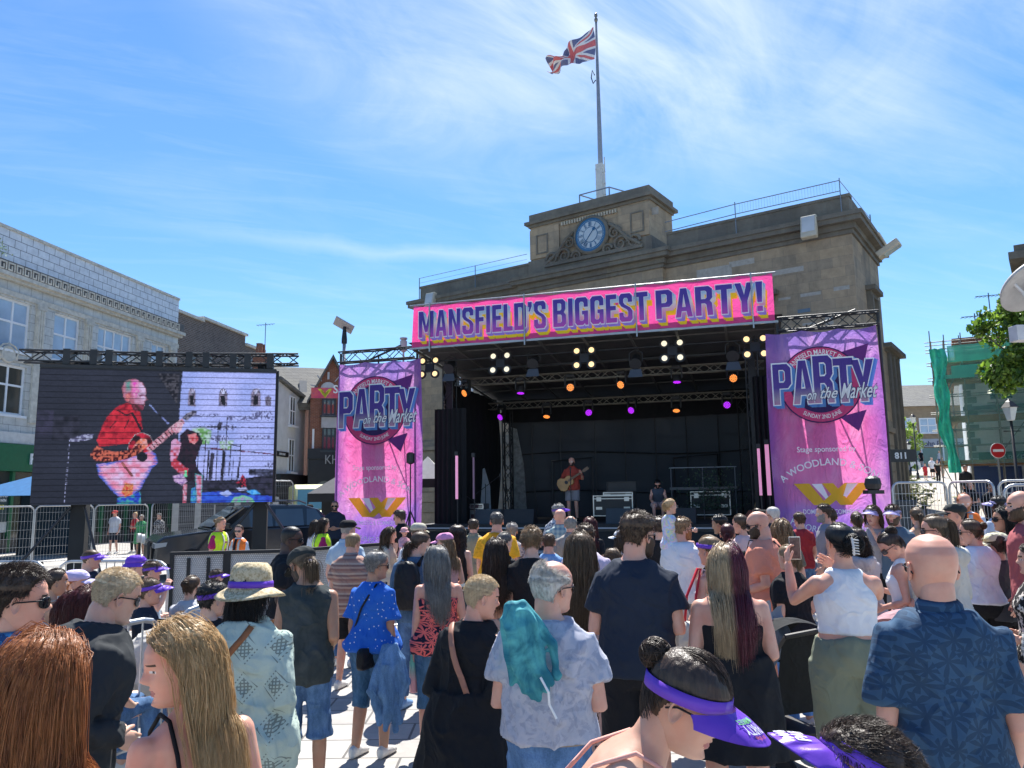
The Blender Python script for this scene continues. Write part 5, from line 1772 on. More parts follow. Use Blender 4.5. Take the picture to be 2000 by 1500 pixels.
# the live picture: painted cell by cell on the panel's own pixel grid (vertex colours of a lit display)
GX,GY = 236,140
au,av = np.meshgrid((np.arange(GX) + .5) / GX,(np.arange(GY) + .5) / GY)
PU = (78 + 462 * au) * (1 - av) + (60 + 477 * au) * av
PV = (717 + 10 * au) * (1 - av) + (988 - 10 * au) * av
def nz(f,sd,sy=1.):
 q_ = np.stack([PU.ravel() / f,PV.ravel() / f * sy,np.full(PU.size,sd * 7.3)],1)
 return vnoise(q_,sd).reshape(PU.shape)
IMG = np.zeros((GY,GX,3))
IMG[:] = np.array([.016,.019,.032])
IMG *= (.7 + .7 * nz(60,1) + .35 * nz(7,2,3.))[...,None]
def paint(pts,c,c2=None,edge=None,nf=9,mixn=.6,soft=.9,shade=None):
 """soft-edged patch: c to c2 by noise, edge colour near its rim"""
 P_ = np.array(pts,float)
 n = len(P_)
 ins = np.zeros(PU.shape,bool)
 dist = np.full(PU.shape,1e9)
 for k in range(n):
  a,b = P_[k],P_[(k + 1) % n]
  cr_ = ((a[1] > PV) != (b[1] > PV)) & (PU < (b[0] - a[0]) * (PV - a[1]) / (b[1] - a[1] + 1e-9) + a[0])
  ins ^= cr_
  ab = b - a
  t_ = np.clip(((PU - a[0]) * ab[0] + (PV - a[1]) * ab[1]) / (ab @ ab + 1e-9),0,1)
  dist = np.minimum(dist,np.hypot(PU - a[0] - t_ * ab[0],PV - a[1] - t_ * ab[1]))
 sdist = np.where(ins,dist,-dist)
 wob = (nz(3.0,5) - .5) * 2.4
 al = np.clip((sdist + wob) / (2 * soft) + .5,0,1)[...,None]
 col = np.array(c,float)[None,None]
 if c2 is not None:
  k = np.clip((nz(nf,n) - .5) * 3 * mixn + .5,0,1)[...,None]
  if shade is not None:
   k = np.clip(shade(PU,PV)[...,None] + (k - .5) * mixn,0,1)
  col = col * (1 - k) + np.array(c2,float) * k
 else:
  col = col * np.ones(PU.shape + (1,))
 if edge is not None:
  ke = np.clip(1 - sdist / edge[1] + (nz(5,11,4.) - .5),0,1)[...,None]
  col = col * (1 - ke) + np.array(edge[0],float) * ke
 IMG[:] = IMG * (1 - al) + col * al
def stroke(a,b,w,c,c2=None):
 dx_,dy_ = b[0] - a[0],b[1] - a[1]
 l_ = math.hypot(dx_,dy_)
 x_,y_ = -dy_ / l_ * w / 2,dx_ / l_ * w / 2
 paint([(a[0] + x_,a[1] + y_),(b[0] + x_,b[1] + y_),(b[0] - x_,b[1] - y_),(a[0] - x_,a[1] - y_)],c,c2,soft=.6)
DK,SB_ = (.010,.011,.018),(.27,.34,.74)
paint([(55,800),(103,802),(100,862),(50,860)],(.035,.035,.07),(.02,.022,.04))
paint([(103,815),(152,812),(150,860),(100,862)],(.03,.032,.055),DK)
paint([(300,728),(344,728),(340,790),(320,760)],(.06,.06,.08),DK,nf=3,mixn=1.)
paint([(350,724),(545,726),(541,950),(400,945),(372,900),(343,870),(345,800)],SB_,(.38,.43,.86),nf=40)
for cx_,w_ in ((369,15),(432,17),(499,20)):
 paint([(cx_ - w_ / 2,793),(cx_ - w_ / 2,768),(cx_ - w_ / 3,760),(cx_,757),(cx_ + w_ / 3,760),(cx_ + w_ / 2,768),(cx_ + w_ / 2,793)],(.05,.05,.09),(.25,.22,.35),nf=3)
 paint([(cx_ - w_ / 4,790),(cx_ - w_ / 4,772),(cx_ + w_ / 4,772),(cx_ + w_ / 4,790)],DK,soft=.6)
 for k_ in (-1,0,1):
  stroke((cx_ + k_ * 1,768),(cx_ + k_ * 6,758),1.2,(.5,.55,.85))
paint([(519,792),(519,776),(525,771),(531,776),(531,792)],(.06,.05,.1),(.2,.2,.3),nf=2)
for a_,b_3,w_,h_ in ((365,808,60,6),(440,812,95,9),(490,802,45,14),(395,830,60,10),(470,850,60,8),(520,900,20,14),(405,850,40,14)):
 paint([(a_,b_3),(a_ + w_,b_3),(a_ + w_,b_3 + h_),(a_,b_3 + h_)],(.10,.11,.25),(.36,.42,.82),nf=2.6,mixn=1.6,soft=2)
paint([(370,838),(392,834),(410,842),(405,868),(380,870)],(.12,.30,.10),(.35,.5,.5),nf=4,mixn=1.2,soft=2)
paint([(425,862),(455,860),(450,880),(428,878)],(.2,.36,.2),(.4,.5,.7),nf=3,mixn=1.2,soft=2)
stroke((388,874),(540,887),2.2,(.12,.02,.05),DK)
stroke((360,832),(540,836),1.2,DK)
for x_,y0,y1,w_ in ((424,820,945,1.8),(441,815,930,1.2),(470,868,935,1.8),(450,868,930,2.2),(398,860,940,2),(436,880,938,6),(412,885,938,8),(385,870,935,1.8),(467,905,940,3),(428,825,840,8),(405,880,940,3),(456,890,938,1.2),(378,885,940,3)):
 stroke((x_,y0),(x_ - 4,y1),w_,DK,(.05,.05,.10))
stroke((450,868),(468,872),1.6,DK)
stroke((358,892),(395,932),3.5,DK)
paint([(372,933),(400,938),(470,936),(545,922),(541,985),(370,985)],DK,(.03,.03,.06),nf=5)
paint([(487,915),(541,916),(541,929),(487,927)],DK,(.07,.08,.16),nf=4)
paint([(385,962),(430,959),(500,965),(541,968),(541,984),(385,984)],(.02,.04,.42),(.03,.10,.60),nf=6)
paint([(448,984),(458,970),(478,966),(496,972),(504,984)],(.35,.12,.55),(.05,.45,.35),edge=((.15,.5,.25),7),nf=6)
paint([(425,962),(445,957),(455,964),(440,969)],(.30,.38,.75),soft=.6)
paint([(462,952),(481,951),(486,956),(468,958)],(.38,.42,.72),soft=.6)
paint([(483,958),(500,955),(512,963),(495,966)],(.03,.25,.70),(.1,.4,.8),nf=3)
paint([(462,942),(470,936),(474,925),(481,934),(482,948),(470,952)],(.35,.02,.05),DK,nf=3,mixn=1.2)
paint([(346,850),(360,838),(384,846),(392,862),(378,900),(386,932),(362,944),(352,920),(345,900)],DK,(.03,.015,.03),nf=5)
paint([(330,862),(338,857),(349,866),(346,882),(340,898),(352,908),(364,916),(362,928),(348,926),(330,910),(327,890)],(.55,.30,.52),(.42,.04,.07),nf=6,mixn=1.2,shade=lambda u,v: (v - 870) / 45)
paint([(362,850),(378,846),(384,858),(376,868),(366,864)],(.45,.03,.05),(.6,.3,.35),nf=4)
paint([(333,930),(352,925),(362,940),(352,948),(336,940)],(.25,.16,.40),(.5,.35,.6),nf=2.5,mixn=1.4)
paint([(353,945),(362,945),(360,985),(354,985)],(.42,.08,.14),(.5,.35,.5),nf=3)
paint([(378,925),(393,928),(391,985),(381,985)],(.45,.10,.16),(.5,.32,.55),edge=((.05,.30,.35),3),nf=4)
paint([(370,955),(379,950),(381,985),(370,985)],(.03,.12,.55),(.05,.3,.5),nf=3)
paint([(356,919),(361,919),(361,931),(356,931)],(.15,.6,.35),soft=.6)
rf = lambda u,v: .15 + .5 * np.abs(nz(16,21) * 2 - 1) + .3 * (nz(6,22) > .62)
paint([(203,816),(220,797),(240,786),(256,792),(268,806),(272,838),(267,850),(246,868),(215,870),(190,874),(184,862),(194,835)],(.60,.028,.05),(.13,.004,.015),nf=7,mixn=.5,shade=rf)
for a_,b_3,w_ in (((222,801),(242,812),2.5),((242,812),(252,806),2.),((208,838),(222,822),1.6),((238,838),(246,818),1.8),((252,806),(272,846),4.5)):
 stroke(a_,b_3,w_,DK)
fsh = lambda u,v: np.clip((u - 250) / 26 - .1 + (v < 760) * .15,0,1)
paint([(232,757),(236,745),(247,739),(260,740),(271,746),(278,757),(279,768),(277,772),(281,780),(276,784),(277,792),(270,799),(258,800),(252,792),(246,784),(240,784),(234,775)],(.34,.10,.16),(.60,.46,.72),edge=((.28,.09,.12),3),nf=7,mixn=.5,shade=fsh)
paint([(252,742),(262,742),(264,762),(258,778),(252,770)],(.58,.05,.42),(.65,.3,.5),nf=4,soft=3)
paint([(238,744),(248,742),(248,762),(240,764)],(.05,.28,.24),(.2,.2,.25),nf=4,soft=3)
paint([(264,770),(276,769),(277,772),(266,774)],(.12,.02,.06),soft=1)
paint([(250,788),(262,790),(275,790),(272,802),(262,804),(253,800)],(.06,.015,.02),(.22,.04,.08),nf=3)
paint([(238,770),(246,767),(249,776),(244,785),(239,780)],(.55,.20,.20),(.4,.06,.1),nf=3)
stroke((284,788),(300,806),2.5,(.10,.13,.40),(.3,.4,.7))
stroke((300,806),(323,828),3,(.18,.22,.5),DK)
paint([(184,908),(216,903),(241,894),(262,888),(286,878),(299,888),(303,905),(291,916),(280,936),(269,957),(251,970),(234,975),(220,965),(203,947),(188,929)],(.60,.42,.68),(.62,.20,.34),edge=((.06,.12,.55),8),nf=8,mixn=1.)
paint([(246,866),(258,849),(272,845),(287,851),(295,866),(290,882),(262,891),(240,893)],(.02,.008,.012),(.5,.02,.05),nf=8,mixn=1.2,edge=((.35,.38,.45),1.6))
paint([(258,868),(270,856),(280,858),(283,872),(262,888),(250,884)],(.60,.16,.08),(.62,.3,.32),nf=5)
paint([(225,973),(245,970),(270,960),(271,988),(224,988)],(.02,.05,.45),(.05,.30,.35),nf=5,mixn=1.3)
paint([(172,890),(184,872),(200,880),(220,884),(250,880),(266,866),(274,874),(262,890),(240,899),(205,904),(180,900)],(.05,.008,.012),(.50,.12,.08),nf=3.2,mixn=1.6)
paint([(272 + 11 * math.cos(t_),893 + 10 * math.sin(t_)) for t_ in np.linspace(0,2 * math.pi,14)[:-1]],DK)
paint([(280,876),(287,885),(334,845),(356,826),(350,817),(330,832)],(.45,.16,.22),(.55,.38,.5),nf=3)
for k_ in range(11):
 stroke((284 + k_ * 6.4,872 - k_ * 5.1),(291 + k_ * 6.4,880 - k_ * 5.1),2.2,(.06,.01,.02))
paint([(350,817),(358,808),(372,801),(379,804),(376,810),(360,822)],(.04,.04,.07),(.2,.2,.3),nf=2.5,mixn=1.5)
paint([(330,838),(345,822),(354,826),(348,842),(338,848)],(.52,.20,.32),(.6,.45,.55),nf=3)
stroke((233,904),(254,932),5,(.10,.03,.04),(.3,.1,.1))
paint([(232,962),(240,944),(256,946),(254,966),(240,972)],(.5,.06,.04),(.55,.25,.1),nf=3,mixn=1.4)
for k_ in range(15):
 stroke((133 - k_ * .6,860 + k_ * 8.4),(132.6 - k_ * .6,864 + k_ * 8.4),1.4,(.30,.33,.55))
paint([(134,858),(160,850),(178,849),(176,858),(160,862),(134,864)],(.30,.32,.5),(.1,.1,.2),nf=3,mixn=1.5)
IMG *= (.78 + .44 * nz(2.2,31,2.))[...,None]
IMG *= np.where((np.arange(GY) % 6) < 1,.42,1.)[:,None,None]
gx_,gz_ = np.linspace(0.01,SW - .01,GX + 1),np.linspace(Z1 - .02,Z0 + .01,GY + 1)
A_,B_ = np.meshgrid(gx_,gz_)
V = np.stack([A_,np.full(A_.shape,.016),B_],2).reshape(-1,3)
ii = np.arange((GX + 1) * (GY + 1)).reshape(GY + 1,GX + 1)
F = np.stack([ii[:-1,:-1],ii[1:,:-1],ii[1:,1:],ii[:-1,1:]],-1).reshape(-1,4)
me = np_mesh('display', V, F)
ca_ = me.color_attributes.new('picture', 'FLOAT_COLOR', 'CORNER')
ca_.data.foreach_set('color', np.repeat(np.concatenate([IMG, np.ones((GY, GX, 1))],2).reshape(-1,4),4, axis=0).astype(np.float32).ravel())
mm = bpy.data.materials.new('led_display')
mm.use_nodes = True
nb = NB(mm.node_tree)
b = mm.node_tree.nodes['Principled BSDF']
nb.put(b, 'Base Color', (.012,.012,.014))
b.inputs['Roughness'].default_value = .7
b.inputs['Specular IOR Level'].default_value = .15
nb.put(b, 'Emission Color', nb.n('ShaderNodeAttribute', out=0, attribute_name='picture'))
b.inputs['Emission Strength'].default_value = .58
me.materials.append(mm)
o = bpy.data.objects.new('display', me)
COL.objects.link(o)
o.parent = scr
m = MB()
truss(m,(-.5,.25,5.5),(3.0,.25,5.5),.35,.26,10,.05,.025)
truss(m,(3.0,.25,5.5),(6.0,.25,5.58),.35,.26,9,.05,.025)
for x_ in (.55,1.15,1.5,2.3,2.65,3.35,3.75,4.4,4.75,5.3):
 m.box(x_ - .08,x_ + .08,.05,.45,5.3,5.68)
 m.bar((x_,.15,5.28),(x_,.15,5.38),.04)
for x_ in np.arange(.3,5.4,.27):
 m.bar((x_,.1,5.27),(x_,.1,5.36),.02)
m.build('truss', BKM, scr)
for x_ in (.95,5.15):
 MB().box(x_ - .17, x_ + .17,.35,.7,0,5.45).build('post', BKC, scr)
for x_,sx_ in ((.95,-1),(.95,1),(5.15,1),(5.15,-1)):
 m = MB()
 m.bar((x_ + sx_ * .15,.3,1.85),(x_ + sx_ * (1.35 if sx_ < 0 or x_ > 4 else .75),-.15,.15),.07,seg=8)
 m.bar((x_ + sx_ * .1,.45,.1),(x_ + sx_ * 1.6,.45,.1),.1)
 m.build('brace', mat('brace_black', (.05,.05,.055),.35,.6), scr)
# ================================================================ fences and barriers
ZN = mat('zinc_tube', (.46,.47,.48),.35,.7,.15,4)
def heras(label, a, b, h=1.95, z0=0., z1=0., grp='mesh fence panels'):
 a,b = Vector((a[0],a[1],z0)),Vector((b[0],b[1],z1))
 d = b - a
 l_ = d.length
 t = thing('mesh_fence_panel', label, 'fence', tuple(a), math.atan2(d.y, d.x), grp)
 dz = (z1 - z0) / l_
 r = .16
 m = MB()
 pts = [(.02,0,.05),(.02,0,h - r)] + [(.02 + r * (1 - math.cos(t_)),0,h - r + r * math.sin(t_)) for t_ in np.linspace(.3,1.57,4)]
 pts += [(l_ - .02 - r * (1 - math.sin(t_)),0,h - r + r * math.cos(t_) + dz * l_) for t_ in np.linspace(0,1.27,4)] + [(l_ - .02,0,h - r + dz * l_),(l_ - .02,0,.05 + dz * l_)]
 m.tube(pts,.024,8)
 m.bar((0,0,.15),(l_,0,.15 + dz * l_),.035,seg=6)
 m.build('frame', ZN, t)
 m = MB()
 k = .07
 while k < l_ - .05:
  m.bar((k,0,.15 + dz * k),(k,0,h + dz * k - .03),.006)
  k += .085
 for z_ in np.arange(.35,h - .1,.26):
  m.bar((.02,0,z_),(l_ - .02,0,z_ + dz * l_),.008)
 m.build('wire_mesh', ZN, t)
 m = MB()
 for x_ in (0.02,):
  m.box(x_ - .3,x_ + .3,-.12,.12,0,.14)
 m.build('foot_block', BKC, t, bevel=.03)
 return t
A0 = at(-60,1000,23)
A1 = at(290,1000,26.5)
n_ = 3
labs = ['mesh fence panel at the far left before the betting shop window', 'mesh fence panel behind the left leg of the big screen', 'mesh fence panel ending beside the woman in green']
for i in range(n_):
 p,q_ = A0.lerp(A1,i / n_),A0.lerp(A1,(i + 1) / n_)
 heras(labs[i],(p.x,p.y),(q_.x,q_.y),1.85)
B1 = at(420,1000,29)
heras('mesh fence panel behind the bonnet of the black car', (A1.x + .1, A1.y),(B1.x, B1.y),1.9)
B2,B3 = at(525,1000,27),at(572,1000,28)
heras('short length of mesh fence above the black car roof', (B2.x, B2.y),(B3.x, B3.y),2.6)
C = [at(1740,940,17),at(1834,940,17.5),at(1941,940,16),at(2040,940,15.5)]
heras('mesh fence panel across the street beside the town hall', (C[0].x, 17),(C[1].x, 17.2),2.15)
heras('mesh fence panel behind the orange vest steward', (C[1].x + .03,17.2),(C[2].x, 16),2.15)
heras('mesh fence panel across the street at the right edge', (C[2].x + .06,16),(C[3].x, 15.5),2.15)
q_ = at(1962,1000,13)
heras('nearest mesh fence panel standing forward at the right edge', (q_.x, 13),(q_.x + 2.3,12.4),2.05)
# grey hoarding behind the car
HB = mat('hoarding_grey', (.10,.105,.11),.6,0,.2)
p,q_ = at(340,1000,31),at(540,1000,33)
t = thing('site_hoarding', 'dark grey slatted hoarding with pale posts behind the black car', 'fence', (p.x, p.y, 0), math.atan2(q_.y - p.y, q_.x - p.x))
l_ = (q_ - p).length
m = MB()
for k in range(9):
 m.box(0,l_,0,.04,.05 + k * .21,.24 + k * .21)
m.build('slats', HB, t)
for x_ in (.05,l_ * .22,l_ * .6,l_ - .05):
 MB().box(x_ - .12, x_ + .12,-.06,0,0,2.05).build('post', mat('pale_post', (.42,.42,.40),.6), t)
def crowd_barrier(label, a, b, h=1.1, grp='crowd barriers'):
 a,b = Vector((a.x,a.y,0)),Vector((b.x,b.y,0))
 d = b - a
 l_ = d.length
 t = thing('crowd_barrier', label, 'barrier', tuple(a), math.atan2(d.y, d.x), grp)
 r = .2
 m = MB()
 pts = [(.02,0,.12),(.02,0,h - r)] + [(.02 + r * (1 - math.cos(t_)),0,h - r + r * math.sin(t_)) for t_ in np.linspace(.3,1.57,4)]
 pts += [(l_ - .02 - r * (1 - math.sin(t_)),0,h - r + r * math.cos(t_)) for t_ in np.linspace(0,1.27,4)] + [(l_ - .02,0,h - r),(l_ - .02,0,.12)]
 m.tube(pts,.021,8)
 m.bar((0,0,.2),(l_,0,.2),.03,seg=6)
 m.build('frame', ZN, t)
 m = MB()
 k = .14
 while k < l_ - .1:
  m.bar((k,0,.2),(k,0,h - .01),.015,seg=6)
  k += .13
 m.build('bars', ZN, t)
 m = MB()
 for x_ in (.25,l_ - .25):
  m.bar((x_,-.28,.02),(x_,.28,.02),.05,.03)
  m.bar((x_,0,.02),(x_,0,.2),.03)
 m.build('foot', ZN, t)
 return t
for lab, a, b in (('crowd barrier at the far left behind the seated people', at(-120,1100,12), at(92,1100,11.8)),('crowd barrier behind the seated man in a navy tee', at(112,1100,11.8), at(332,1100,11.6)),('low crowd barrier end between the black hoodie and the blonde girl', at(160,1200,5.5), at(325,1200,6.2)),('crowd barrier running to the straw hat woman', at(338,1200,6.5), at(470,1200,7.0)),('crowd barrier behind the striped shirt man', at(640,1200,10.6), at(800,1200,11.4))):
 crowd_barrier(lab,a,b)
# front of stage barrier with perforated panels
PER = brick('perforated_panel', (.60,.60,.58),(.52,.52,.50),(.28,.28,.28),.03,.03,.008,.5,.5,(.62,.60,.56),.2)
fa,fb_ = at(333,1080,12.3),at(560,1080,12.6)
fc = at(800,1080,14.5)
segs = [(fa,fa.lerp(fb_,.48)),(fa.lerp(fb_,.48),fb_),(fb_,fb_.lerp(fc,.5)),(fb_.lerp(fc,.5),fc)]
zt_ = at(440,1076,12.4).z
for i,(a,b) in enumerate(segs):
 d = b - a
 l_ = math.hypot(d.x,d.y)
 t = thing('pit_barrier', ['left panel of the front of stage barrier, light and scuffed', 'mottled grey barrier panel behind the straw hat', 'barrier panel behind the man in the black cap', 'barrier panel below the left party banner'][i], 'barrier', (a.x, a.y, 0), math.atan2(d.y, d.x), 'front of stage barrier panels')
 MB().box(.04, l_ - .04,0,.03,.08, zt_ - .05).build('panel', PER, t)
 m = MB().box(0,l_,-.04,.06,zt_ - .05,zt_).box(0,.06,-.03,.05,0,zt_ - .05).box(l_ - .05,l_,-.03,.05,0,zt_ - .05)
 m.box(l_ * .3,l_ * .3 + .05,-.02,0,.1,zt_ - .1).box(l_ * .65,l_ * .65 + .05,-.02,0,.1,zt_ - .1) if i == 0 else None
 m.build('top_rail', BKC, t)
# ================================================================ people: engine
TMP = bpy.data.scenes.new('tmp')
def loftN(rings,cap=True):
 """rings: (k, n, 3) -> verts, faces"""
 R_ = np.asarray(rings,float)
 k,n = R_.shape[:2]
 V = R_.reshape(-1,3)
 F = []
 for i in range(k - 1):
  for j in range(n):
   a,b = i * n + j,i * n + (j + 1) % n
   F.append((a,b,b + n,a + n))
 if cap:
  V = np.vstack([V,R_[0].mean(0),R_[-1].mean(0)])
  c0,c1 = k * n,k * n + 1
  for j in range(n):
   F.append((c0,(j + 1) % n,j,c0))
   F.append((c1,(k - 1) * n + j,(k - 1) * n + (j + 1) % n,c1))
 return V,F
def tubeN(pts,rad_,seg=12,sq=1.,capr=True):
 pts = np.asarray(pts,float)
 rr = np.asarray(rad_,float) if np.ndim(rad_) else np.full(len(pts),rad_)
 if capr:                                      # rounded ends
  d0 = pts[0] - pts[1]
  d0 /= np.linalg.norm(d0)
  d1 = pts[-1] - pts[-2]
  d1 /= np.linalg.norm(d1)
  pts = np.vstack([pts[0] + d0 * rr[0] * .85,pts[0] + d0 * rr[0] * .5,pts,pts[-1] + d1 * rr[-1] * .5,pts[-1] + d1 * rr[-1] * .85])
  rr = np.concatenate([[rr[0] * .4,rr[0] * .84],rr,[rr[-1] * .84,rr[-1] * .4]])
 rings = []
 x = None
 for i,p in enumerate(pts):
  d = pts[min(i + 1,len(pts) - 1)] - pts[max(i - 1,0)]
  d = d / (np.linalg.norm(d) + 1e-9)
  if x is None:
   up = np.array([0,1.,0]) if abs(d[1]) < .9 else np.array([1.,0,0])
   x = np.cross(d,up)
  x = x - d * x.dot(d)
  x /= np.linalg.norm(x)
  y = np.cross(d,x)
  t = np.arange(seg) * 2 * np.pi / seg
  rings.append(p + rr[i] * (np.cos(t)[:,None] * x + np.sin(t)[:,None] * y * sq))
 return loftN(rings)
def join(parts):
 V,F,o = [],[],0
 for v,f in parts:
  V.append(v)
  F += [tuple(i + o for i in q) for q in f]
  o += len(v)
 return np.vstack(V),F
def tri(F):
 """drop the doubled index of fan caps"""
 return [q if q[0] != q[-1] else q[:3] for q in F]
def mk(V, F, name='m'):
 me = bpy.data.meshes.new(name)
 me.from_pydata(V.tolist(),[],tri(F))
 return me
def remesh(parts,vox,smooth=4):
 V,F = join(parts)
 me = mk(V,F)
 ob = bpy.data.objects.new('tmp', me)
 TMP.collection.objects.link(ob)
 r = ob.modifiers.new('r', 'REMESH')
 r.mode = 'VOXEL'
 r.voxel_size = vox
 r.adaptivity = 0
 s = ob.modifiers.new('s', 'SMOOTH')
 s.factor = .5
 s.iterations = smooth
 TMP.view_layers[0].update()
 dg = TMP.view_layers[0].depsgraph
 out = bpy.data.meshes.new_from_object(ob.evaluated_get(dg))
 bpy.data.objects.remove(ob)
 bpy.data.meshes.remove(me)
 n = len(out.vertices)
 V = np.empty(n * 3,np.float32)
 out.vertices.foreach_get('co', V)
 N_ = np.empty(n * 3,np.float32)
 out.vertex_normals.foreach_get('vector', N_)
 F = [tuple(p.vertices) for p in out.polygons]
 bpy.data.meshes.remove(out)
 return V.reshape(-1,3).astype(float),F,N_.reshape(-1,3)
def folds(V,N_,amp,seed,z_stretch=.5,freq=9.):
 """cloth creases: ridged noise, long along z"""
 q = V.copy()
 q[:,2] *= z_stretch
 q += (vnoise(V * 4 + 7,seed)[:,None] - .5) * .22
 r1 = 1 - np.abs(vnoise(q * freq,seed) * 2 - 1)
 r2 = 1 - np.abs(vnoise(q * freq * 2.2 + 3,seed + 1) * 2 - 1)
 big = vnoise(V * 5,seed + 2) - .5
 h = (r1 ** 3 - .28) * 1.5 + (r2 ** 2 - .35) * .35 + big * 1.5
 return V + N_ * (h * amp)[:,None]
# ---------------------------------------------------------------- head shape
HZ = [-.116,-.108,-.095,-.078,-.060,-.042,-.025,0,.028,.055,.080,.100,.112,.118]
HF = [.045,.076,.089,.086,.086,.087,.088,.086,.092,.089,.073,.050,.028,.003]
HBk = [.020,.022,.025,.035,.055,.070,.081,.092,.098,.098,.086,.064,.038,.003]
HW = [.022,.036,.046,.054,.059,.064,.068,.072,.0745,.074,.066,.051,.031,.003]
def head_grid(nz,na,off=None,feat=True,fem=False):
 """grid of a head, centre at eye level; off(az, z) pushes the surface out"""
 z = np.interp(np.linspace(0,1,nz) ** 1.0,np.linspace(0,1,nz),-.116 + .234 * (1 - np.cos(np.linspace(0,np.pi,nz))) / 2)
 f,b,w = np.interp(z,HZ,HF),np.interp(z,HZ,HBk),np.interp(z,HZ,HW)
 if fem:
  w = w * np.interp(z,[-.11,-.03,.03],[.88,.95,.98])
  f = f * np.interp(z,[-.11,-.05,0],[.94,.98,1.])
 az = np.arange(na) * 2 * np.pi / na            # 0 = front (+y),grows to the right (+x)
 A,Z = np.meshgrid(az,z)
 Wd,Ff,Bb = w[:,None],f[:,None],b[:,None]
 ca,sa = np.cos(A),np.sin(A)
 e = 2 / 2.25
 X = Wd * np.sign(sa) * np.abs(sa) ** e
 Y = np.where(ca > 0,Ff * np.abs(ca) ** e,-Bb * np.abs(ca) ** e)
 if feat:
  fr = np.clip(ca,0,1)
  g = lambda x0,z0_,sx,sz: np.exp(-((X - x0) / sx) ** 2 - ((Z - z0_) / sz) ** 2) * (fr > 0)
  nose = np.clip(np.interp(Z,[-.040,-.032,-.022,.0,.022,.03],[0,.016,.026,.012,.003,0]),0,1)
  Y = Y + nose * np.exp(-(X / (.0095 + .004 * (Z < -.015))) ** 2) * fr
  Y = Y + .007 * (g(.013,-.030,.006,.008) + g(-.013,-.030,.006,.008))
  Y = Y - .011 * (g(.031,.001,.015,.011) + g(-.031,.001,.015,.011))
  Y = Y + .005 * (g(.031,0,.010,.007) + g(-.031,0,.010,.007))
  Y = Y + .005 * (g(.028,.028,.02,.007) + g(-.028,.028,.02,.007))
  Y = Y + .0065 * (g(0,-.053,.020,.005) + g(0,-.066,.017,.006)) - .005 * g(0,-.0595,.024,.003)
  Y = Y - .004 * g(0,-.078,.02,.006) + .006 * g(0,-.098,.016,.012)
  Y = Y + .004 * (g(.045,-.025,.015,.02) + g(-.045,-.025,.015,.02))
 V = np.stack([X,Y,Z],2)
 if off is not None:
  N_ = np.stack([X / Wd ** 2,Y / np.where(Y > 0,Ff,Bb) ** 2,Z / .118 ** 2],2)
  N_ /= np.linalg.norm(N_,axis=2)[:,:,None] + 1e-9
  V = V + N_ * off(A,Z)[:,:,None]
 return V
def az_deg(A):
 a = np.degrees(A)
 return np.where(a > 180,360 - a,a)
def sstep(x):
 x = np.clip(x,0,1)
 return x * x * (3 - 2 * x)
def zline(a):
 return np.interp(a,[0,40,62,75,92,108,128,180],[.074,.070,.058,.02,.005,-.015,-.062,-.072])
def ear(s_,res=10):
 """outer ear as a cupped disc"""
 rings = []
 for k,(r,y) in enumerate(((.1,-.004),(.55,-.006),(.8,.001),(1.,.004),(1.03,-.002),(.85,-.008),(.4,-.012),(.1,-.012))):
  t = np.arange(16) * 2 * np.pi / 16
  ex = np.cos(t) * .017 * r * (1 - .25 * (np.sin(t) < 0) * np.abs(np.sin(t)))
  ez = np.sin(t) * .031 * r
  # local: ex along -y (backwards),ez up,y outwards
  rings.append(np.stack([s_ * (.074 + y + .012 * (ex < 0) * (-ex / .017) * 0 + .3 * (ex + .017)),-.004 - ex * .95,-.008 + ez],1))
 V,F = loftN(rings)
 return V,F if s_ < 0 else [q[::-1] if q[0] != q[-1] else (q[0],q[2],q[1],q[0]) for q in F]
def rotm(pitch=0,yaw=0,roll=0):
 """pitch + = look down, yaw + = turn left, roll + = tilt right"""
 cp,sp = math.cos(rad(-pitch)),math.sin(rad(-pitch))
 cy,sy = math.cos(rad(yaw)),math.sin(rad(yaw))
 cr,sr = math.cos(rad(roll)),math.sin(rad(roll))
 Rp = np.array([[1,0,0],[0,cp,-sp],[0,sp,cp]])
 Ry = np.array([[cy,-sy,0],[sy,cy,0],[0,0,1]])
 Rr = np.array([[cr,0,sr],[0,1,0],[-sr,0,cr]])
 return Ry @ Rr @ Rp
TM = [(.80,.135,.095,0),(.86,.155,.110,-.005),(.95,.167,.118,-.008),(1.04,.152,.108,0),(1.12,.150,.106,.004),(1.22,.162,.114,.004),(1.31,.180,.118,.0),(1.36,.184,.110,-.004),(1.40,.170,.098,-.008),(1.435,.132,.082,-.012),(1.465,.094,.068,-.014),(1.50,.066,.060,-.012)]
TF = [(.80,.150,.105,0),(.86,.172,.122,-.010),(.93,.180,.126,-.014),(1.02,.158,.105,-.003),(1.10,.136,.094,.004),(1.18,.142,.102,.008),(1.26,.156,.122,.016),(1.33,.162,.108,.006),(1.38,.156,.094,-.006),(1.415,.128,.080,-.011),(1.445,.092,.066,-.014),(1.47,.070,.058,-.013),(1.49,.056,.052,-.012)]
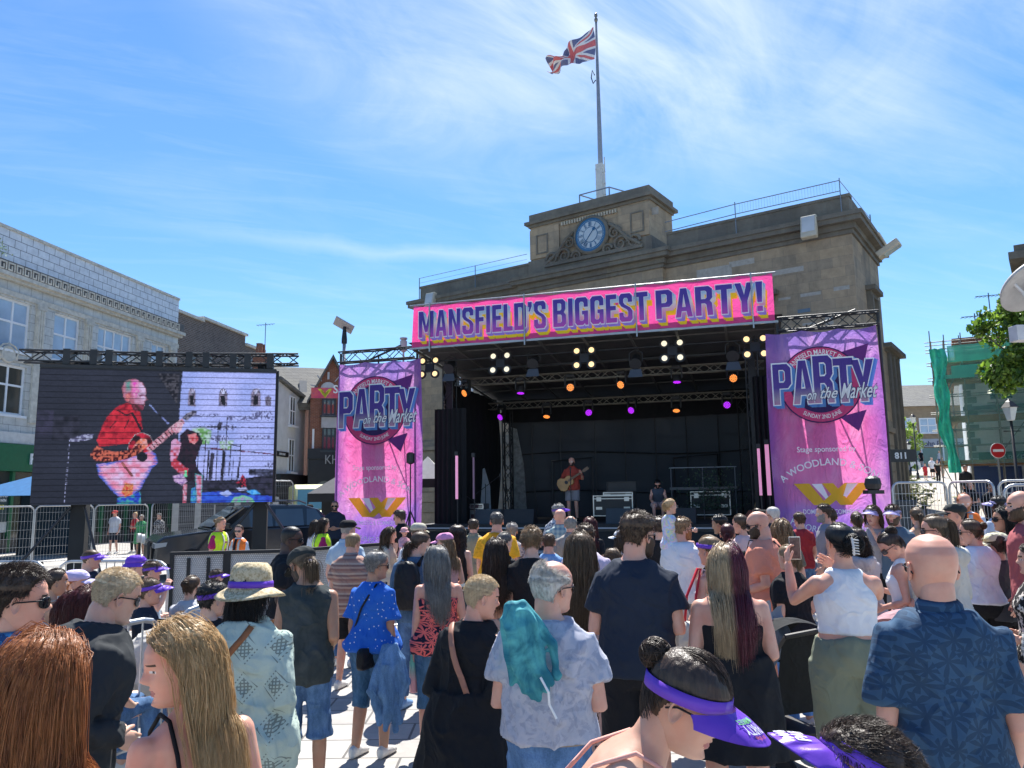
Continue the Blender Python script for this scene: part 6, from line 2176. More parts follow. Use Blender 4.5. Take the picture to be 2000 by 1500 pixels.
ARMS = {
 'down': ((.035,-.02,-.285),(.01,.06,-.25)),
 'relax': ((.045,-.03,-.28),(-.01,.12,-.22)),
 'bent': ((.05,-.05,-.275),(-.07,.22,-.07)),
 'fold': ((.055,-.02,-.275),(-.17,.18,-.01)),
 'hold': ((.08,.08,-.27),(-.12,.20,.06)),
 'hip': ((.17,-.08,-.22),(-.15,.05,-.17)),
 'phone': ((.10,.21,-.12),(-.08,.08,.24)),
 'wide': ((.25,.13,.0),(-.15,.10,.22)),
 'face': ((.08,.16,-.20),(-.10,.06,.24)),
 'fwd': ((.05,.20,-.20),(-.02,.24,.0)),
 'pocket': ((.12,-.08,-.26),(-.08,.09,-.20)),
 'strum': ((.10,-.02,-.265),(-.20,.17,-.06)),
 'fret': ((.12,.06,-.24),(.06,.18,.12)),
 'lap': ((.06,.12,-.26),(-.04,.18,-.16)),
}
def ring_se(z,hw,hd,yo,n=28,e=2.4):
 t = np.arange(n) * 2 * np.pi / n
 return np.stack([hw * np.sign(np.cos(t)) * np.abs(np.cos(t)) ** (2 / e),yo + hd * np.sign(np.sin(t)) * np.abs(np.sin(t)) ** (2 / e),np.full(n,z)],1)
def skin(key,col):
 def pt(nb,c):
  f_ = nb.noise(nb.obj(),9,4)
  return nb.mix(nb.step(f_,.35,.7),c,(c[0] * 1.0,c[1] * .80,c[2] * .76))
 mm = mat('skin_' + key, col, .48,0,.06,25,.12,180, pt)
 b = mm.node_tree.nodes['Principled BSDF']
 b.inputs['Subsurface Weight'].default_value = .12
 b.inputs['Subsurface Radius'].default_value = (.012,.004,.002)
 b.inputs['Subsurface Scale'].default_value = 1.0
 return mm
SK = {'a': skin('fair', (.66,.42,.31)), 'b': skin('pink', (.66,.37,.27)), 'c': skin('tan', (.46,.26,.17)), 'd': skin('dark', (.07,.036,.024)), 'e': skin('olive', (.38,.22,.14))}
LIP = mat('lips', (.38,.13,.12),.4, var=0)
EYW = mat('eye_white', (.65,.63,.60),.2, var=0)
EYD = mat('eye_dark', (.02,.015,.012),.15, var=0)
BRW = mat('brow_hair', (.07,.045,.03),.8, var=0)
def hairmat(key,c1,c2=None,split=False):
 if 'hair_' + key in MATS:
  return MATS['hair_' + key]
 c2 = c2 or tuple(k * .45 for k in c1)
 def pt(nb,c):
  x,y,z = nb.sep(nb.obj())
  v = nb.comb(nb.math('MULTIPLY', x, 55.), nb.math('MULTIPLY', y, 55.), nb.math('MULTIPLY', z, 5.))
  f_ = nb.noise(v,1.6,3,.6)
  if split:
   g = nb.math('ADD', x, nb.math('MULTIPLY', nb.math('SUBTRACT', f_, .5),.03))
   dk = nb.step(g,-.015,.02)
   col = nb.mix(dk,c1,c2)
   return nb.mix(1., col, nb.ramp(f_, [(.3,.6),(.75,1.3)]), 'MULTIPLY')
  return nb.mix(nb.step(f_,.3,.72),c2,c1)
 mm = mat('hair_' + key, c1,.42,0,.12,12,.0,20, pt)
 b = mm.node_tree.nodes['Principled BSDF']
 b.inputs['Specular IOR Level'].default_value = .6
 nb = NB(mm.node_tree)
 if 'Surface' and not split:
  cs = b.inputs['Base Color'].links[0].from_socket
  t_ = nb.n('ShaderNodeBsdfTranslucent', {'Color': cs})
  nb.L.new(nb.n('ShaderNodeMixShader', {0: .28,1: b.outputs[0],2: t_}), mm.node_tree.nodes['Material Output'].inputs[0])
 x,y,z = nb.sep(nb.obj())
 v = nb.comb(nb.math('MULTIPLY', x, 120.), nb.math('MULTIPLY', y, 120.), nb.math('MULTIPLY', z, 14.))
 nb.put(b, 'Normal', nb.n('ShaderNodeBump', {'Height': nb.noise(v, 1., 3), 'Strength': .7, 'Distance': .004}))
 return mm
HC = {'black': hairmat('black', (.022,.018,.016),(.006,.005,.005)), 'dbrown': hairmat('dark_brown', (.085,.052,.034),(.035,.02,.013)), 'brown': hairmat('brown', (.13,.075,.04)), 'lbrown': hairmat('light_brown', (.23,.15,.085)),
  'blonde': hairmat('blonde', (.82,.58,.30),(.50,.32,.14)), 'sand': hairmat('sandy', (.42,.28,.15),(.20,.12,.06)), 'ginger': hairmat('ginger', (.56,.21,.065),(.26,.08,.025)), 'red': hairmat('dark_red', (.14,.022,.018),(.05,.01,.01)),
  'burg': hairmat('burgundy_blonde', (.48,.34,.19),(.12,.014,.03), True), 'grey': hairmat('grey', (.42,.40,.37),(.22,.21,.20)), 'white': hairmat('white_hair', (.85,.82,.76),(.5,.47,.43)), 'pblond': hairmat('pale_blond', (.88,.74,.50),(.66,.50,.30)), 'dgrey': hairmat('dark_grey', (.14,.13,.125),(.07,.065,.06))}
def finish(V,F,name,mats,parent,mi=None,smooth=True):
 me = mk(V,F,name)
 for m_ in (mats if isinstance(mats,list) else [mats]):
  me.materials.append(m_)
 if mi is not None:
  me.polygons.foreach_set('material_index', np.asarray(mi, dtype=np.int32))
 if smooth:
  me.polygons.foreach_set('use_smooth', [True] * len(me.polygons))
 me.update()
 o = bpy.data.objects.new(name,me)
 COL.objects.link(o)
 o.parent = parent
 return o
def strands_mesh(P_,width,taper=.25):
 """P_ (n, k, 3) paths -> thin three-sided tapered strands"""
 n,k = P_.shape[:2]
 T_ = np.gradient(P_,axis=1)
 T_ /= np.linalg.norm(T_,axis=2)[...,None] + 1e-9
 ref = rng.normal(size=(n,1,3))
 X = np.cross(T_,ref)
 X /= np.linalg.norm(X,axis=2)[...,None] + 1e-9
 Y = np.cross(T_,X)
 w = np.interp(np.arange(k),[0,(k - 1) * .5,k - 1],[1,1,taper])[None,:,None] * width * rng.uniform(.6,1.3,(n,1,1)) / 2
 V = np.empty((n,k,3,3))
 for i in range(3):
  a = i * 2 * math.pi / 3
  V[:,:,i] = P_ + (X * math.cos(a) * 1.5 + Y * math.sin(a) * .6) * w
 idx = np.arange(n * k * 3).reshape(n,k,3)
 F = []
 for i in range(3):
  j = (i + 1) % 3
  F.append(np.stack([idx[:,:-1,i],idx[:,:-1,j],idx[:,1:,j],idx[:,1:,i]],-1).reshape(-1,4))
 return V.reshape(-1,3),np.concatenate(F)
def arr_obj(V,F,name,m_,parent):
 me = np_mesh(name,V,F)
 me.materials.append(m_)
 me.polygons.foreach_set('use_smooth', np.ones(len(F), dtype=bool))
 o = bpy.data.objects.new(name,me)
 COL.objects.link(o)
 o.parent = parent
 return o
CLM = {}
def clothm(key,col,rough=.85,pat=None,var=.10,bump=.25,bs=260,vs=4.):
 if key in CLM:
  return CLM[key]
 mm = mat('fabric_' + key, col, rough, 0, var, vs, bump, bs, pat, spec=.25)
 if bump:
  nb = NB(mm.node_tree)
  b = mm.node_tree.nodes['Principled BSDF']
  x,y,z = nb.sep(nb.obj())
  w = nb.n('ShaderNodeVectorMath', {0: nb.comb(nb.math('ADD', x, nb.math('MULTIPLY', z, .5)), y, nb.math('MULTIPLY', z, .55)),1: nb.vscale(nb.noise(nb.obj(),3.5,2, out=1),(.35,.35,.35))}, operation='ADD')
  r = nb.math('SUBTRACT', 1., nb.math('MULTIPLY', nb.math('ABSOLUTE', nb.math('SUBTRACT', nb.noise(w, 6.5,2,.5),.5)),4.5), clamp=True)
  r = nb.math('MULTIPLY', r, nb.step(nb.noise(nb.obj(),4.5,2),.38,.62))
  old = b.inputs['Normal'].links[0].from_socket
  nb.put(b, 'Normal', nb.n('ShaderNodeBump', {'Height': r, 'Strength': .75, 'Distance': .022, 'Normal': old}))
 CLM[key] = mm
 return mm
def person(label, u, v, d, yaw=0, H=None, fem=False, b=1., belly=0., sk='a', hair=('short', 'brown'), top=None, bot=None, arms=('relax', 'relax'), head=(0,0,0), lean=0., twist=0., sit=False, shoes='white', extra=(), lod=None, group=None, kid=False, z0=0., stance=.0, hat=None, specs=None, beard=None, zg=None, name='person', mats_skin=None):
 """one figure: body, hair, clothing; (u, v) is the photo pixel of the top of the head at distance d"""
 seed = abs(hash(label)) % 9999 if False else sum(ord(c) * (i + 1) for i,c in enumerate(label)) % 9973
 lr = np.random.default_rng(seed)
 if lod is None:
  lod = 0 if d < 4.6 else (1 if d < 8.5 else 2)
 vox = (.0075,.012,.018)[lod]
 hn = ((52,72),(34,48),(22,32))[lod]
 hs = 1.05 if not kid else 1.22
 T0 = TF if fem else TM
 # ---- pose helpers
 PZ = .93
 def bend(V):
  V = np.array(V,float)
  if lean or twist:
   w = sstep((V[:,2] - .86) / .40)
   a = rad(lean) * w
   y,z = V[:,1].copy(),V[:,2] - PZ
   V[:,1] = y * np.cos(a) + z * np.sin(a)
   V[:,2] = PZ - y * np.sin(a) + z * np.cos(a)
   if twist:
    c_,s_ = np.cos(rad(twist) * w),np.sin(rad(twist) * w)
    x = V[:,0].copy()
    V[:,0] = x * c_ - V[:,1] * s_
    V[:,1] = x * s_ + V[:,1] * c_
  return V
 # head pivot and transform (after bend the head keeps its own attitude)
 piv = np.array([0,-.014,1.505])
 pivb = bend(piv[None])[0]
 Rh = rotm(head[0] + lean * .35,head[1] + twist,head[2])
 hc0 = np.array([0,.034,.112]) if not kid else np.array([0,.034,.13])
 def hx(V):
  return (np.asarray(V,float) * hs + hc0) @ Rh.T + pivb
 hc = hx(np.zeros((1,3)))[0]
 # ---- world scale and place from the head-top ray
 hg = hx(head_grid(12,16).reshape(-1,3))
 top_l = hg[:, 2].max() + (.015 if hair[0] not in ('bald', 'buzz') else 0.004) + (.0 if not hat else .01)
 cxl = hg[:,:2].mean(0)
 drop = .43 if sit else 0.
 q = at(u,v,d)
 if H is None:
  s = (q.z - z0) / (top_l - drop)
 else:
  s = H / 1.75
  z0 = q.z - s * (top_l - drop)
 cy,sy = math.cos(rad(yaw)),math.sin(rad(yaw))
 wx = q.x - s * (cxl[0] * cy - cxl[1] * sy)
 wy = d - s * (cxl[0] * sy + cxl[1] * cy)
 t = thing(name, label, 'person', (wx, wy, z0 - drop * s), rad(yaw), group)
 t.scale = (s,s,s)
 PEOPLE.append((label,round(s * 1.75,2),round(d,1)))
 # ---- torso
 mid = lambda z: np.exp(-((z - 1.08) / .13) ** 2)
 def trings(infl,z_lo,z_hi,narrow=None,flare=0.):
  zs = [r[0] for r in T0]
  Z = np.concatenate([[z_lo],[z for z in zs if z_lo + .01 < z < z_hi - .005],[z_hi]])
  out = []
  for z in Z:
   hw = np.interp(z,zs,[r[1] for r in T0])
   hd = np.interp(z,zs,[r[2] for r in T0])
   yo = np.interp(z,zs,[r[3] for r in T0])
   bb_ = 1 + (b - 1) * np.interp(z,[.8,1.1,1.35,1.46,1.5],[1,1.15,.85,.5,.25])
   hw = hw * bb_ + belly * .10 * mid(z)
   hd = hd * (1 + (b - 1) * 1.15 * np.interp(z,[.8,1.1,1.4,1.5],[1,1.1,.8,.3])) + belly * .16 * mid(z)
   if narrow:
    hw = min(hw,np.interp(z,[n_[0] for n_ in narrow],[n_[1] for n_ in narrow]))
   fl = flare * max(0,(1.15 - z) / .3)
   out.append(ring_se(z,hw + infl + fl,hd + infl * 1.1 + fl,yo))
  return out
 shx = (.150 if fem else .166) * (1 + (b - 1) * .7)
 if kid:
  shx *= .92
 lr_ = (.92 if fem else 1.) * (1 + (b - 1) * .7)
 arm_pts = []
 for sgn,an in zip((-1,1),arms):
  a1,a2 = ARMS[an] if isinstance(an,str) else an
  sh = np.array([sgn * shx,-.010,1.376 - .05 * (b - 1)])
  el_ = sh + np.array([sgn * a1[0],a1[1],a1[2]])
  wr = el_ + np.array([sgn * a2[0],a2[1],a2[2]])
  arm_pts.append((sh,el_,wr))
 parts = [loftN(trings(-.004,.80,1.50))]
 nk0,nk1 = np.array([0,-.012,1.42]),None
 nr = (.050 if fem else .060) * (1 + (b - 1) * .6)
 arms_geo = []
 for (sh,el_,wr) in arm_pts:
  um = (sh + el_) / 2 + np.array([0,0,.0])
  fm = el_ * .65 + wr * .35
  arms_geo.append(tubeN([sh + [0,0,.0],um,el_,fm,wr],np.array([.050,.045,.038,.037,.026]) * lr_,12))
 parts += arms_geo
 # legs
 legs = []
 for sgn in (-1,1):
  hx_ = .088 * (1 + (b - 1) * .8)
  if sit:
   kn = np.array([sgn * (hx_ + .04),.43,.94])
   an_ = np.array([sgn * (hx_ + .03),.40 + .05 * sgn,.52])
   hp = np.array([sgn * hx_,.02,.90])
  else:
   st = stance * sgn
   hp = np.array([sgn * hx_,-.005,.88])
   kn = np.array([sgn * (hx_ + .012),.025 + st * .4,.49])
   an_ = np.array([sgn * (hx_ + .02),-.03 + st,.085])
  legs.append((hp,kn,an_))
 lf = (1.08 if fem else 1.) * (1 + (b - 1) * .9)
 def leg_tube(L_,infl,end=1.,zend=None,flare=0):
  hp,kn,an_ = L_
  th_ = (hp + kn) / 2
  cf = kn * .68 + an_ * .32
  P4 = [hp,th_,kn,cf,an_]
  R4 = np.array([.088,.075,.053,.053,.036]) * lf + infl
  if zend is not None:                     # cut by fraction along the leg: 0..2 (1 = knee)
   kk = zend
   if kk <= 1:
    e_ = hp + (kn - hp) * kk
    r_ = np.interp(kk,[0,.5,1],R4[:3]) + flare
    P4,R4 = ([hp,th_,e_],[R4[0],R4[1] + flare * .4,r_]) if kk > .5 else ([hp,e_],[R4[0],r_])
   else:
    kk -= 1
    e_ = kn + (an_ - kn) * kk
    r_ = np.interp(kk,[0,.32,1],R4[2:]) + flare
    P4,R4 = [hp,th_,kn,e_],[R4[0],R4[1],R4[2] + flare * .5,r_]
  return P4,np.array(R4)
 for L_ in legs:
  P4,R4 = leg_tube(L_,-.003)
  parts.append(tubeN(P4,R4,14))
 # bend upper parts,then neck up to the posed head
 nl = 1 + len(arms_geo)
 posed = [(bend(v_),f_) for v_,f_ in parts[:nl]] + parts[nl:]
 nb_ = bend(nk0[None])[0]
 ntop = hx(np.array([[0,-.028,-.055]]))[0]
 posed.append(tubeN([nb_,(nb_ + ntop) / 2,ntop],[nr * 1.15,nr,nr],14))
 Vb,Fb,Nb = remesh(posed,vox,5)
 pieces = [(Vb,Fb,[0] * len(Fb))]
 # hands
 hh = .93 if fem else 1.03
 for sgn,(sh,el_,wr) in zip((-1,1),arm_pts):
  q3 = bend(np.array([sh,el_,wr]))
  dr = q3[2] - q3[1]
  dr /= np.linalg.norm(dr)
  hint = np.array([0,1.,0]) if dr[2] < -.6 else np.array([0,0,1.])
  if dr[2] > .6:
   hint = np.array([-sgn * .3,-1.,0])
  tv = hint - dr * hint.dot(dr)
  tv /= np.linalg.norm(tv)
  nv = np.cross(dr,tv) * (-sgn)            # palm side,towards the body
  if nv[0] * sgn > 0 and dr[2] < -.5:
   nv = -nv
  w0_ = q3[2]
  rings = []
  for k,(l_,wd,th_) in enumerate(((-.01,.026,.020),(.02,.033,.017),(.05,.040,.015),(.078,.041,.012),(.09,.036,.009))):
   tt = np.arange(12) * np.pi / 6
   rings.append(w0_ + dr * l_ * hh + (np.cos(tt)[:,None] * tv * wd + np.sin(tt)[:,None] * nv * th_) * hh)
  ps = [loftN(rings)]
  for k,(o_,ln,r_) in enumerate(((.029,.070,.0085),(.010,.078,.009),(-.010,.072,.0085),(-.028,.056,.0075))):
   p0 = w0_ + (dr * .082 + tv * o_) * hh
   c1,c2 = rad(18 + 5 * k),rad(50 + 6 * k)
   p1_ = p0 + (dr * math.cos(c1) + nv * math.sin(c1)) * ln * .5 * hh
   p2_ = p1_ + (dr * math.cos(c2) + nv * math.sin(c2)) * ln * .32 * hh
   p3_ = p2_ + (dr * math.cos(c2 + .5) + nv * math.sin(c2 + .5)) * ln * .25 * hh
   ps.append(tubeN([p0 - dr * .015,p0,p1_,p2_,p3_],np.array([r_,r_,r_ * .92,r_ * .85,r_ * .7]) * hh,7))
  p0 = w0_ + (dr * .022 + tv * .026) * hh
  p1_ = p0 + (dr * .022 + tv * .022 + nv * .008) * hh
  p2_ = p1_ + (dr * .028 + tv * .010 + nv * .012) * hh
  ps.append(tubeN([p0 - dr * .01,p0,p1_,p2_],np.array([.012,.0125,.0105,.008]) * hh,7))
  hv,hf = join(ps)
  pieces.append((hv,hf,[0] * len(hf)))
 # head
 G_ = head_grid(*hn,fem=fem)
 nz,na = G_.shape[:2]
 gv,gf = loftN(G_)
 mi = []
 cen = np.array([gv[list(f_)].mean(0) for f_ in gf])
 front = cen[:,1] > .055
 ax_ = np.abs(cen[:,0])
 mi = np.zeros(len(gf),int)
 mi[front & (np.abs(cen[:,2] + .0595) < .011) & (ax_ < .024 - np.abs(cen[:,2] + .0595) * .7)] = 1
 e_ = ((ax_ - .031) / .0135) ** 2 + (cen[:,2] / .0062) ** 2
 mi[front & (e_ < 1)] = 2
 mi[front & (((ax_ - .031) / .0055) ** 2 + (cen[:,2] / .0062) ** 2 < 1)] = 3
 mi[front & (np.abs(cen[:,2] - .024 - .06 * (.02 - np.abs(ax_ - .033))) < .0038) & (np.abs(ax_ - .033) < .018)] = 4
 pieces.append((hx(gv),gf,list(mi)))
 for s_ in (-1,1):
  ev,ef = ear(s_)
  pieces.append((hx(ev),ef,[0] * len(ef)))
 # bare ankles/feet
 V,F = join([(a,b_) for a,b_,c in pieces])
 mi = sum([list(c) for a,b_,c in pieces],[])
 finish(V, F, 'body', [mats_skin or SK[sk], LIP, EYW, EYD, BRW], t, mi)
 # ---- shoes
 shm = {'white': clothm('shoe_white', (.68,.67,.65),.5), 'black': clothm('shoe_black', (.02,.02,.022),.5), 'tan': clothm('shoe_tan', (.38,.22,.12),.6), 'grey': clothm('shoe_grey', (.25,.26,.28),.6), 'blue': clothm('shoe_blue', (.2,.35,.6),.6)}[shoes]
 for (hp,kn,an_) in legs:
  rings = []
  for yy,zz,hw,hh_ in ((-.075,.045,.022,.035),(-.06,.05,.034,.05),(-.01,.055,.038,.058),(.05,.045,.042,.048),(.11,.035,.045,.036),(.16,.028,.040,.028),(.19,.022,.022,.02)):
   tt = np.arange(14) * 2 * np.pi / 14
   sn = np.sin(tt)
   rings.append(np.stack([an_[0] + hw * np.cos(tt),np.full(14,an_[1] + yy),an_[2] - .085 + np.maximum(zz + hh_ * sn,.004)],1))
  sv,sf = loftN(rings)
  finish(sv, sf, 'shoe', shm, t)
 # ---- garments
 gi = [seed]
 def garment(parts_,nm,m_,amp=.007,vx=None,zst=.5,sm=6,fq=7.5):
  V,F,N_ = remesh(parts_,vx or max(vox * 1.15,.010),sm)
  gi[0] += 1
  V = folds(V,N_,amp,gi[0],zst,fq)
  return finish(V,F,nm,m_,t)
 if top:
  kind,mk_ = top[0],top[1]
  o = dict(top[2]) if len(top) > 2 else {}
  m_ = clothm(*mk_) if isinstance(mk_,tuple) else CLM[mk_]
  infl = o.get('infl', .016)
  hem = o.get('hem', .84 if kind in ('tee', 'long', 'shirt', 'hoodie') else .90)
  ps = []
  if kind in ('tee', 'long', 'shirt', 'hoodie'):
   ps.append(loftN(trings(infl, hem, 1.478, flare=o.get('flare', .02))))
   for (sh, el_, wr), bare in zip(arm_pts, o.get('bare', (0,0))):
    if bare:
     continue
    inn = sh * np.array([.55,1,1]) + [0,0,.0]
    if kind in ('tee', 'shirt'):
     fr_ = o.get('sleeve', .62)
     e2 = sh + (el_ - sh) * fr_
     ps.append(tubeN([inn, sh, (sh + e2) / 2, e2], np.array([.036,.055,.060,.062 + o.get('loose', 0)]) * lr_ + infl * .5,14, capr=False))
    else:
     w2 = el_ + (wr - el_) * o.get('cuff', .95)
     ps.append(tubeN([inn,sh,(sh + el_) / 2,el_,(el_ + w2) / 2,w2],np.array([.036,.055,.056,.052,.047,.036]) * lr_ + infl * .5,14,capr=False))
  elif kind in ('tank', 'vest'):
   nw = [(1.2,.3),(1.30,.150 * b),(1.38,.118),(1.47,.105)] if kind == 'tank' else [(1.2,.4),(1.34,.190 * b),(1.47,.150)]
   ps.append(loftN(trings(infl * .6, hem, 1.462, nw, o.get('flare', .0))))
  elif kind == 'cami':
   ps.append(loftN(trings(infl * .5, hem, o.get('edge', 1.27), None, o.get('flare', 0.))))
  if o.get('skirt'):
   zh, fl_ = o['skirt']
   rr_ = []
   zs_ = np.linspace(1.10,zh,12)
   base = trings(infl,.93,1.10)
   hw0,hd0 = np.abs(base[0][:,0]).max(),np.abs(base[0][:,1]).max()
   for z in zs_:
    k_ = (1.10 - z) / (1.10 - zh)
    hww = np.interp(z,[.93,1.10],[hw0,hw0 * .86]) + fl_ * k_
    hdd = np.interp(z,[.93,1.10],[hd0,hd0 * .86]) + fl_ * k_ * .8
    rg = ring_se(z,hww,hdd,-.01,48)
    ph = np.arange(48) * 2 * np.pi / 48
    rg[:,:2] *= (1 + .05 * k_ * np.sin(ph * 9 + seed))[:,None]
    rr_.append(rg)
   ps.append(loftN(rr_))
  ps = [(bend(v_),f_) for v_,f_ in ps]
  if kind == 'hoodie':
   h0 = bend(np.array([[0,-.10,1.43],[0,-.075,1.36]]))
   ps.append(tubeN([h0[0] + [-.10,.03,.03],h0[0] + [-.06,-.035,.0],h0[0] + [0,-.055,-.02],h0[0] + [.06,-.035,.0],h0[0] + [.10,.03,.03]],[.035,.05,.058,.05,.035],14))
   ps.append(tubeN([h0[1] + [-.05,-.02,.0],h0[1] + [0,-.045,-.03],h0[1] + [.05,-.02,0]],[.03,.038,.03],12))
  go = garment(ps, {'tee': 't_shirt', 'long': 'sweater', 'shirt': 'shirt', 'hoodie': 'hoodie', 'tank': 'tank_top', 'vest': 'vest_top', 'cami': 'camisole'}[kind] if not o.get('skirt') else 'dress', m_, o.get('amp', .008), zst=o.get('zst', .45))
  if kind == 'shirt':
   cr = []
   for z,r_,yo in ((1.452,.074,-.012),(1.50,.070,-.008),(1.515,.066,-.006),(1.500,.079,-.010),(1.462,.086,-.012)):
    cr.append(ring_se(z,r_ * (1 + (b - 1) * .7),r_ * .93 * (1 + (b - 1) * .7),yo,28,2.1))
   cv,cf_ = loftN(cr,False)
   finish(bend(cv), cf_, 'collar', m_, go)
  elif kind in ('tee', 'long') and lod < 2:
   cr = [ring_se(1.470 + .004 * k,(.075,.080,.077,.071)[k] * (1 + (b - 1) * .5),(.068,.072,.069,.064)[k] * (1 + (b - 1) * .5),-.012,28,2.1) for k in range(4)]
   cv,cf_ = loftN(cr,False)
   finish(bend(cv), cf_, 'neckband', m_, go)
  if kind == 'cami' or o.get('straps'):
   ex = o.get('edge', 1.27)
   sp_ = []
   for sgn in (-1,1):
    xs_ = sgn * .095
    path = [(xs_ * .9,.118 * b,ex),(xs_,.09,1.40),(xs_,.02,1.463),(xs_,-.05,1.455),(xs_ * .95,-.105 * (1 + (b - 1) * .9),1.37),(xs_ * .8,-.118 * (1 + (b - 1) * 1.1) - .004,ex)]
    # dense,hugging the torso surface
    sp_.append(tubeN(path, o.get('sw', .006),6))
   sv,sf = join(sp_)
   finish(bend(sv), sf, 'shoulder_straps', m_ if 'sm' not in o else clothm(*o['sm']), go)
 if bot:
  kind,mk_ = bot[0],bot[1]
  o = dict(bot[2]) if len(bot) > 2 else {}
  m_ = clothm(*mk_) if isinstance(mk_,tuple) else CLM[mk_]
  infl = o.get('infl', .010)
  waist = o.get('waist', 1.03)
  if kind == 'skirt':
   zh, fl_ = o.get('end', .35), o.get('flare', .08)
   rr_ = []
   for z in np.linspace(waist,zh,14):
    k_ = (waist - z) / (waist - zh)
    hww = np.interp(z,[.2,.93,1.05],[.185,.190,.155]) * (1 + (b - 1)) + infl + fl_ * k_
    hdd = np.interp(z,[.2,.93,1.05],[.14,.135,.105]) * (1 + (b - 1)) + infl + fl_ * k_ * .8
    rg = ring_se(z,hww,hdd,-.01,60,2.2)
    ph = np.arange(60) * 2 * np.pi / 60
    rg[:, :2] *= (1 + o.get('pleat', .05) * k_ * np.sin(ph * 8 + seed))[:, None]
    rr_.append(rg)
   garment([loftN(rr_)], 'skirt', m_, .006, zst=.2)
  else:
   end = {'jeans': 1.92, 'trousers': 1.92, 'leggings': 1.9, 'capri': 1.35, 'shorts': .85, 'long_shorts': 1.15, 'hot_shorts': .45, 'cargo': 1.9}[kind]
   end = o.get('end', end)
   fl_ = o.get('flare', {'jeans': .006, 'trousers': .022, 'leggings': .0, 'capri': .006, 'shorts': .03, 'long_shorts': .035, 'hot_shorts': .012, 'cargo': .03}[kind])
   ps = [loftN(trings(infl,.80,waist))] if not sit else [loftN(trings(infl,.82,waist))]
   if lean:
    ps = [(bend(v_),f_) for v_,f_ in ps]
   for L_ in legs:
    P4,R4 = leg_tube(L_,infl,zend=end,flare=fl_)
    if kind == 'cargo':
     R4 = R4 + .022
    ps.append(tubeN(P4,R4,16,capr=False))
   if kind == 'cargo' and not sit:
    for sgn,L_ in zip((-1,1),legs):
     c_ = L_[0] * .25 + L_[1] * .75
     ps.append(tubeN([c_ + [sgn * .075,-.01,.10],c_ + [sgn * .085,-.01,-.06]],[.045,.055],10))
   garment(ps, 'shorts' if 'shorts' in kind else ('jeans' if 'jean' in mk_[0] or kind == 'jeans' else 'trousers'), m_, o.get('amp', .006), zst=.35)
   if lod < 2 and kind in ('jeans', 'trousers', 'capri') and o.get('belt'):
    cv,cf_ = loftN([r_ for z_ in (waist - .045,waist - .005) for r_ in trings(infl + .006,z_,z_ + .035)[:1]],False)
    finish(bend(cv), cf_, 'belt', clothm('belt_tan', (.30,.24,.18),.6), t)
 # ---- hair
 hk,hcol = hair[0],hair[1]
 ho_ = dict(hair[2]) if len(hair) > 2 else {}
 if hk != 'bald':
  hm = HC[hcol]
  th_ = {'buzz': .004, 'short': .012, 'crop': .008, 'ring': .012, 'long': .012, 'bob': .014, 'pony': .007, 'bun': .007, 'curly': .02, 'fringe': .016}[hk]
  nfreq = 30
  top_cut = hk == 'ring'
  def off(A,Z):
   a = az_deg(A)
   zl = zline(a)
   if hk in ('long', 'bob'):
    zl = np.where(a > 60,zl - .02,zl)
   if hat and hat[0] == 'visor':
    zl = zl - .024 * sstep((75 - a) / 15)
   m0 = sstep((Z - zl) / .014)
   side = 1.
   if hk in ('short', 'crop', 'buzz', 'fringe'):
    side = .35 + .65 * sstep((Z - .02) / .05)
   if top_cut:
    m0 = m0 * sstep((.07 - Z + (a - 95) * .0006) / .02)
   jit = vnoise(np.stack([A * 14,Z * 60,A * 0],-1).reshape(-1,3),seed).reshape(A.shape)
   return (th_ * side * (.75 + .55 * jit)) * m0 * (1.35 if hk in ('short', 'curly') else 1) - .007 * (1 - m0)
  hv,hf = loftN(head_grid(hn[0],hn[1],off,feat=False,fem=fem))
  hv = hx(hv)
  ho = finish(hv, hf, 'hair', hm, t)
  wscale = (.0011,.0024,.006)[lod]
  ell = np.array([.082,.100,.125]) * hs
  # strands
  paths = []
  def scalp(n,amin=0,amax=180,zmin=None):
   A = rng.uniform(-np.pi,np.pi,n * 4)
   Z = rng.uniform(-.07,.117,n * 4)
   a = np.abs(np.degrees(A))
   ok = (Z > zline(a) + .006 - (.024 * (a < 65) if hat and hat[0] == 'visor' else 0)) & (a >= amin) & (a <= amax)
   if top_cut:
    ok &= Z < .06 + (a - 95) * .0006
   if zmin is not None:
    ok &= Z > zmin
   A,Z = A[ok][:n],Z[ok][:n]
   f_,bb,w_ = np.interp(Z,HZ,HF),np.interp(Z,HZ,HBk),np.interp(Z,HZ,HW)
   e = 2 / 2.25
   X = w_ * np.sign(np.sin(A)) * np.abs(np.sin(A)) ** e
   Y = np.where(np.cos(A) > 0,f_,-bb) * np.abs(np.cos(A)) ** e
   P0 = np.stack([X,Y,Z],1)
   N_ = P0 / np.array([.075,.095,.118]) ** 2
   N_ /= np.linalg.norm(N_,axis=1)[:,None]
   return P0,N_,A
  if hk in ('short', 'crop', 'ring', 'fringe', 'buzz') and hk != 'buzz':
   n = (5200,1100,260)[lod]
   P0,N_,A = scalp(n)
   if hat and hat[0] in ('cap', 'straw', 'bucket'):
    kp = P0[:,2] < .03
    P0,N_,A = P0[kp],N_[kp],A[kp]
   L_ = {'short': .034, 'crop': .018, 'ring': .024, 'fringe': .045}[hk] * np.where(P0[:, 2] > .04,1,.5)
   flow = np.tile(np.array(ho_.get('flow', (0.25,.5,.2))),(len(P0),1))
   flow[P0[:,2] < .05] = (0,-.35,-.9)
   flow = flow + rng.normal(size=flow.shape) * .28
   flow -= N_ * (flow * N_).sum(1)[:,None]
   flow /= np.linalg.norm(flow,axis=1)[:,None] + 1e-6
   st = P0 + N_ * th_ * .6
   ks = np.linspace(0,1,5)[None,:,None]
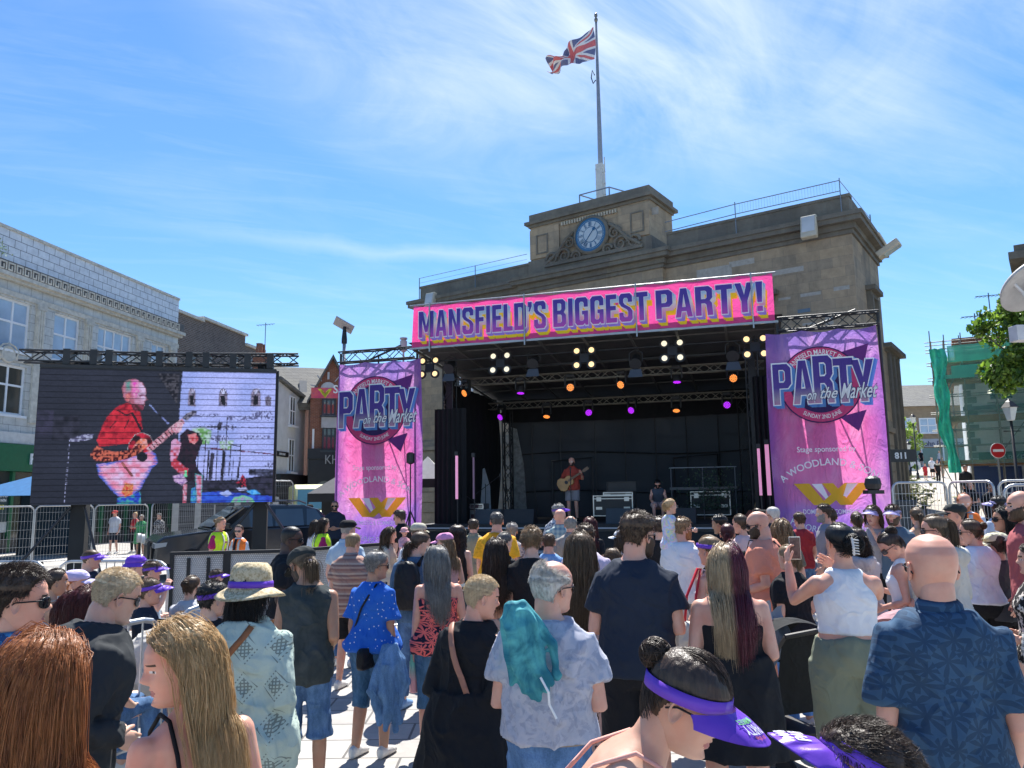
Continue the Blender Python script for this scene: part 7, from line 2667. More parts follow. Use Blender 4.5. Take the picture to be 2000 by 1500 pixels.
   Pp = st[:,None] + (N_[:,None] * .32 * np.sin(ks * 1.9) + flow[:,None] * ks) * (L_ * rng.uniform(.6,1.2,len(P0)))[:,None,None]
   v_,f_ = strands_mesh(hx(Pp.reshape(-1,3)).reshape(Pp.shape),wscale * 1.1)
   arr_obj(v_, f_, 'hair_strands', hm, ho)
  elif hk in ('long', 'bob', 'curly'):
   n = ho_.get('n', (9000,2600,420)[lod])
   Ln = ho_.get('len', {'long': .52, 'bob': .22, 'curly': .40}[hk])
   P0, N_, A = scalp(n, 0 if not ho_.get('back') else 40)
   if hat and hat[0] in ('cap', 'straw', 'bucket'):
    kp = P0[:,2] < .03
    P0,N_,A = P0[kp],N_[kp],A[kp]
   W0 = hx(P0 + N_ * .008)
   Nn = N_ @ Rh.T
   K = 20 if hk != 'bob' else 12
   step_ = Ln * rng.uniform(.75,1.08,len(P0)) / K
   dirn = Nn * .03 + np.array([0,0,-.1])
   part = np.sign(P0[:, 0] + ho_.get('part', 0.0))[:, None] * np.array([[1., 0,0]])
   backw = np.array([[0,-1.,0]])
   dirn = dirn + (part * (.9 * sstep((P0[:, 1:2] + .06) / .10)) + backw * ho_.get('backw', .7)) @ Rh.T
   pth = [W0]
   p = W0.copy()
   ph0 = rng.uniform(0,6.28,len(P0))
   outr = 1.04 + rng.uniform(0,.09,len(P0)) + .14 * (rng.random(len(P0)) < .02)
   rot_inv = Rh
   xr = rng.normal(size=(len(P0),)) * .03
   cl = rng.integers(0,40,len(P0))
   clv = rng.normal(size=(40,3)) * np.array([.05,.035,.0])
   for k in range(K):
    fre = (rr_ > 1.04)[:,None] if k else np.zeros((len(P0),1),bool)
    dirn = np.where(fre,dirn * .35,dirn * .72) + np.array([0,0,-1.]) * np.where(fre,.65,.28)
    dirn /= np.linalg.norm(dirn,axis=1)[:,None]
    p = p + dirn * step_[:,None] + clv[cl] * .03
    if hk == 'curly':
     p = p + .012 * np.stack([np.sin(ph0 + k * 1.3),np.cos(ph0 + k * 1.3),0 * ph0],1)
    elif ho_.get('wave', .0022 if k > 4 else 0):
     p = p + ho_.get('wave', .0022) * np.stack([np.sin(ph0 + k * .7), np.cos(cl + k * .6),0 * ph0],1)
    loc_ = (p - hc) @ rot_inv
    loc_[:,1] += 0
    rr_ = np.sqrt(((loc_ / (ell * outr[:,None])) ** 2).sum(1))
    ins = (rr_ < 1) & (loc_[:,2] > -.11)
    loc_[ins] /= rr_[ins][:,None]
    # keep hair off the face
    rr_ = np.where(ins,1.,rr_)
    ly = np.interp(loc_[:,2],[-.3,-.02,.05,.09],[.0,.004,.03,.10]) + .004 * (outr - 1.05) * 50
    fc = (loc_[:,1] > ly) & (loc_[:,2] < .09)
    loc_[fc,1] = ly[fc]
    fc &= np.abs(loc_[:,0]) < .078
    loc_[fc,0] = np.sign(loc_[fc,0] + 1e-5) * (.080 + .01 * rng.random(fc.sum()))
    p = loc_ @ rot_inv.T + hc
    # torso
    z = np.clip(p[:,2],.85,1.5)
    zs = [r[0] for r in T0]
    hw = np.interp(z,zs,[r[1] for r in T0]) * (1 + (b - 1) * .9) + .012
    hd = np.interp(z,zs,[r[2] for r in T0]) * (1 + (b - 1) * .9) + .020
    lsh = math.tan(rad(lean)) * np.clip(p[:,2] - PZ,0,1) if lean else 0
    yy = p[:,1] - lsh
    ins = (np.abs(p[:,0]) < hw) & (p[:,2] < 1.46)
    lim = hd * np.clip(1 - (np.abs(p[:,0]) / hw) ** 2.4,0,1) ** (1 / 2.4) + .006 + (outr - 1.05) * .14
    back_ = yy < .02
    mB = ins & back_ & (yy > -lim)
    mF = ins & ~back_ & (yy < lim)
    p[mB,1] = (-lim + lsh)[mB] if lean else -lim[mB]
    p[mF,1] = (lim + lsh)[mF] if lean else lim[mF]
    # gather towards the spine a little
    if ho_.get('gather'):
     low_ = p[:,2] < hc[2] - .05
     p[low_, 0] *= 1 - ho_['gather']
    pth.append(p.copy())
   Pp = np.stack(pth,1)
   v_,f_ = strands_mesh(Pp,wscale * 1.5)
   arr_obj(v_, f_, 'hair_strands', hm, ho)
  if hk in ('pony', 'bun'):
   tz = ho_.get('tie', (0,-.10,.035))
   n = (1500,500,160)[lod]
   P0,N_,A = scalp(n)
   e1 = np.array(tz)
   ks = np.linspace(0,1,9)
   Pp = []
   for k in ks:
    q_ = P0 * (1 - k) + e1 * k
    rr_ = np.sqrt(((q_ / np.array([.080,.103,.124])) ** 2).sum(1))
    q_ = q_ / np.minimum(rr_,1.0)[:,None] * (1.02 + .03 * rng.random(len(P0)))[:,None]
    Pp.append(q_)
   Pp = np.stack(Pp,1)
   v_,f_ = strands_mesh(hx(Pp.reshape(-1,3)).reshape(Pp.shape),wscale * 1.3)
   arr_obj(v_, f_, 'hair_strands', hm, ho)
   tie_w = hx(np.array([e1]))[0]
   if hk == 'pony':
    n = (900,350,120)[lod]
    Ln = ho_.get('len', .30)
    K = 16
    p = np.tile(tie_w,(n,1)) + rng.normal(size=(n,3)) * .012
    dirn = np.tile((np.array([0,-.8,.25]) @ Rh.T),(n,1)) + rng.normal(size=(n,3)) * .22
    pth = [p]
    st_ = Ln / K * rng.uniform(.7,1.1,n)
    for k in range(K):
     dirn = dirn * .68 + np.array([0,0,-1.]) * .32
     dirn /= np.linalg.norm(dirn,axis=1)[:,None]
     p = p + dirn * st_[:,None]
     lim = -.125 * b - (.0 if not lean else -math.tan(rad(lean)) * .4)
     m__ = (p[:,2] < 1.44) & (p[:,1] > lim)
     p[m__,1] = lim
     pth.append(p.copy())
    v_,f_ = strands_mesh(np.stack(pth,1),wscale * 1.5)
    arr_obj(v_, f_, 'ponytail', hm, ho)
    rv,rf = tubeN([tie_w + (np.array([0,.012,0]) @ Rh.T),tie_w + (np.array([0,-.014,.004]) @ Rh.T)],.022,12)
    finish(rv, rf, 'hair_tie', clothm('hair_tie', (.3,.25,.3),.6), ho)
   else:
    n = (700,260,90)[lod]
    br = ho_.get('r', .042)
    c0 = tie_w + np.array([0,-.02,.015]) @ Rh.T
    ax0 = rng.normal(size=(n,3))
    ax0 /= np.linalg.norm(ax0,axis=1)[:,None]
    ax1 = np.cross(ax0,rng.normal(size=(n,3)))
    ax1 /= np.linalg.norm(ax1,axis=1)[:,None]
    tt = np.linspace(0,3.4,10)
    r_ = br * rng.uniform(.72,1.08,n)
    Pp = c0 + (ax0[:,None] * np.cos(tt)[None,:,None] + ax1[:,None] * np.sin(tt)[None,:,None]) * r_[:,None,None]
    v_,f_ = strands_mesh(Pp,wscale * 1.8)
    arr_obj(v_, f_, 'hair_bun', hm, ho)
    tt = np.linspace(-1,1,9)
    bv,bf = loftN([c0 + np.stack([br * .85 * math.sqrt(max(1 - q_ * q_,.02)) * np.cos(np.arange(12) * np.pi / 6),br * .85 * math.sqrt(max(1 - q_ * q_,.02)) * np.sin(np.arange(12) * np.pi / 6),np.full(12,br * .85 * q_)],1) for q_ in tt])
    finish(bv, bf, 'bun_core', hm, ho)
 if beard:
  def offb(A,Z):
   a = az_deg(A)
   m0 = sstep((-.026 - Z + (a - 35) * .0006) / .01) * sstep((98 - a) / 12)
   m0 = np.where((a < 22) & (Z > -.072) & (Z < -.048),0,m0)
   return (.011 if beard[1:] != 's' else .004) * m0 * (.8 + .4 * vnoise(np.stack([A * 20, Z * 90, A * 0],-1).reshape(-1,3),3).reshape(A.shape)) - .006 * (1 - m0)
  hv,hf = loftN(head_grid(hn[0],hn[1],offb,feat=True))
  finish(hx(hv), hf, 'beard', HC[beard[0] if isinstance(beard, tuple) else beard], t)
 # ---- glasses
 if specs:
  kind, m_ = specs, (clothm('lens_black', (.01,.01,.012),.08, var=0, bump=0) if specs != 'clear' else clothm('lens_clear', (.10,.09,.09),.06, var=0, bump=0))
  fr_ = clothm('glasses_frame', (.012,.012,.014),.3, var=0, bump=0)
  ps = []
  for s_ in (-1,1):
   rings = []
   for y_,k_ in ((0,1),(.004,1.),(.007,.9)):
    tt = np.arange(16) * 2 * np.pi / 16
    cx_ = np.sign(np.cos(tt)) * np.abs(np.cos(tt)) ** .8 * .026 * k_
    cz_ = np.sign(np.sin(tt)) * np.abs(np.sin(tt)) ** .8 * .019 * k_
    xx = s_ * .034 + cx_
    rings.append(np.stack([xx,.104 - np.abs(xx) ** 2 * 9.0 + y_ - .006,-.003 + cz_],1))
   lv,lf_ = loftN(rings)
   finish(hx(lv), lf_, 'lens', m_, t)
   ps.append(tubeN([(s_ * .060,.075,.006),(s_ * .076,.045,.006),(s_ * .080,-.005,.003),(s_ * .078,-.028,-.012)],.0026,6))
   rr_ = rings[0]
   ps.append(tubeN(np.vstack([rr_,rr_[:1]]) + [0,.002,0],.0022,5))
  ps.append(tubeN([(-.010,.099,.004),(0,.103,.006),(.010,.099,.004)],.0025,6))
  gv,gf = join(ps)
  finish(hx(gv), gf, 'glasses_frame', fr_, t)
 # ---- headwear
 if hat:
  kind,mk_ = hat[0],hat[1]
  m_ = clothm(*mk_) if isinstance(mk_,tuple) else CLM[mk_]
  turn = hat[2] if len(hat) > 2 else 0          # 180 = worn backwards
  tR = rotm(0,turn,0)
  if kind in ('cap', 'bucket'):
   def offc(A,Z):
    m0 = sstep((Z - .030 - .010 * np.cos(A)) / .008)
    return .019 * m0 - .01 * (1 - m0)
   hv,hf = loftN(head_grid(26,40,offc,feat=False))
   hv = hv @ tR.T if turn else hv
   ha = finish(hx(hv), hf, 'cap', m_, t)
   nn = 13
   vv,ff = [],[]
   if kind == 'cap':
    for j,(r0,zz) in enumerate(((1.0,.036),(1.25,.034),(1.55,.028),(1.80,.018))):
     for i in range(nn):
      a = rad(-62 + 124 * i / (nn - 1))
      rx,ry = .090,.110
      ext_ = (r0 - 1) * (math.cos(a * 1.25)) ** .5 if math.cos(a * 1.25) > 0 else 0
      vv.append((rx * math.sin(a) * (1 + ext_ * .25),ry * math.cos(a) + ext_ * .105 - .004,zz - .020 * (a ** 2) * .6 + 0))
   else:
    for j,(r0,zz) in enumerate(((1.0,.038),(1.15,.02),(1.32,.0))):
     for i in range(nn * 2):
      a = 2 * math.pi * i / (nn * 2 - 1)
      vv.append((.092 * r0 * math.sin(a),.112 * r0 * math.cos(a),zz))
   nr_, nc = len(vv) // (nn if kind == 'cap' else nn * 2),(nn if kind == 'cap' else nn * 2)
   ff = [(j * nc + i,j * nc + i + 1,(j + 1) * nc + i + 1,(j + 1) * nc + i) for j in range(nr_ - 1) for i in range(nc - 1)]
   vv = np.array(vv)
   n0 = len(vv)
   vv = np.vstack([vv,vv - [0,0,.004]])
   ff = ff + [tuple(k_ + n0 for k_ in f_[::-1]) for f_ in ff]
   vv = vv @ tR.T if turn else vv
   finish(hx(vv), ff, 'peak' if kind == 'cap' else 'brim', m_, ha)
  elif kind in ('visor', 'band'):
   nn = 48
   vv = []
   tilt = hat[3] if len(hat) > 3 else .028
   vz = hat[4] if len(hat) > 4 else 0
   for z_,o_ in ((.024,.012),(.056,.015),(.056,.017),(.024,.014)):
    for i in range(nn):
     a = 2 * math.pi * i / nn
     f_ = np.interp(z_ + tilt * math.cos(a) * .6,HZ,HF if math.cos(a) > 0 else HBk)
     w_ = np.interp(z_,HZ,HW)
     vv.append(((w_ + o_) * math.sin(a),(f_ + o_) * math.cos(a),z_ + tilt * math.cos(a) * .6))
   vv = np.array(vv) + [0,0,vz]
   ff = [(j * nn + i,j * nn + (i + 1) % nn,((j + 1) % 4) * nn + (i + 1) % nn,((j + 1) % 4) * nn + i) for j in range(4) for i in range(nn)]
   vv = vv @ tR.T if turn else vv
   ha = finish(hx(vv), ff, 'visor_band' if kind == 'visor' else 'headband', m_, t)
   if kind == 'visor':
    vv = []
    nn = 17
    for j,(k_,zz) in enumerate(((0,.036),(.4,.031),(.75,.022),(1.0,.012))):
     for i in range(nn):
      a = rad(-75 + 150 * i / (nn - 1))
      c_ = max(math.cos(a * 1.15),0) ** .6
      vv.append((.091 * math.sin(a) * (1 + .18 * k_ * c_),.109 * math.cos(a) + .095 * k_ * c_,zz + tilt * .6 * math.cos(a) - .012 * a * a))
    vv = np.array(vv) + [0,0,vz]
    n0 = len(vv)
    ff = [(j * nn + i,j * nn + i + 1,(j + 1) * nn + i + 1,(j + 1) * nn + i) for j in range(3) for i in range(nn - 1)]
    vv = np.vstack([vv,vv - [0,0,.0025]])
    ff = ff + [tuple(q_ + n0 for q_ in f_[::-1]) for f_ in ff]
    vv = vv @ tR.T if turn else vv
    pk_ = finish(hx(vv), ff, 'peak', m_, ha)
  elif kind == 'straw':
   rings = []
   for r_,z_ in ((.166,-.020),(.150,-.006),(.112,.016),(.104,.022),(.100,.05),(.097,.095),(.090,.125),(.070,.146),(.04,.148),(.01,.140)):
    tt = np.arange(56) * 2 * np.pi / 56
    ry = r_ * 1.12
    jit = 1 + .015 * np.sin(tt * 5 + r_ * 30)
    rings.append(np.stack([r_ * np.cos(tt) * jit,ry * np.sin(tt) * jit,z_ + .012 * np.cos(2 * tt) * (r_ > .11)],1))
   hv,hf = loftN(rings[::1])
   ha = finish(hx(hv), hf, 'straw_hat', m_, t)
   rings = [np.stack([r_ * np.cos(tt),r_ * 1.12 * np.sin(tt),np.full(56,z_)],1) for r_,z_ in ((.103,.026),(.107,.027),(.104,.058),(.098,.058))]
   hv,hf = loftN(rings,False)
   finish(hx(hv), hf, 'hat_band', clothm('visor_purple', (.16,.06,.52),.35), ha)
 ctx = dict(t=t,bend=bend,hx=hx,arms=arm_pts,s=s,hc=hc,T0=T0,b=b,lod=lod,legs=legs,yaw=yaw)
 for fn in extra:
  fn(ctx)
 return ctx
def torso_y(ctx,x,z,side,out=.022):
 T0, b = ctx['T0'], ctx['b']
 zs = [r[0] for r in T0]
 hw = np.interp(z,zs,[r[1] for r in T0]) * (1 + (b - 1) * .95) + .01
 hd = np.interp(z,zs,[r[2] for r in T0]) * (1 + (b - 1) * .95)
 k = max(0,1 - min(1,abs(x) / hw) ** 2.4) ** (1 / 2.4)
 return side * (hd * k + out)
def worn(name,label,cat,ctx,group=None):
 """an Empty placed exactly on the wearer: for bags and things held"""
 t0 = ctx['t']
 t = thing(name,label,cat,tuple(t0.location),t0.rotation_euler[2],group)
 t.scale = t0.scale
 return t
def ribbon(path,w,th=.004,nrm=(0,-1,0)):
 """flat strap along a path"""
 P_ = np.array(path)
 T_ = np.gradient(P_,axis=0)
 T_ /= np.linalg.norm(T_,axis=1)[:,None]
 N_ = np.tile(np.array(nrm,float),(len(P_),1)) if np.ndim(nrm) == 1 else np.array(nrm)
 B = np.cross(T_,N_)
 B /= np.linalg.norm(B,axis=1)[:,None] + 1e-9
 rings = np.stack([P_ + B * w / 2 + N_ * th / 2,P_ - B * w / 2 + N_ * th / 2,P_ - B * w / 2 - N_ * th / 2,P_ + B * w / 2 - N_ * th / 2],1)
 return loftN(rings)
def crossbody(label, mkey, bagm, shoulder=1, w=.03, bag=(.24,.17,.08), bagz=.88, bagpos=None, name='cross_body_bag', show_bag=True, out=.030):
 def fn(ctx):
  t = worn(name, label, 'bag', ctx)
  pts,nr = [],[]
  for side,order in ((-1,np.linspace(0,1,12)),(1,np.linspace(1,0,12))):
   for k in order:
    x = shoulder * .085 * (1 - k) - shoulder * .175 * k * (1 + (ctx['b'] - 1))
    z = 1.455 - k * (1.455 - bagz - .08)
    if k == 0:
     z = 1.468
    pts.append((x,torso_y(ctx,x,min(z,1.45),side,out),z))
    nr.append((0,side,.2))
  pts.append(pts[0])
  nr.append(nr[0])
  v, f = ribbon(ctx['bend'](np.array(pts)), w, .005, np.array(nr, float))
  finish(v, f, 'strap', clothm(*mkey), t)
  if show_bag:
   bx, by = bagpos or (-shoulder * (.19 * ctx['b'] + .03),-.03)
   rings = []
   for z_,k_ in ((0,.86),(.02,1),(bag[1] * .5,1.04),(bag[1] - .02,.98),(bag[1],.8)):
    rings.append(ring_se(bagz - bag[1] * .5 + z_,bag[2] / 2 * k_,bag[0] / 2 * k_,0,20,4) + [bx,by,0])
   v,f = loftN(rings)
   finish(ctx['bend'](v), f, 'pouch', clothm(*bagm), t)
 return fn
PEOPLE = []
# ================================================================ people: cloth patterns
def fr(nb,x,k,o=0.):
 return nb.math('FRACT', nb.math('ADD', nb.math('MULTIPLY', x, k),50.0 + o))
def p_stripe(cols,k):
 def f(nb,c):
  x,y,z = nb.sep(nb.obj())
  w = nb.math('ADD', z, nb.math('MULTIPLY', nb.noise(nb.obj(),4),.02))
  n = len(cols)
  return nb.ramp(fr(nb, w, k),[(i / n, q) for i, q in enumerate(cols)], 'CONSTANT')
 return f
def p_vstripe(a,b,k):
 def f(nb,c):
  x,y,z = nb.sep(nb.obj())
  return nb.mix(nb.math('LESS_THAN', fr(nb, nb.math('ADD', x, nb.math('MULTIPLY', y, .5)), k),.22), a, b)
 return f
def p_plaid(a,b,c2,k):
 def f(nb,c):
  x,y,z = nb.sep(nb.obj())
  u = nb.math('LESS_THAN', fr(nb, x, k),.5)
  v = nb.math('LESS_THAN', fr(nb, z, k),.5)
  return nb.mix(nb.math('MULTIPLY', nb.math('ADD', u, v),.5), a, b)
 return f
def p_blot(a,b,sc,lo,hi,dist=.6,c3=None,vec=None):
 def f(nb,c):
  col = nb.mix(nb.step(nb.noise(nb.obj(),sc,4,.6,dist),lo,hi),a,b)
  if c3:
   o = nb.n('ShaderNodeVectorMath', {0: nb.obj(),1: (3.3,1.7,5.1)}, operation='ADD')
   col = nb.mix(nb.step(nb.noise(o,sc * 1.3,4,.6,dist),lo + .03,hi + .03),col,c3)
  return col
 return f
def vor(nb,sc,out=0,vec=None):
 return nb.n('ShaderNodeTexVoronoi', {'Vector': vec or nb.obj(), 'Scale': sc}, out)
def flat(nb):
 x,y,z = nb.sep(nb.obj())
 return nb.comb(nb.math('ADD', x, nb.math('MULTIPLY', y, .6)), z, 0.)
def p_star(bg_,fg,sc,size,n,sharp=.5):
 def f(nb,c):
  v = flat(nb)
  pos = vor(nb,sc,2,v)
  d = nb.n('ShaderNodeVectorMath', {0: v, 1: pos}, operation='SUBTRACT')
  x,y,z = nb.sep(d)
  an = nb.math('ARCTAN2', y, x)
  r = nb.math('SQRT', nb.math('ADD', nb.math('MULTIPLY', x, x), nb.math('MULTIPLY', y, y)))
  lim = nb.math('MULTIPLY', nb.math('ADD', nb.math('MULTIPLY', nb.math('COSINE', nb.math('MULTIPLY', an, float(n))), sharp),1.05 - sharp * .3), size)
  return nb.mix(nb.math('LESS_THAN', r, lim), bg_, fg)
 return f
def p_dots(bg_,fg,sc,th,c3=None):
 def f(nb,c):
  v = flat(nb)
  d = vor(nb,sc,0,v)
  col = nb.mix(nb.math('LESS_THAN', d, th), bg_, fg)
  if c3:
   d2 = vor(nb,sc * 1.37,0,v)
   col = nb.mix(nb.math('LESS_THAN', d2, th * 1.1), col, c3)
  return col
 return f
def p_leopard(nb,c):
 v = nb.n('ShaderNodeVectorMath', {0: flat(nb),1: nb.vscale(nb.noise(nb.obj(),30,2, out=1),(.02,.02,0.))}, operation='ADD')
 d = vor(nb,30,0,v)
 ring = nb.math('MULTIPLY', nb.math('GREATER_THAN', d, .18), nb.math('LESS_THAN', d, .42))
 gap = nb.math('GREATER_THAN', nb.noise(nb.obj(),40,2),.43)
 return nb.mix(nb.math('MULTIPLY', ring, gap),(.48,.32,.29),(.02,.012,.012))
def p_knit(nb,c):
 x,y,z = nb.sep(nb.obj())
 a = nb.math('ABSOLUTE', nb.math('SUBTRACT', fr(nb, x, 7.),.5))
 b = nb.math('ABSOLUTE', nb.math('SUBTRACT', fr(nb, z, 5.5),.5))
 dm = nb.math('ADD', a, b)
 hole = nb.math('MULTIPLY', nb.math('GREATER_THAN', nb.math('ABSOLUTE', nb.math('SUBTRACT', fr(nb, x, 62.),.5)),.2), nb.math('GREATER_THAN', nb.math('ABSOLUTE', nb.math('SUBTRACT', fr(nb, z, 62.),.5)),.2))
 inn = nb.math('LESS_THAN', dm, .27)
 edge = nb.math('LESS_THAN', nb.math('ABSOLUTE', nb.math('SUBTRACT', dm, .40)),.028)
 hol2 = nb.math('LESS_THAN', fr(nb, nb.math('ADD', x, z),46.),.45)
 f_ = nb.math('MAXIMUM', nb.math('MULTIPLY', inn, nb.math('SUBTRACT', 1., hole)), nb.math('MULTIPLY', edge, hol2))
 return nb.mix(nb.math('MULTIPLY', f_, .72), c, (.10,.12,.11))
def p_denim(nb,c):
 x,y,z = nb.sep(nb.obj())
 f_ = nb.noise(nb.comb(nb.math('MULTIPLY', x, 3.), nb.math('MULTIPLY', y, 3.), z),2.6,5,.7)
 col = nb.mix(nb.step(f_,.38,.72),c,tuple(min(1,k * 2.1 + .04) for k in c))
 return nb.mix(1., col, nb.ramp(nb.noise(nb.obj(),160,2),[(.3,.85),(.7,1.15)]), 'MULTIPLY')
def p_tiedye(nb,c):
 f_ = nb.noise(nb.obj(),6,3,.5,1.5)
 return nb.ramp(f_,[(.3,(.35,.55,.85)),(.42,(.75,.80,.45)),(.52,(.80,.60,.75)),(.62,(.45,.70,.88)),(.72,(.85,.80,.55))])
PURP = ('visor_purple', (.16,.06,.52),.35)
PURP2 = ('visor_silver', (.38,.34,.58),.3)
NAVY = ('navy_tee', (.018,.026,.045))
BLKT = ('black_tee', (.012,.013,.016))
WHTT = ('white_tee', (.72,.73,.76))
DEN = ('denim_blue', (.045,.10,.20),.9, p_denim)
DEN2 = ('denim_mid', (.07,.15,.28),.9, p_denim)
PERP = ('purple_visor_print', (.16,.06,.52),.35)
def held_bag(label, mk_, sh, hand=1, size=(.16,.3,.08), strapm=None, strap_len=.0, name='bag'):
 """a bag hanging at one side"""
 def fn(ctx):
  t = worn(name, label, 'bag', ctx)
  x = hand * (.235 * ctx['b'] + .02)
  z1 = sh
  rings = []
  for z_,k_ in ((-size[1],.80),(-size[1] + .02,.96),(-size[1] * .5,1.05),(-.03,.95),(0,.7)):
   rings.append(ring_se(z1 + z_,size[2] / 2 * k_,size[0] * .75 * k_,0,20,3.4) + [x,.0,0])
  v,f = loftN(rings)
  finish(v, f, 'bag_body', clothm(*mk_), t)
  pts = [(x,-.09,z1 - .02),(x * .96,-.06,(z1 + 1.46) / 2),(x * .6,-.02,1.475),(x * .6,.02,1.475),(x * .96,.06,(z1 + 1.46) / 2),(x,.09,z1 - .02)]
  v,f = ribbon(pts,.03,.004,(1,0,0))
  finish(v, f, 'strap', clothm(*(strapm or mk_)), t)
 return fn
def back_text(words, zc, width, height, mk_, nm='print', y_out=.03):
 def fn(ctx):
  mb = MB()
  fit_text(mb,words,-width / 2,width / 2,zc,zc + height,0,0,.01)
  V = np.array(mb.v)
  V = np.stack([V[:,0],np.array([torso_y(ctx,a,c,-1,y_out) for a,c in zip(V[:,0],V[:,2])]),V[:,2]],1)
  finish(ctx['bend'](V), mb.f, nm, clothm(*mk_), ctx['t'], smooth=False)
 return fn
def backpack(label,mk_):
 def fn(ctx):
  t = worn('backpack', label, 'bag', ctx)
  rings = [ring_se(z,.13 * k,.075 * k,-.20,24,3) for z,k in ((.98,.7),(1.0,.95),(1.15,1.05),(1.32,.98),(1.42,.75),(1.45,.4))]
  v,f = loftN(rings)
  finish(ctx['bend'](v), f, 'pack', clothm(*mk_), t)
  for s_ in (-1,1):
   pts = [(s_ * .09,-.14,1.40),(s_ * .11,-.06,1.475),(s_ * .11,.04,1.46),(s_ * .12,.12,1.35),(s_ * .14,.10,1.15)]
   v, f = ribbon(ctx['bend'](np.array(pts)),.045,.01,(0,1,.3))
   finish(v, f, 'strap', clothm(*mk_), t)
 return fn
def hi_vis(col,key):
 """waistcoat with reflective tape over whatever is worn"""
 def fn(ctx):
  T0 = ctx['T0']
  zs = [r[0] for r in T0]
  rg,tp = [],[]
  for z in np.linspace(.90,1.455,12):
   hw = min(np.interp(z, zs, [r[1] for r in T0]), np.interp(z, [1.2,1.34,1.46],[.4,.175,.115])) * ctx['b']
   hd = np.interp(z, zs, [r[2] for r in T0]) * ctx['b']
   rg.append(ring_se(z,hw + .032,hd + .034,0,32))
  v,f = loftN(rg)
  V, F, N_ = remesh([(ctx['bend'](v), f)],.014,2)
  o = finish(folds(V, N_, .005,5), F, 'hi_vis_vest', clothm('vis_' + key, col, .7), ctx['t'])
  tpm = clothm('reflective_tape', (.55,.55,.52),.4)
  for z in (1.02,):
   hw = np.interp(z, zs, [r[1] for r in T0]) * ctx['b'] + .038
   hd = np.interp(z, zs, [r[2] for r in T0]) * ctx['b'] + .040
   v,f = loftN([ring_se(z,hw,hd,0,32),ring_se(z + .05,hw,hd,0,32)],False)
   finish(ctx['bend'](v), f, 'tape', tpm, o)
  for s_ in (-1,1):
   for sd in (-1,1):
    pts = [(s_ * .075,torso_y(ctx,s_ * .075,z,sd,.042),z) for z in np.linspace(1.05,1.44,7)]
    v, f = ribbon(ctx['bend'](np.array(pts)),.05,.003,(0, sd, 0))
    finish(v, f, 'tape', tpm, o)
 return fn
def tie_fn(ctx):
 pts = [(0,torso_y(ctx,0,z,1,.048 if z < 1.42 else .03),z) for z in np.linspace(1.02,1.46,8)]
 v, f = ribbon(ctx['bend'](np.array(pts)),.06,.004,(0,1,0))
 finish(v, f, 'tie', clothm('tie_black', (.01,.01,.015)), ctx['t'])
def hand_pt(ctx,side):
 sh, el_, wr = ctx['arms'][0 if side < 0 else 1]
 q_ = ctx['bend'](np.array([sh, el_, wr]))
 d = q_[2] - q_[1]
 return q_[2] + d / np.linalg.norm(d) * .08,d / np.linalg.norm(d)
def hold_phone(label):
 def fn(ctx):
  t = worn('mobile_phone', label, 'phone', ctx)
  a,_ = hand_pt(ctx,-1)
  b_2,_ = hand_pt(ctx,1)
  c = a * .8 + b_2 * .2 + np.array([.01,.02,.035])
  MB().box(-.038,.038,-.004,.004,-.078,.078).build('case', mat('phone_case', (.55,.52,.45),.4), t, tuple(c), bevel=.003)
  MB().box(-.034,.034,-.0065,-.0045,-.072,.072).build('screen', mat('phone_screen', (.12,.07,.06),.1,0,.6,30), t, tuple(c))
 return fn
def bangle(side,key,col,w=.022):
 def fn(ctx):
  sh, el_, wr = ctx['arms'][0 if side < 0 else 1]
  q_ = ctx['bend'](np.array([sh, el_, wr]))
  d = (q_[2] - q_[1]) / np.linalg.norm(q_[2] - q_[1])
  c = q_[2] - d * .02
  v,f = tubeN([c - d * w / 2,c + d * w / 2],.034,16,capr=False)
  finish(v, f, 'wrist_band', clothm(key, col, .5), ctx['t'])
 return fn
def bottle_fn(ctx):
 t = worn('water_bottle', 'tall water bottle shading from mint green to pink held by the grey haired woman', 'bottle', ctx)
 p,d = hand_pt(ctx,-1)
 m = MB().lathe([(.03,-.26),(.037,-.25),(.037,.0),(.03,.01),(.03,.05),(.022,.06)],(0,0,0),18)
 m.build('flask', mat('bottle_tint', (1,1,1),.25, pat=lambda nb, c: nb.mix(nb.step(nb.sep(nb.obj())[2],-.16,-.02),(.75,.35,.38),(.25,.62,.45)), var=.05), t, (p[0], p[1], p[2] + .0), smooth=True)
def crown_fn(sz):
 return None
P = person
# ---------------------------------------------------------------- foreground,left to right
P('man with dark short hair and sunglasses in a blue patterned shirt, far left foreground', 42,1101,3.0,-62, b=1.05, sk='b', hair=('short', 'dbrown', {'flow': (.1,.4,.4)}), top=('shirt', ('blue_leaf_shirt', (.03,.12,.30),.8, p_blot((.02,.07,.20),(.08,.30,.55),14,.50,.56))), bot=('shorts', ('navy_short', (.02,.025,.04))), specs='dark', arms=('bent', 'bent'), head=(3,4,0))
P('girl with very long straight ginger hair seen from behind in the near left corner', 92,1222,1.95,-14, fem=True, hair=('long', 'ginger', {'len': .74, 'n': 15000, 'part': .0}), top=('tank', ('pale_pink_top', (.62,.45,.45))), bot=('jeans', DEN), arms=('relax', 'bent'), head=(4,0,0))
P('man in a black hoodie with bleached short hair and glasses leaning forward', 232,1106,3.6,-46, b=1.2, hair=('crop', 'pblond', {'flow': (0,.9,.1)}), top=('hoodie', ('charcoal_hoodie', (.028,.032,.036)), {'infl': .03, 'amp': .016}), bot=('trousers', ('black_trousers', (.008,.008,.010))), specs='clear', lean=13, head=(12,0,0), arms=('bent', 'bent'))
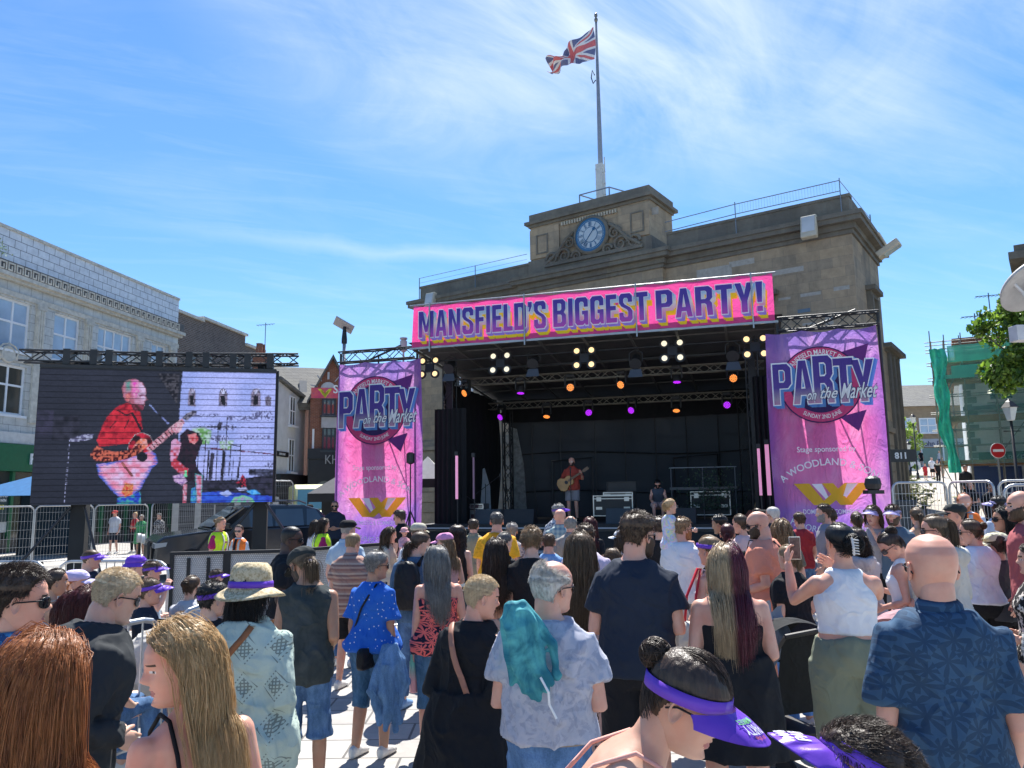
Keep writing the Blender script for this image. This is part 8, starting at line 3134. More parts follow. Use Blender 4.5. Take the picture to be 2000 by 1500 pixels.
P('blonde girl in a black strappy top looking left with long straight hair', 352,1206,2.35,46, fem=True, sk='b', hair=('long', 'blonde', {'len': .46, 'n': 12000, 'backw': .9}), top=('cami', BLKT, {'edge': 1.26, 'hem': .88, 'sw': .007}), bot=('jeans', ('jeans_black', (.02,.02,.025))), arms=('relax', 'bent'), head=(10,74,0))
P('woman in a straw hat and mint green crochet cardigan', 492,1101,3.95,-6, fem=True, b=1.16, hair=('bob', 'black', {'len': .16}), hat=('straw', ('straw', (.58,.48,.30),.8, p_blot((.62,.52,.34),(.40,.31,.17),60,.45,.6),.15,.8,90)), top=('long', ('mint_knit', (.46,.56,.49),.9, p_knit, .08,.8,120), {'infl': .04, 'hem': .76, 'flare': .04, 'cuff': .55, 'amp': .018}), bot=('skirt', ('tiny_floral', (.6,.57,.52),.85, p_dots((.60,.56,.52),(.40,.06,.06),48,.22,(.10,.14,.08))), {'end': .12, 'flare': .10, 'waist': .98}), arms=('bent', 'bent'), head=(4,-8,0),
 extra=[crossbody('tan leather strap of a bag worn across the mint cardigan', ('tan_leather', (.30,.12,.05),.5),('tan_leather', (.30,.12,.05),.5), out=.066, shoulder=1, w=.032, bagz=1.0, bagpos=(-.20,.16))])
P('man in a black cap and sleeveless dark top bending his head left, denim shorts', 592,1063,5.5,-4, b=1.0, sk='e', hair=('pony', 'lbrown', {'tie': (0,-.085,-.03), 'len': .20}), hat=('cap', ('black_cap', (.03,.035,.035))), beard='dbrown', top=('vest', ('washed_black_vest', (.035,.045,.048),.9, p_blot((.030,.040,.043),(.06,.07,.072),5,.4,.7)), {'hem': .80, 'flare': .02, 'infl': .03, 'amp': .014}), bot=('long_shorts', DEN), arms=('down', 'bent'), lean=6, head=(30,50,0), specs='dark', stance=.05, shoes='black')
P('man with dark cornrows, gold sunglasses and black top behind the black cap', 571,1027,7.4,-80, sk='d', b=1.15, hair=('buzz', 'black'), top=('tee', BLKT), bot=('jeans', ('jeans_black', (.02,.02,.025))), specs='dark', arms=('relax', 'relax'), head=(6,0,0))
P('man in a brown striped shirt and black shorts with cropped ginger hair', 690,1040,8.5,-14, b=1.08, sk='b', hair=('buzz', 'sand'), top=('shirt', ('stripe_shirt', (1,1,1),.85, p_stripe([(.30,.15,.12),(.42,.28,.22),(.22,.13,.12),(.45,.34,.28),(.34,.20,.16)],9)), {'hem': .80, 'infl': .03}), bot=('shorts', ('black_short', (.012,.012,.015))), arms=('fold', 'fold'), head=(4,-6,0))
P('man in a black baseball cap and pale blue shirt before the left party banner', 681,1013,9.6,-18, b=1.1, sk='b', hair=('buzz', 'grey'), hat=('cap', ('black_cap2', (.012,.012,.014)),0), top=('shirt', ('pale_blue_shirt', (.36,.46,.56))), bot=('jeans', DEN), head=(0,-12,0))
P('woman with short grey hair in a bright blue floral top and denim capris', 738,1074,6.35,-22, fem=True, b=1.12, sk='c', hair=('short', 'grey', {'flow': (.2,-.3,-.5)}), specs='dark', top=('tee', ('blue_floral', (.03,.14,.55),.8, p_dots((.02,.13,.55),(.62,.68,.78),26,.17)), {'hem': .90, 'flare': .05, 'sleeve': .75, 'loose': .03, 'infl': .022, 'amp': .012}), bot=('capri', ('jeans_capri', (.03,.085,.16),.9, p_denim), {'end': 1.22}), arms=('down', 'down'), head=(4,-36,0), stance=.04,
 extra=[crossbody('small black cross body bag on the blue floral top', ('bag_black', (.012,.012,.014),.5),('bag_black', (.012,.012,.014),.5), shoulder=1, w=.018, bagz=.86, bagpos=(.06,-.19))])
P('woman with long straight grey hair in a palm print strappy top', 851,1063,6.4,10, fem=True, b=1.10, sk='b', hair=('long', 'grey', {'len': .50, 'gather': .035, 'back': True}), specs='dark', top=('cami', ('palm_print', (.02,.02,.05),.8, p_star((.012,.014,.035),(.85,.16,.14),15,.042,8,.6)), {'edge': 1.30, 'hem': .84, 'flare': .04, 'infl': .03, 'sw': .009}), bot=('capri', ('jeans_capri', (.03,.085,.16),.9, p_denim), {'end': 1.30}), arms=('down', 'fold'), head=(2,30,0), shoes='tan', extra=[bottle_fn])
P('person with a brown ponytail in a denim jacket with a black backpack', 822,1036,7.7,-16, sk='a', hair=('pony', 'brown', {'tie': (0,-.095,-.02), 'len': .26}), top=('long', ('denim_jacket', (.035,.075,.13),.9, p_denim), {'infl': .026}), bot=('jeans', DEN), shoes='blue', head=(16,-44,0), arms=('relax', 'bent'), extra=[backpack('black backpack worn on the denim jacket', ('bag_black', (.012,.012,.014),.5))])
P('woman in a pink baseball cap behind the grey haired woman', 868,1037,9.2,40, fem=True, hair=('long', 'sand', {'len': .36}), hat=('cap', ('pink_cap', (.70,.30,.52),.8)), top=('tank', ('rose_top', (.5,.3,.3))), bot=('jeans', DEN), arms=('relax', 'bent'), head=(6,35,0))
P('man in a beige cap and white tee with grey shorts', 818,1019,9.6,-24, b=1.06, hair=('buzz', 'brown'), hat=('cap', ('beige_cap', (.46,.44,.34),.85),0), top=('tee', WHTT, {'infl': .03}), bot=('shorts', ('grey_short', (.20,.20,.21))), arms=('relax', 'bent'), head=(4,0,0))
mum = P('woman with long wavy brown hair in a cream top carrying a baby', 762,1028,11.2,-74, fem=True, hair=('long', 'brown', {'len': .42, 'wave': .006}), top=('long', ('cream_top', (.50,.44,.36))), bot=('jeans', DEN), arms=('hold', 'fold'), head=(8,-8,0))
P('baby in a pink sun hat and pink top held by the brown haired woman', 790,1029,11.1,-150, H=.78, kid=True, fem=True, sk='b', hair=('buzz', 'blonde'), hat=('bucket', ('baby_pink', (.72,.38,.40),.8)), top=('long', ('baby_pink', (.72,.38,.40),.8)), bot=('leggings', ('baby_pink', (.72,.38,.40),.8)), arms=('fwd', 'fwd'), sit=True, head=(0,0,0))
P('man with dark hair and glasses in a black shirt before the left banner foot', 780,995,13.4,62, b=1.1, sk='b', hair=('short', 'dbrown'), specs='clear', top=('shirt', ('black_shirt', (.01,.01,.012))), bot=('jeans', ('jeans_black', (.02,.02,.025))), head=(10,10,0))
P('woman with long dark curly hair in a black top, back turned', 893,1024,9.8,-6, fem=True, hair=('curly', 'dbrown', {'len': .46, 'gather': .02}), top=('tank', BLKT), bot=('leggings', BLKT))
P('person with very short pale blond hair in a long black coat dress', 942,1121,4.25,-28, fem=True, b=1.08, sk='b', hair=('crop', 'pblond', {'flow': (.1,.9,.1)}), top=('long', ('black_coat', (.010,.011,.014)), {'infl': .035, 'skirt': (.12,.16), 'amp': .014, 'cuff': .8}), arms=('bent', 'bent'), head=(8,-46,0), lean=7,
 extra=[crossbody('tan strap and flat printed tote on the long black coat', ('tan_rose_leather', (.34,.16,.11),.5),('tote_white', (.50,.47,.42),.7, p_blot((.55,.52,.47),(.15,.2,.12),9,.58,.62)), out=.062, shoulder=-1, w=.035, bag=(.28,.34,.05), bagz=.78, bagpos=(.22,.10))])
P('older man with thinning grey hair in a grey camouflage tee and jeans', 1080,1089,3.65,-10, b=1.10, belly=.2, sk='b', hair=('ring', 'white'), specs='dark', top=('tee', ('camo_tee', (.34,.36,.45),.85, p_blot((.40,.42,.50),(.33,.345,.42),16,.44,.52,.9,(.45,.455,.52))), {'hem': .96, 'infl': .026, 'amp': .012}), bot=('jeans', ('jeans_faded', (.055,.12,.24),.9, p_denim), {'belt': 1, 'waist': 1.0}), arms=('fold', 'fold'), head=(2,-44,0))
P('young man in a black tee with a small red triangle on the neck', 1037,1030,6.9,0, b=1.02, hair=('fringe', 'sand', {'flow': (.4,.3,.3)}), top=('tee', BLKT, {'infl': .024}), bot=('shorts', ('black_short', (.012,.012,.015))), arms=('relax', 'bent'), head=(14,0,0),
 extra=[lambda c: finish(np.array([(-.028, torso_y(c, 0,1.39,-1,.026),1.385),(.028, torso_y(c, 0,1.39,-1,.026),1.385),(0, torso_y(c, 0,1.42,-1,.030),1.43)]),[(0,1,2)], 'back_logo', clothm('logo_red', (.6,.03,.06),.6), c['t'], smooth=False)])
P('woman with long straight dark brown hair and bare shoulders behind the grey pram', 968,1049,6.9,-4, fem=True, hair=('long', 'dbrown', {'len': .50}), top=('tank', ('peach_top', (.6,.35,.22))), bot=('skirt', ('sand_skirt', (.4,.35,.3))), arms=('bent', 'bent'))
P('woman with tied dark grey hair in black beside the yellow football shirt', 986,1038,8.8,-30, fem=True, hair=('pony', 'dgrey', {'len': .12}), top=('tee', BLKT), bot=('jeans', DEN), head=(8,-20,0))
P('broad man in a yellow and amber football shirt, back turned', 970,998,10.6,2, b=1.22, sk='b', hair=('crop', 'dgrey'), top=('tee', ('amber_shirt', (.80,.38,.02),.7, lambda nb, c: nb.mix(nb.math('LESS_THAN', nb.math('ABSOLUTE', nb.sep(nb.obj())[0]),.075),(.82,.40,.02),(.62,.26,.015))), {'infl': .03, 'sleeve': .8}), bot=('shorts', ('navy_short', (.02,.025,.04))))
P('bald man in a green and blue plaid shirt near the stage front', 1094,994,12.2,-8, b=1.05, sk='b', hair=('bald', ''), top=('shirt', ('plaid_shirt', (.3,.4,.4),.85, p_plaid((.42,.50,.46),(.16,.26,.32), None, 14))), bot=('shorts', ('grey_short', (.20,.20,.21))), specs='dark', head=(0,-20,0))
P('grey haired man with a purple sun visor right at the stage front', 1091,982,13.6,-30, hair=('short', 'grey'), hat=('visor', PURP, 0), top=('shirt', ('pattern_shirt', (.3,.35,.4),.85, p_blot((.5,.52,.56),(.12,.14,.2),30,.48,.54))), bot=('jeans', DEN), head=(0,-35,0))
P('man with bushy grey hair in a taupe polo shirt', 1114,1006,11.0,-4, b=1.12, sk='b', hair=('ring', 'grey'), top=('shirt', ('taupe_polo', (.28,.26,.24))), bot=('jeans', DEN))
P('woman with long dark red hair in black close to the stage', 1152,1009,11.2,-10, fem=True, hair=('long', 'red', {'len': .42}), top=('tee', BLKT), bot=('leggings', BLKT), head=(0,-12,0))
P('woman with waist length brown hair in a black top and leopard skirt', 1132,1035,5.9,-4, fem=True, hair=('long', 'lbrown', {'len': .56}), top=('tank', BLKT, {'infl': .02, 'hem': .95, 'edge': 1.2}), bot=('skirt', ('leopard', (.4,.3,.28),.8, p_leopard), {'end': .12, 'flare': .07}), arms=('bent', 'relax'), shoes='tan')
P('man with curly brown hair behind the leopard skirt woman', 1143,1022,7.6,-6, hair=('short', 'brown'), top=('tee', ('lilac_tee', (.50,.44,.56))), bot=('jeans', DEN), b=1.15)
P('tall bearded man in a navy tee and sunglasses, back turned', 1246,998,4.85,-8, b=1.12, sk='b', hair=('short', 'brown', {'flow': (.2,.5,.3)}), beard='dbrown', specs='dark', top=('tee', NAVY, {'infl': .028, 'hem': .86, 'amp': .011}), bot=('shorts', ('black_short', (.012,.012,.015)), {'infl': .02, 'end': 1.0}), arms=('fold', 'fold'), head=(4,-44,0), shoes='black')
P('person in a white peaked cap with a black and white scarf', 1214,1031,9.6,-30, fem=True, hair=('bob', 'brown'), hat=('cap', ('white_cap', (.7,.7,.7),.8),60), top=('tee', WHTT), bot=('jeans', DEN), head=(0,30,0))
P('man with red hair, beard and sunglasses in a white tee carrying a child', 1333,1009,8.6,-46, b=1.12, sk='b', hair=('short', 'sand'), beard='ginger', specs='dark', top=('tee', WHTT, {'infl': .03}), bot=('shorts', ('grey_short', (.20,.20,.21))), arms=('hold', 'fold'), head=(2,-20,0))
P('little girl in a tie dye top sitting on the shoulders of the red bearded man', 1309,973,8.65,-62, H=1.02, kid=True, fem=True, hair=('pony', 'blonde', {'len': .14, 'tie': (0,-.09,.05)}), top=('tee', ('tie_dye', (.5,.6,.7),.8, p_tiedye), {'infl': .02}), bot=('hot_shorts', DEN2), sit=True, arms=('fwd', 'fwd'), head=(0,-10,0))
P('dark haired man with curly hair beside the tall bearded man', 1288,1008,9.4,-20, hair=('short', 'dbrown'), top=('tee', BLKT), bot=('jeans', DEN))
P('person with blonde hair and purple headband holding a red handled tote', 1383,1041,6.3,24, fem=True, sk='b', hair=('pony', 'sand', {'len': .10, 'tie': (0,-.09,-.03)}), hat=('band', PURP), top=('cami', ('white_strap_top', (.65,.65,.68)), {'edge': 1.28}), bot=('jeans', ('jeans_black', (.02,.02,.025))), head=(6,20,0), arms=('bent', 'relax'), extra=[held_bag('cream tote bag with long red handles between two women', ('tote_cream', (.58,.54,.46),.85),1.05,-1,(.2,.36,.09),('red_strap', (.50,.02,.04),.7), name='tote_bag')])
P('woman with half blonde half burgundy long hair in a strapless black dress', 1416,1058,4.75,-8, fem=True, b=1.28, sk='b', hair=('long', 'burg', {'len': .56, 'gather': .02, 'n': 5000, 'back': True}), top=('cami', BLKT, {'edge': 1.27, 'skirt': (.52,.045), 'sw': .001}), arms=('bent', 'bent'), shoes='black', head=(4,4,0), stance=.04)
P('muscular bald man in a peach tee and sunglasses looking left', 1478,998,7.6,58, b=1.22, sk='b', hair=('bald', ''), specs='dark', beard=('dbrown', 's'), top=('tee', ('peach_tee', (.72,.27,.18),.8), {'infl': .022, 'sleeve': .7}), bot=('shorts', ('peach_short', (.70,.26,.17),.8)), arms=('bent', 'bent'), head=(12,10,0),
 extra=[crossbody('black waist bag slung on the peach tee', ('bag_black', (.012,.012,.014),.5),('bag_black', (.012,.012,.014),.5), shoulder=-1, w=.03, bagz=1.12, bag=(.16,.1,.07), bagpos=(.12,.17))])
P('man with straight black hair looking left near the stage', 1404,1005,10.4,50, sk='e', hair=('short', 'black'), top=('tee', BLKT), bot=('jeans', DEN), head=(10,10,0))
P('person with a dark burgundy ponytail and pink ribbon, head down', 1420,1021,9.0,-8, fem=True, hair=('pony', 'red', {'len': .22, 'tie': (0,-.08,-.01)}), top=('tee', BLKT), bot=('jeans', DEN), head=(8,-10,0))
P('woman with dark hair tied back in a pale pink top beside the bald man', 1444,1003,10.0,20, fem=True, sk='b', hair=('bun', 'brown', {'r': .025, 'tie': (0,-.09,.0)}), top=('tee', ('pale_pink_top', (.62,.45,.45))), bot=('jeans', DEN), head=(4,20,0))
P('stout older man with white cropped hair in a dark navy shirt', 1508,989,11.2,-10, b=1.25, sk='b', hair=('buzz', 'white'), top=('shirt', ('dark_teal_shirt', (.03,.04,.05))), bot=('shorts', ('navy_short', (.02,.025,.04))), head=(2,40,0), specs='clear')
P('person in a black cap half hidden behind the white haired man', 1490,994,12.4,20, b=1.1, sk='b', hair=('buzz', 'brown'), hat=('cap', ('black_cap2', (.012,.012,.014))), top=('tee', ('wine_tee', (.3,.03,.04))), bot=('jeans', DEN))
def claw_fn(c):
 ps = []
 for k in range(6):
  z = .035 - k * .016
  ps.append(tubeN([(-.022,-.165,z),(.012,-.172,z - .004),(.03,-.150,z - .010)],.0042,6))
 ps.append(tubeN([(-.022,-.164,.04),(-.018,-.170,-.01),(-.012,-.162,-.055)],.007,8))
 v,f = join(ps)
 finish(c['hx'](v), f, 'hair_claw', clothm('claw_white', (.6,.58,.56),.4), c['t'])
P('woman in a white crop tank and green cargo trousers filming with a phone', 1636,1018,5.25,-12, fem=True, b=1.20, sk='b', hair=('bun', 'black', {'r': .068, 'tie': (0.02,-.085,-.015)}), top=('tank', WHTT, {'hem': 1.05, 'infl': .014, 'amp': .005}), bot=('cargo', ('khaki_green', (.19,.21,.15),.85), {'infl': .02, 'amp': .012, 'waist': 1.03}), arms=(((.13,.17,-.14),(.01,.08,.24)),((.07,.20,-.10),(-.24,.10,.17))), head=(-2,22,0), stance=.05, extra=[hold_phone('mobile phone in a pale case held up by the woman in white'), bangle(1, 'green_band', (.12,.75,.10),.028), claw_fn])
P('woman in a black tee and blue jeans beside the pushchair', 1536,1062,6.9,30, fem=True, b=1.1, hair=('pony', 'sand', {'len': .15}), top=('tee', BLKT, {'infl': .03}), bot=('jeans', ('jeans_bright', (.06,.17,.42),.9, p_denim)), arms=('relax', 'bent'))
P('man with greying dark hair in a grey tee before the right banner, looking left', 1607,984,11.4,66, b=1.05, sk='b', hair=('short', 'dbrown'), beard=('grey', 's'), top=('tee', ('grey_tee', (.26,.25,.29))), bot=('jeans', DEN), head=(0,10,0))
P('woman in a purple visor and grey vest pointing left', 1703,984,10.2,118, fem=True, b=1.1, sk='b', hair=('bob', 'brown'), hat=('visor', PURP2,0), top=('tank', ('grey_vest', (.33,.31,.32))), bot=('leggings', BLKT), arms=('face', 'bent'), head=(0,10,0))
P('bearded man in a purple visor and slate blue tee beside the pointing woman', 1742,983,10.0,128, b=1.1, sk='b', hair=('short', 'brown'), beard='brown', hat=('visor', PURP2,0), top=('tee', ('slate_tee', (.10,.15,.20))), bot=('shorts', ('grey_short', (.20,.20,.21))), head=(2,10,0))
P('woman looking down with dark hair in a claw clip and white vest', 1738,1036,6.9,50, fem=True, b=1.02, sk='b', hair=('bun', 'dbrown', {'r': .05, 'tie': (0,-.06,.08)}), specs='clear', top=('tank', WHTT), bot=('jeans', ('pink_jeans', (.45,.25,.28),.85)), head=(38,25,0), arms=('bent', 'hold'))
P('woman in a grey hooded top with long dark hair behind the phone filmer', 1667,1030,7.4,8, fem=True, b=1.1, hair=('curly', 'dbrown', {'len': .2}), top=('hoodie', ('grey_marl', (.36,.35,.38)), {'infl': .03}), bot=('leggings', BLKT), arms=('bent', 'fwd'))
P('child with a straight light brown ponytail and bare arms', 1788,990,11.4,0, fem=True, hair=('pony', 'lbrown', {'len': .26, 'tie': (0,-.10,.02)}), top=('tank', ('peach_top', (.6,.35,.22))), bot=('jeans', DEN))
P('big bald man in a dark blue leaf print shirt in the right foreground', 1812,1040,3.0,-16, b=.92, belly=.2, sk='b', hair=('bald', ''), specs='clear', top=('shirt', ('leaf_shirt_blue', (.05,.11,.20),.85, p_star((.040,.090,.160),(.026,.058,.108),13,.046,7,.65),.18,.5,160), {'hem': .78, 'infl': .02, 'flare': .02, 'amp': .012, 'sleeve': .82, 'loose': .012}), bot=('jeans', DEN), arms=('bent', 'relax'), head=(-2,14,0), extra=[bangle(-1, 'watch_steel', (.35,.35,.35),.03)])
P('woman with glasses and a high light brown ponytail in a cream hoodie', 1822,1003,6.6,40, fem=True, b=1.1, sk='b', hair=('pony', 'lbrown', {'len': .24, 'tie': (0,-.085,.06)}), specs='clear', top=('hoodie', ('cream_hoodie', (.52,.50,.46)), {'infl': .035, 'amp': .014}), bot=('leggings', BLKT), head=(4,20,0), arms=('bent', 'bent'))
P('person in a black cap and black strappy top with bare shoulders', 1862,981,9.0,30, fem=True, b=1.1, sk='b', hair=('buzz', 'dbrown'), hat=('cap', ('black_cap', (.03,.035,.035))), top=('cami', BLKT, {'edge': 1.30}), bot=('jeans', DEN), head=(0,40,0), arms=('bent', 'bent'))
P('balding ginger steward in an orange hi vis vest and black tie by the fence', 1882,962,12.2,148, b=1.12, sk='b', hair=('ring', 'ginger'), beard=('ginger', 's'), top=('long', ('pale_shirt', (.50,.55,.64))), bot=('trousers', ('black_trousers', (.008,.008,.010))), head=(14,10,0), extra=[hi_vis((.95,.20,.03), 'orange'), tie_fn])
P('woman with a low blonde bun and sunglasses in a white tee with a line drawing', 1893,1012,7.7,8, fem=True, b=1.18, sk='b', hair=('bun', 'brown', {'r': .035, 'tie': (.01,-.09,.04)}), specs='dark', top=('tee', ('drawing_tee', (.66,.68,.76),.85, p_blot((.68,.70,.80),(.62,.64,.72),3,.4,.6)), {'hem': .93, 'infl': .024}), bot=('shorts', ('black_short', (.012,.012,.015)), {'end': .75}), head=(4,34,0), arms=('bent', 'bent'))
P('child in a cream cap and charcoal tee and shorts', 1942,1036,7.7,8, kid=True, fem=True, hair=('pony', 'dbrown', {'len': .2}), hat=('cap', ('cream_cap', (.60,.60,.44),.85),50), top=('tee', ('charcoal_tee', (.06,.065,.075))), bot=('shorts', ('black_short', (.012,.012,.015))), arms=('relax', 'bent'), head=(6,10,0))
P('woman with black hair and white sunglasses in a beige jumper', 1957,989,8.4,44, fem=True, b=1.15, sk='c', hair=('bob', 'black', {'len': .26}), specs='dark', top=('long', ('beige_jumper', (.44,.38,.33)), {'infl': .035}), bot=('jeans', DEN), head=(-2,30,0),
 extra=[crossbody('patterned strap across the beige jumper', ('snake_strap', (.2,.1,.08),.6),('bag_black', (.012,.012,.014),.5), shoulder=1, w=.045, show_bag=False)])
P('tall bald man in a faded red tee at the right edge', 1990,958,7.2,60, b=1.08, sk='b', hair=('bald', ''), beard=('brown', 's'), top=('tee', ('faded_red', (.36,.09,.10))), bot=('shorts', ('grey_short', (.20,.20,.21))), head=(0,10,0))
P('person in a dark visor behind the beige jumper woman', 1948,967,11.6,10, sk='d', b=1.05, hair=('short', 'black'), hat=('visor', PURP2,30), top=('tee', ('pale_shirt', (.50,.55,.64))), bot=('jeans', DEN))
P('person with short ginger hair and bare shoulders near the right edge', 1984,1000,9.6,20, fem=True, sk='b', hair=('bob', 'sand'), top=('tank', BLKT), bot=('jeans', DEN), arms=('bent', 'bent'))
P('woman in a black flowered blouse with a checked bag at the right edge', 2012,1058,5.7,60, fem=True, b=1.18, sk='b', hair=('bob', 'dbrown'), top=('tee', ('black_flower', (.02,.02,.02),.8, p_star((.014,.014,.016),(.55,.50,.45),12,.028,5,.4)), {'infl': .03, 'sleeve': .9}), bot=('trousers', ('black_trousers', (.008,.008,.010))), arms=('bent', 'bent'), shoes='black',
 extra=[held_bag('black and white checked bag at the right edge', ('check_bag', (.5,.5,.5),.8, p_plaid((.62,.62,.60),(.02,.02,.02), None, 22)),1.12,-1,(.22,.26,.12), BLKT, name='shoulder_bag')])
P('woman with a dark bun in black beside the phone held up', 1622,992,12.0,-10, fem=True, hair=('bun', 'dbrown', {'r': .035, 'tie': (0,-.06,.08)}), top=('tank', BLKT), bot=('jeans', DEN))
P('woman with brown ponytail in grey behind the phone filmer, nearer the visor couple', 1672,998,11.0,-16, fem=True, hair=('pony', 'brown', {'len': .2, 'tie': (0,-.09,.06)}), top=('tee', ('grey_tee', (.26,.25,.29))), bot=('jeans', DEN))
P('woman in a white top bending between the leopard skirt and the navy tee', 1196,1070,8.2,-30, fem=True, b=1.1, hair=('bob', 'lbrown'), top=('long', WHTT), bot=('jeans', DEN), lean=24, head=(16,0,0))
P('man in a sky blue tee between the black tee and the taupe polo', 1072,1040,9.4,-4, sk='b', hair=('crop', 'brown'), top=('tee', ('sky_tee', (.20,.36,.62))), bot=('shorts', ('grey_short', (.20,.20,.21))))
P('woman with short grey hair in a floral top near the yellow shirt', 1000,1020,11.4,-8, fem=True, b=1.1, hair=('short', 'grey'), top=('tee', ('grey_floral', (.3,.3,.3),.85, p_blot((.45,.42,.42),(.12,.12,.16),24,.48,.54))), bot=('jeans', DEN))
P('man in a khaki shirt half hidden behind the curly haired woman', 925,1012,12.2,-6, b=1.1, sk='b', hair=('crop', 'dbrown'), top=('shirt', ('khaki_shirt', (.26,.24,.17))), bot=('jeans', DEN))
P('woman with long wavy blonde hair behind the muscular bald man', 1525,1012,8.8,-8, fem=True, hair=('long', 'sand', {'len': .4, 'wave': .006}), top=('tee', ('olive_tee', (.14,.13,.10))), bot=('jeans', DEN))
P('young man with brown hair in maroon at the right of the white haired man', 1560,1000,12.4,10, hair=('short', 'brown'), top=('tee', ('wine_tee', (.3,.03,.04))), bot=('jeans', DEN))
# two near figures at the bottom edge
def tattoo(nb,c):
 x,y,z = nb.sep(nb.obj())
 dx_ = nb.math('DIVIDE', nb.math('ADD', x, .035),.042)
 dz_ = nb.math('DIVIDE', nb.math('SUBTRACT', z, 1.400),.040)
 r = nb.math('SQRT', nb.math('ADD', nb.math('MULTIPLY', dx_, dx_), nb.math('MULTIPLY', dz_, dz_)))
 n_ = nb.noise(nb.obj(),60,4,.7)
 k = nb.math('MULTIPLY', nb.math('LESS_THAN', nb.math('ADD', r, nb.math('MULTIPLY', nb.math('SUBTRACT', n_, .5),.9)),1.0), nb.math('LESS_THAN', y, 0.05))
 return nb.mix(nb.math('MULTIPLY', k, .75), nb.mix(nb.step(nb.noise(nb.obj(),9,4),.35,.7), c, (c[0], c[1] * .8, c[2] * .76)), nb.mix(nb.step(n_, .4,.65),(.10,.30,.34),(.50,.58,.58)))
TAT = mat('skin_tattooed', (.60,.37,.26),.45,0,.05,25,.12,180, tattoo)
TAT.node_tree.nodes['Principled BSDF'].inputs['Subsurface Weight'].default_value = .1
TAT.node_tree.nodes['Principled BSDF'].inputs['Subsurface Radius'].default_value = (.012,.004,.002)
def visor_print(tx,tl,vz):
 """lettering printed on the visor peak"""
 def fn(c):
  for wd,x0,x1,y0,y1,mk_ in tx:
   v,f = text_mesh(wd,1,0,.02)
   a = np.array(v)
   lo,hi = a.min(0),a.max(0)
   X = x0 + (a[:,0] - lo[0]) / (hi[0] - lo[0]) * (x1 - x0)
   k_ = y0 + (a[:,2] - lo[2]) / (hi[2] - lo[2]) * (y1 - y0)
   an = np.arcsin(np.clip(X / .095,-1,1))
   Y = .109 * np.cos(an) + .095 * k_ * np.clip(np.cos(an * 1.15),0,1) ** .6
   Z = np.interp(k_,[0,.4,.75,1],[.037,.032,.023,.013]) + tl * .6 * np.cos(an) - .012 * an * an + vz
   finish(c['hx'](np.stack([X, Y, Z + .0022],1)), f, 'visor_print', clothm(*mk_), c['t'], smooth=False)
 return fn
VW, VG, VR = ('print_white', (.75,.75,.78),.4),('print_green', (.2,.6,.15),.4),('print_red', (.7,.15,.2),.4)
P('smiling woman with a purple visor, glasses, top bun and shoulder tattoo, nearest', 1338,1250,2.02,-94, fem=True, b=1.10, sk='c', hair=('bun', 'dbrown', {'r': .040, 'tie': (-.0,-.090,.048)}), hat=('visor', PURP, 0,.03,-.012), specs='clear', top=('cami', ('salmon_top', (.70,.36,.30),.8), {'edge': 1.22, 'hem': .9}), bot=('jeans', DEN), lean=36, head=(14,-20,0), arms=('bent', 'bent'), mats_skin=TAT, extra=[visor_print([('PARTY', .0,.05,.45,.75, VW),('MARKET', .0,.05,.25,.42, VG),('on the', .01,.04,.78,.9, VR)],.03,-.012)], lod=0)
P('dark haired person in a purple visor cut off by the bottom edge', 1672,1398,1.6,72, fem=True, b=1.0, hair=('short', 'dbrown', {'flow': (-.1,-.9,.1)}), hat=('visor', PURP, 0,.04), top=('tee', ('lilac_tee', (.50,.44,.56))), bot=('jeans', DEN), head=(-16,4,12), extra=[visor_print([('PARTY', -.05,.03,.30,.62, VW),('MARKET', -.045,.035,.66,.9, VW)],.04,0)], lod=0)
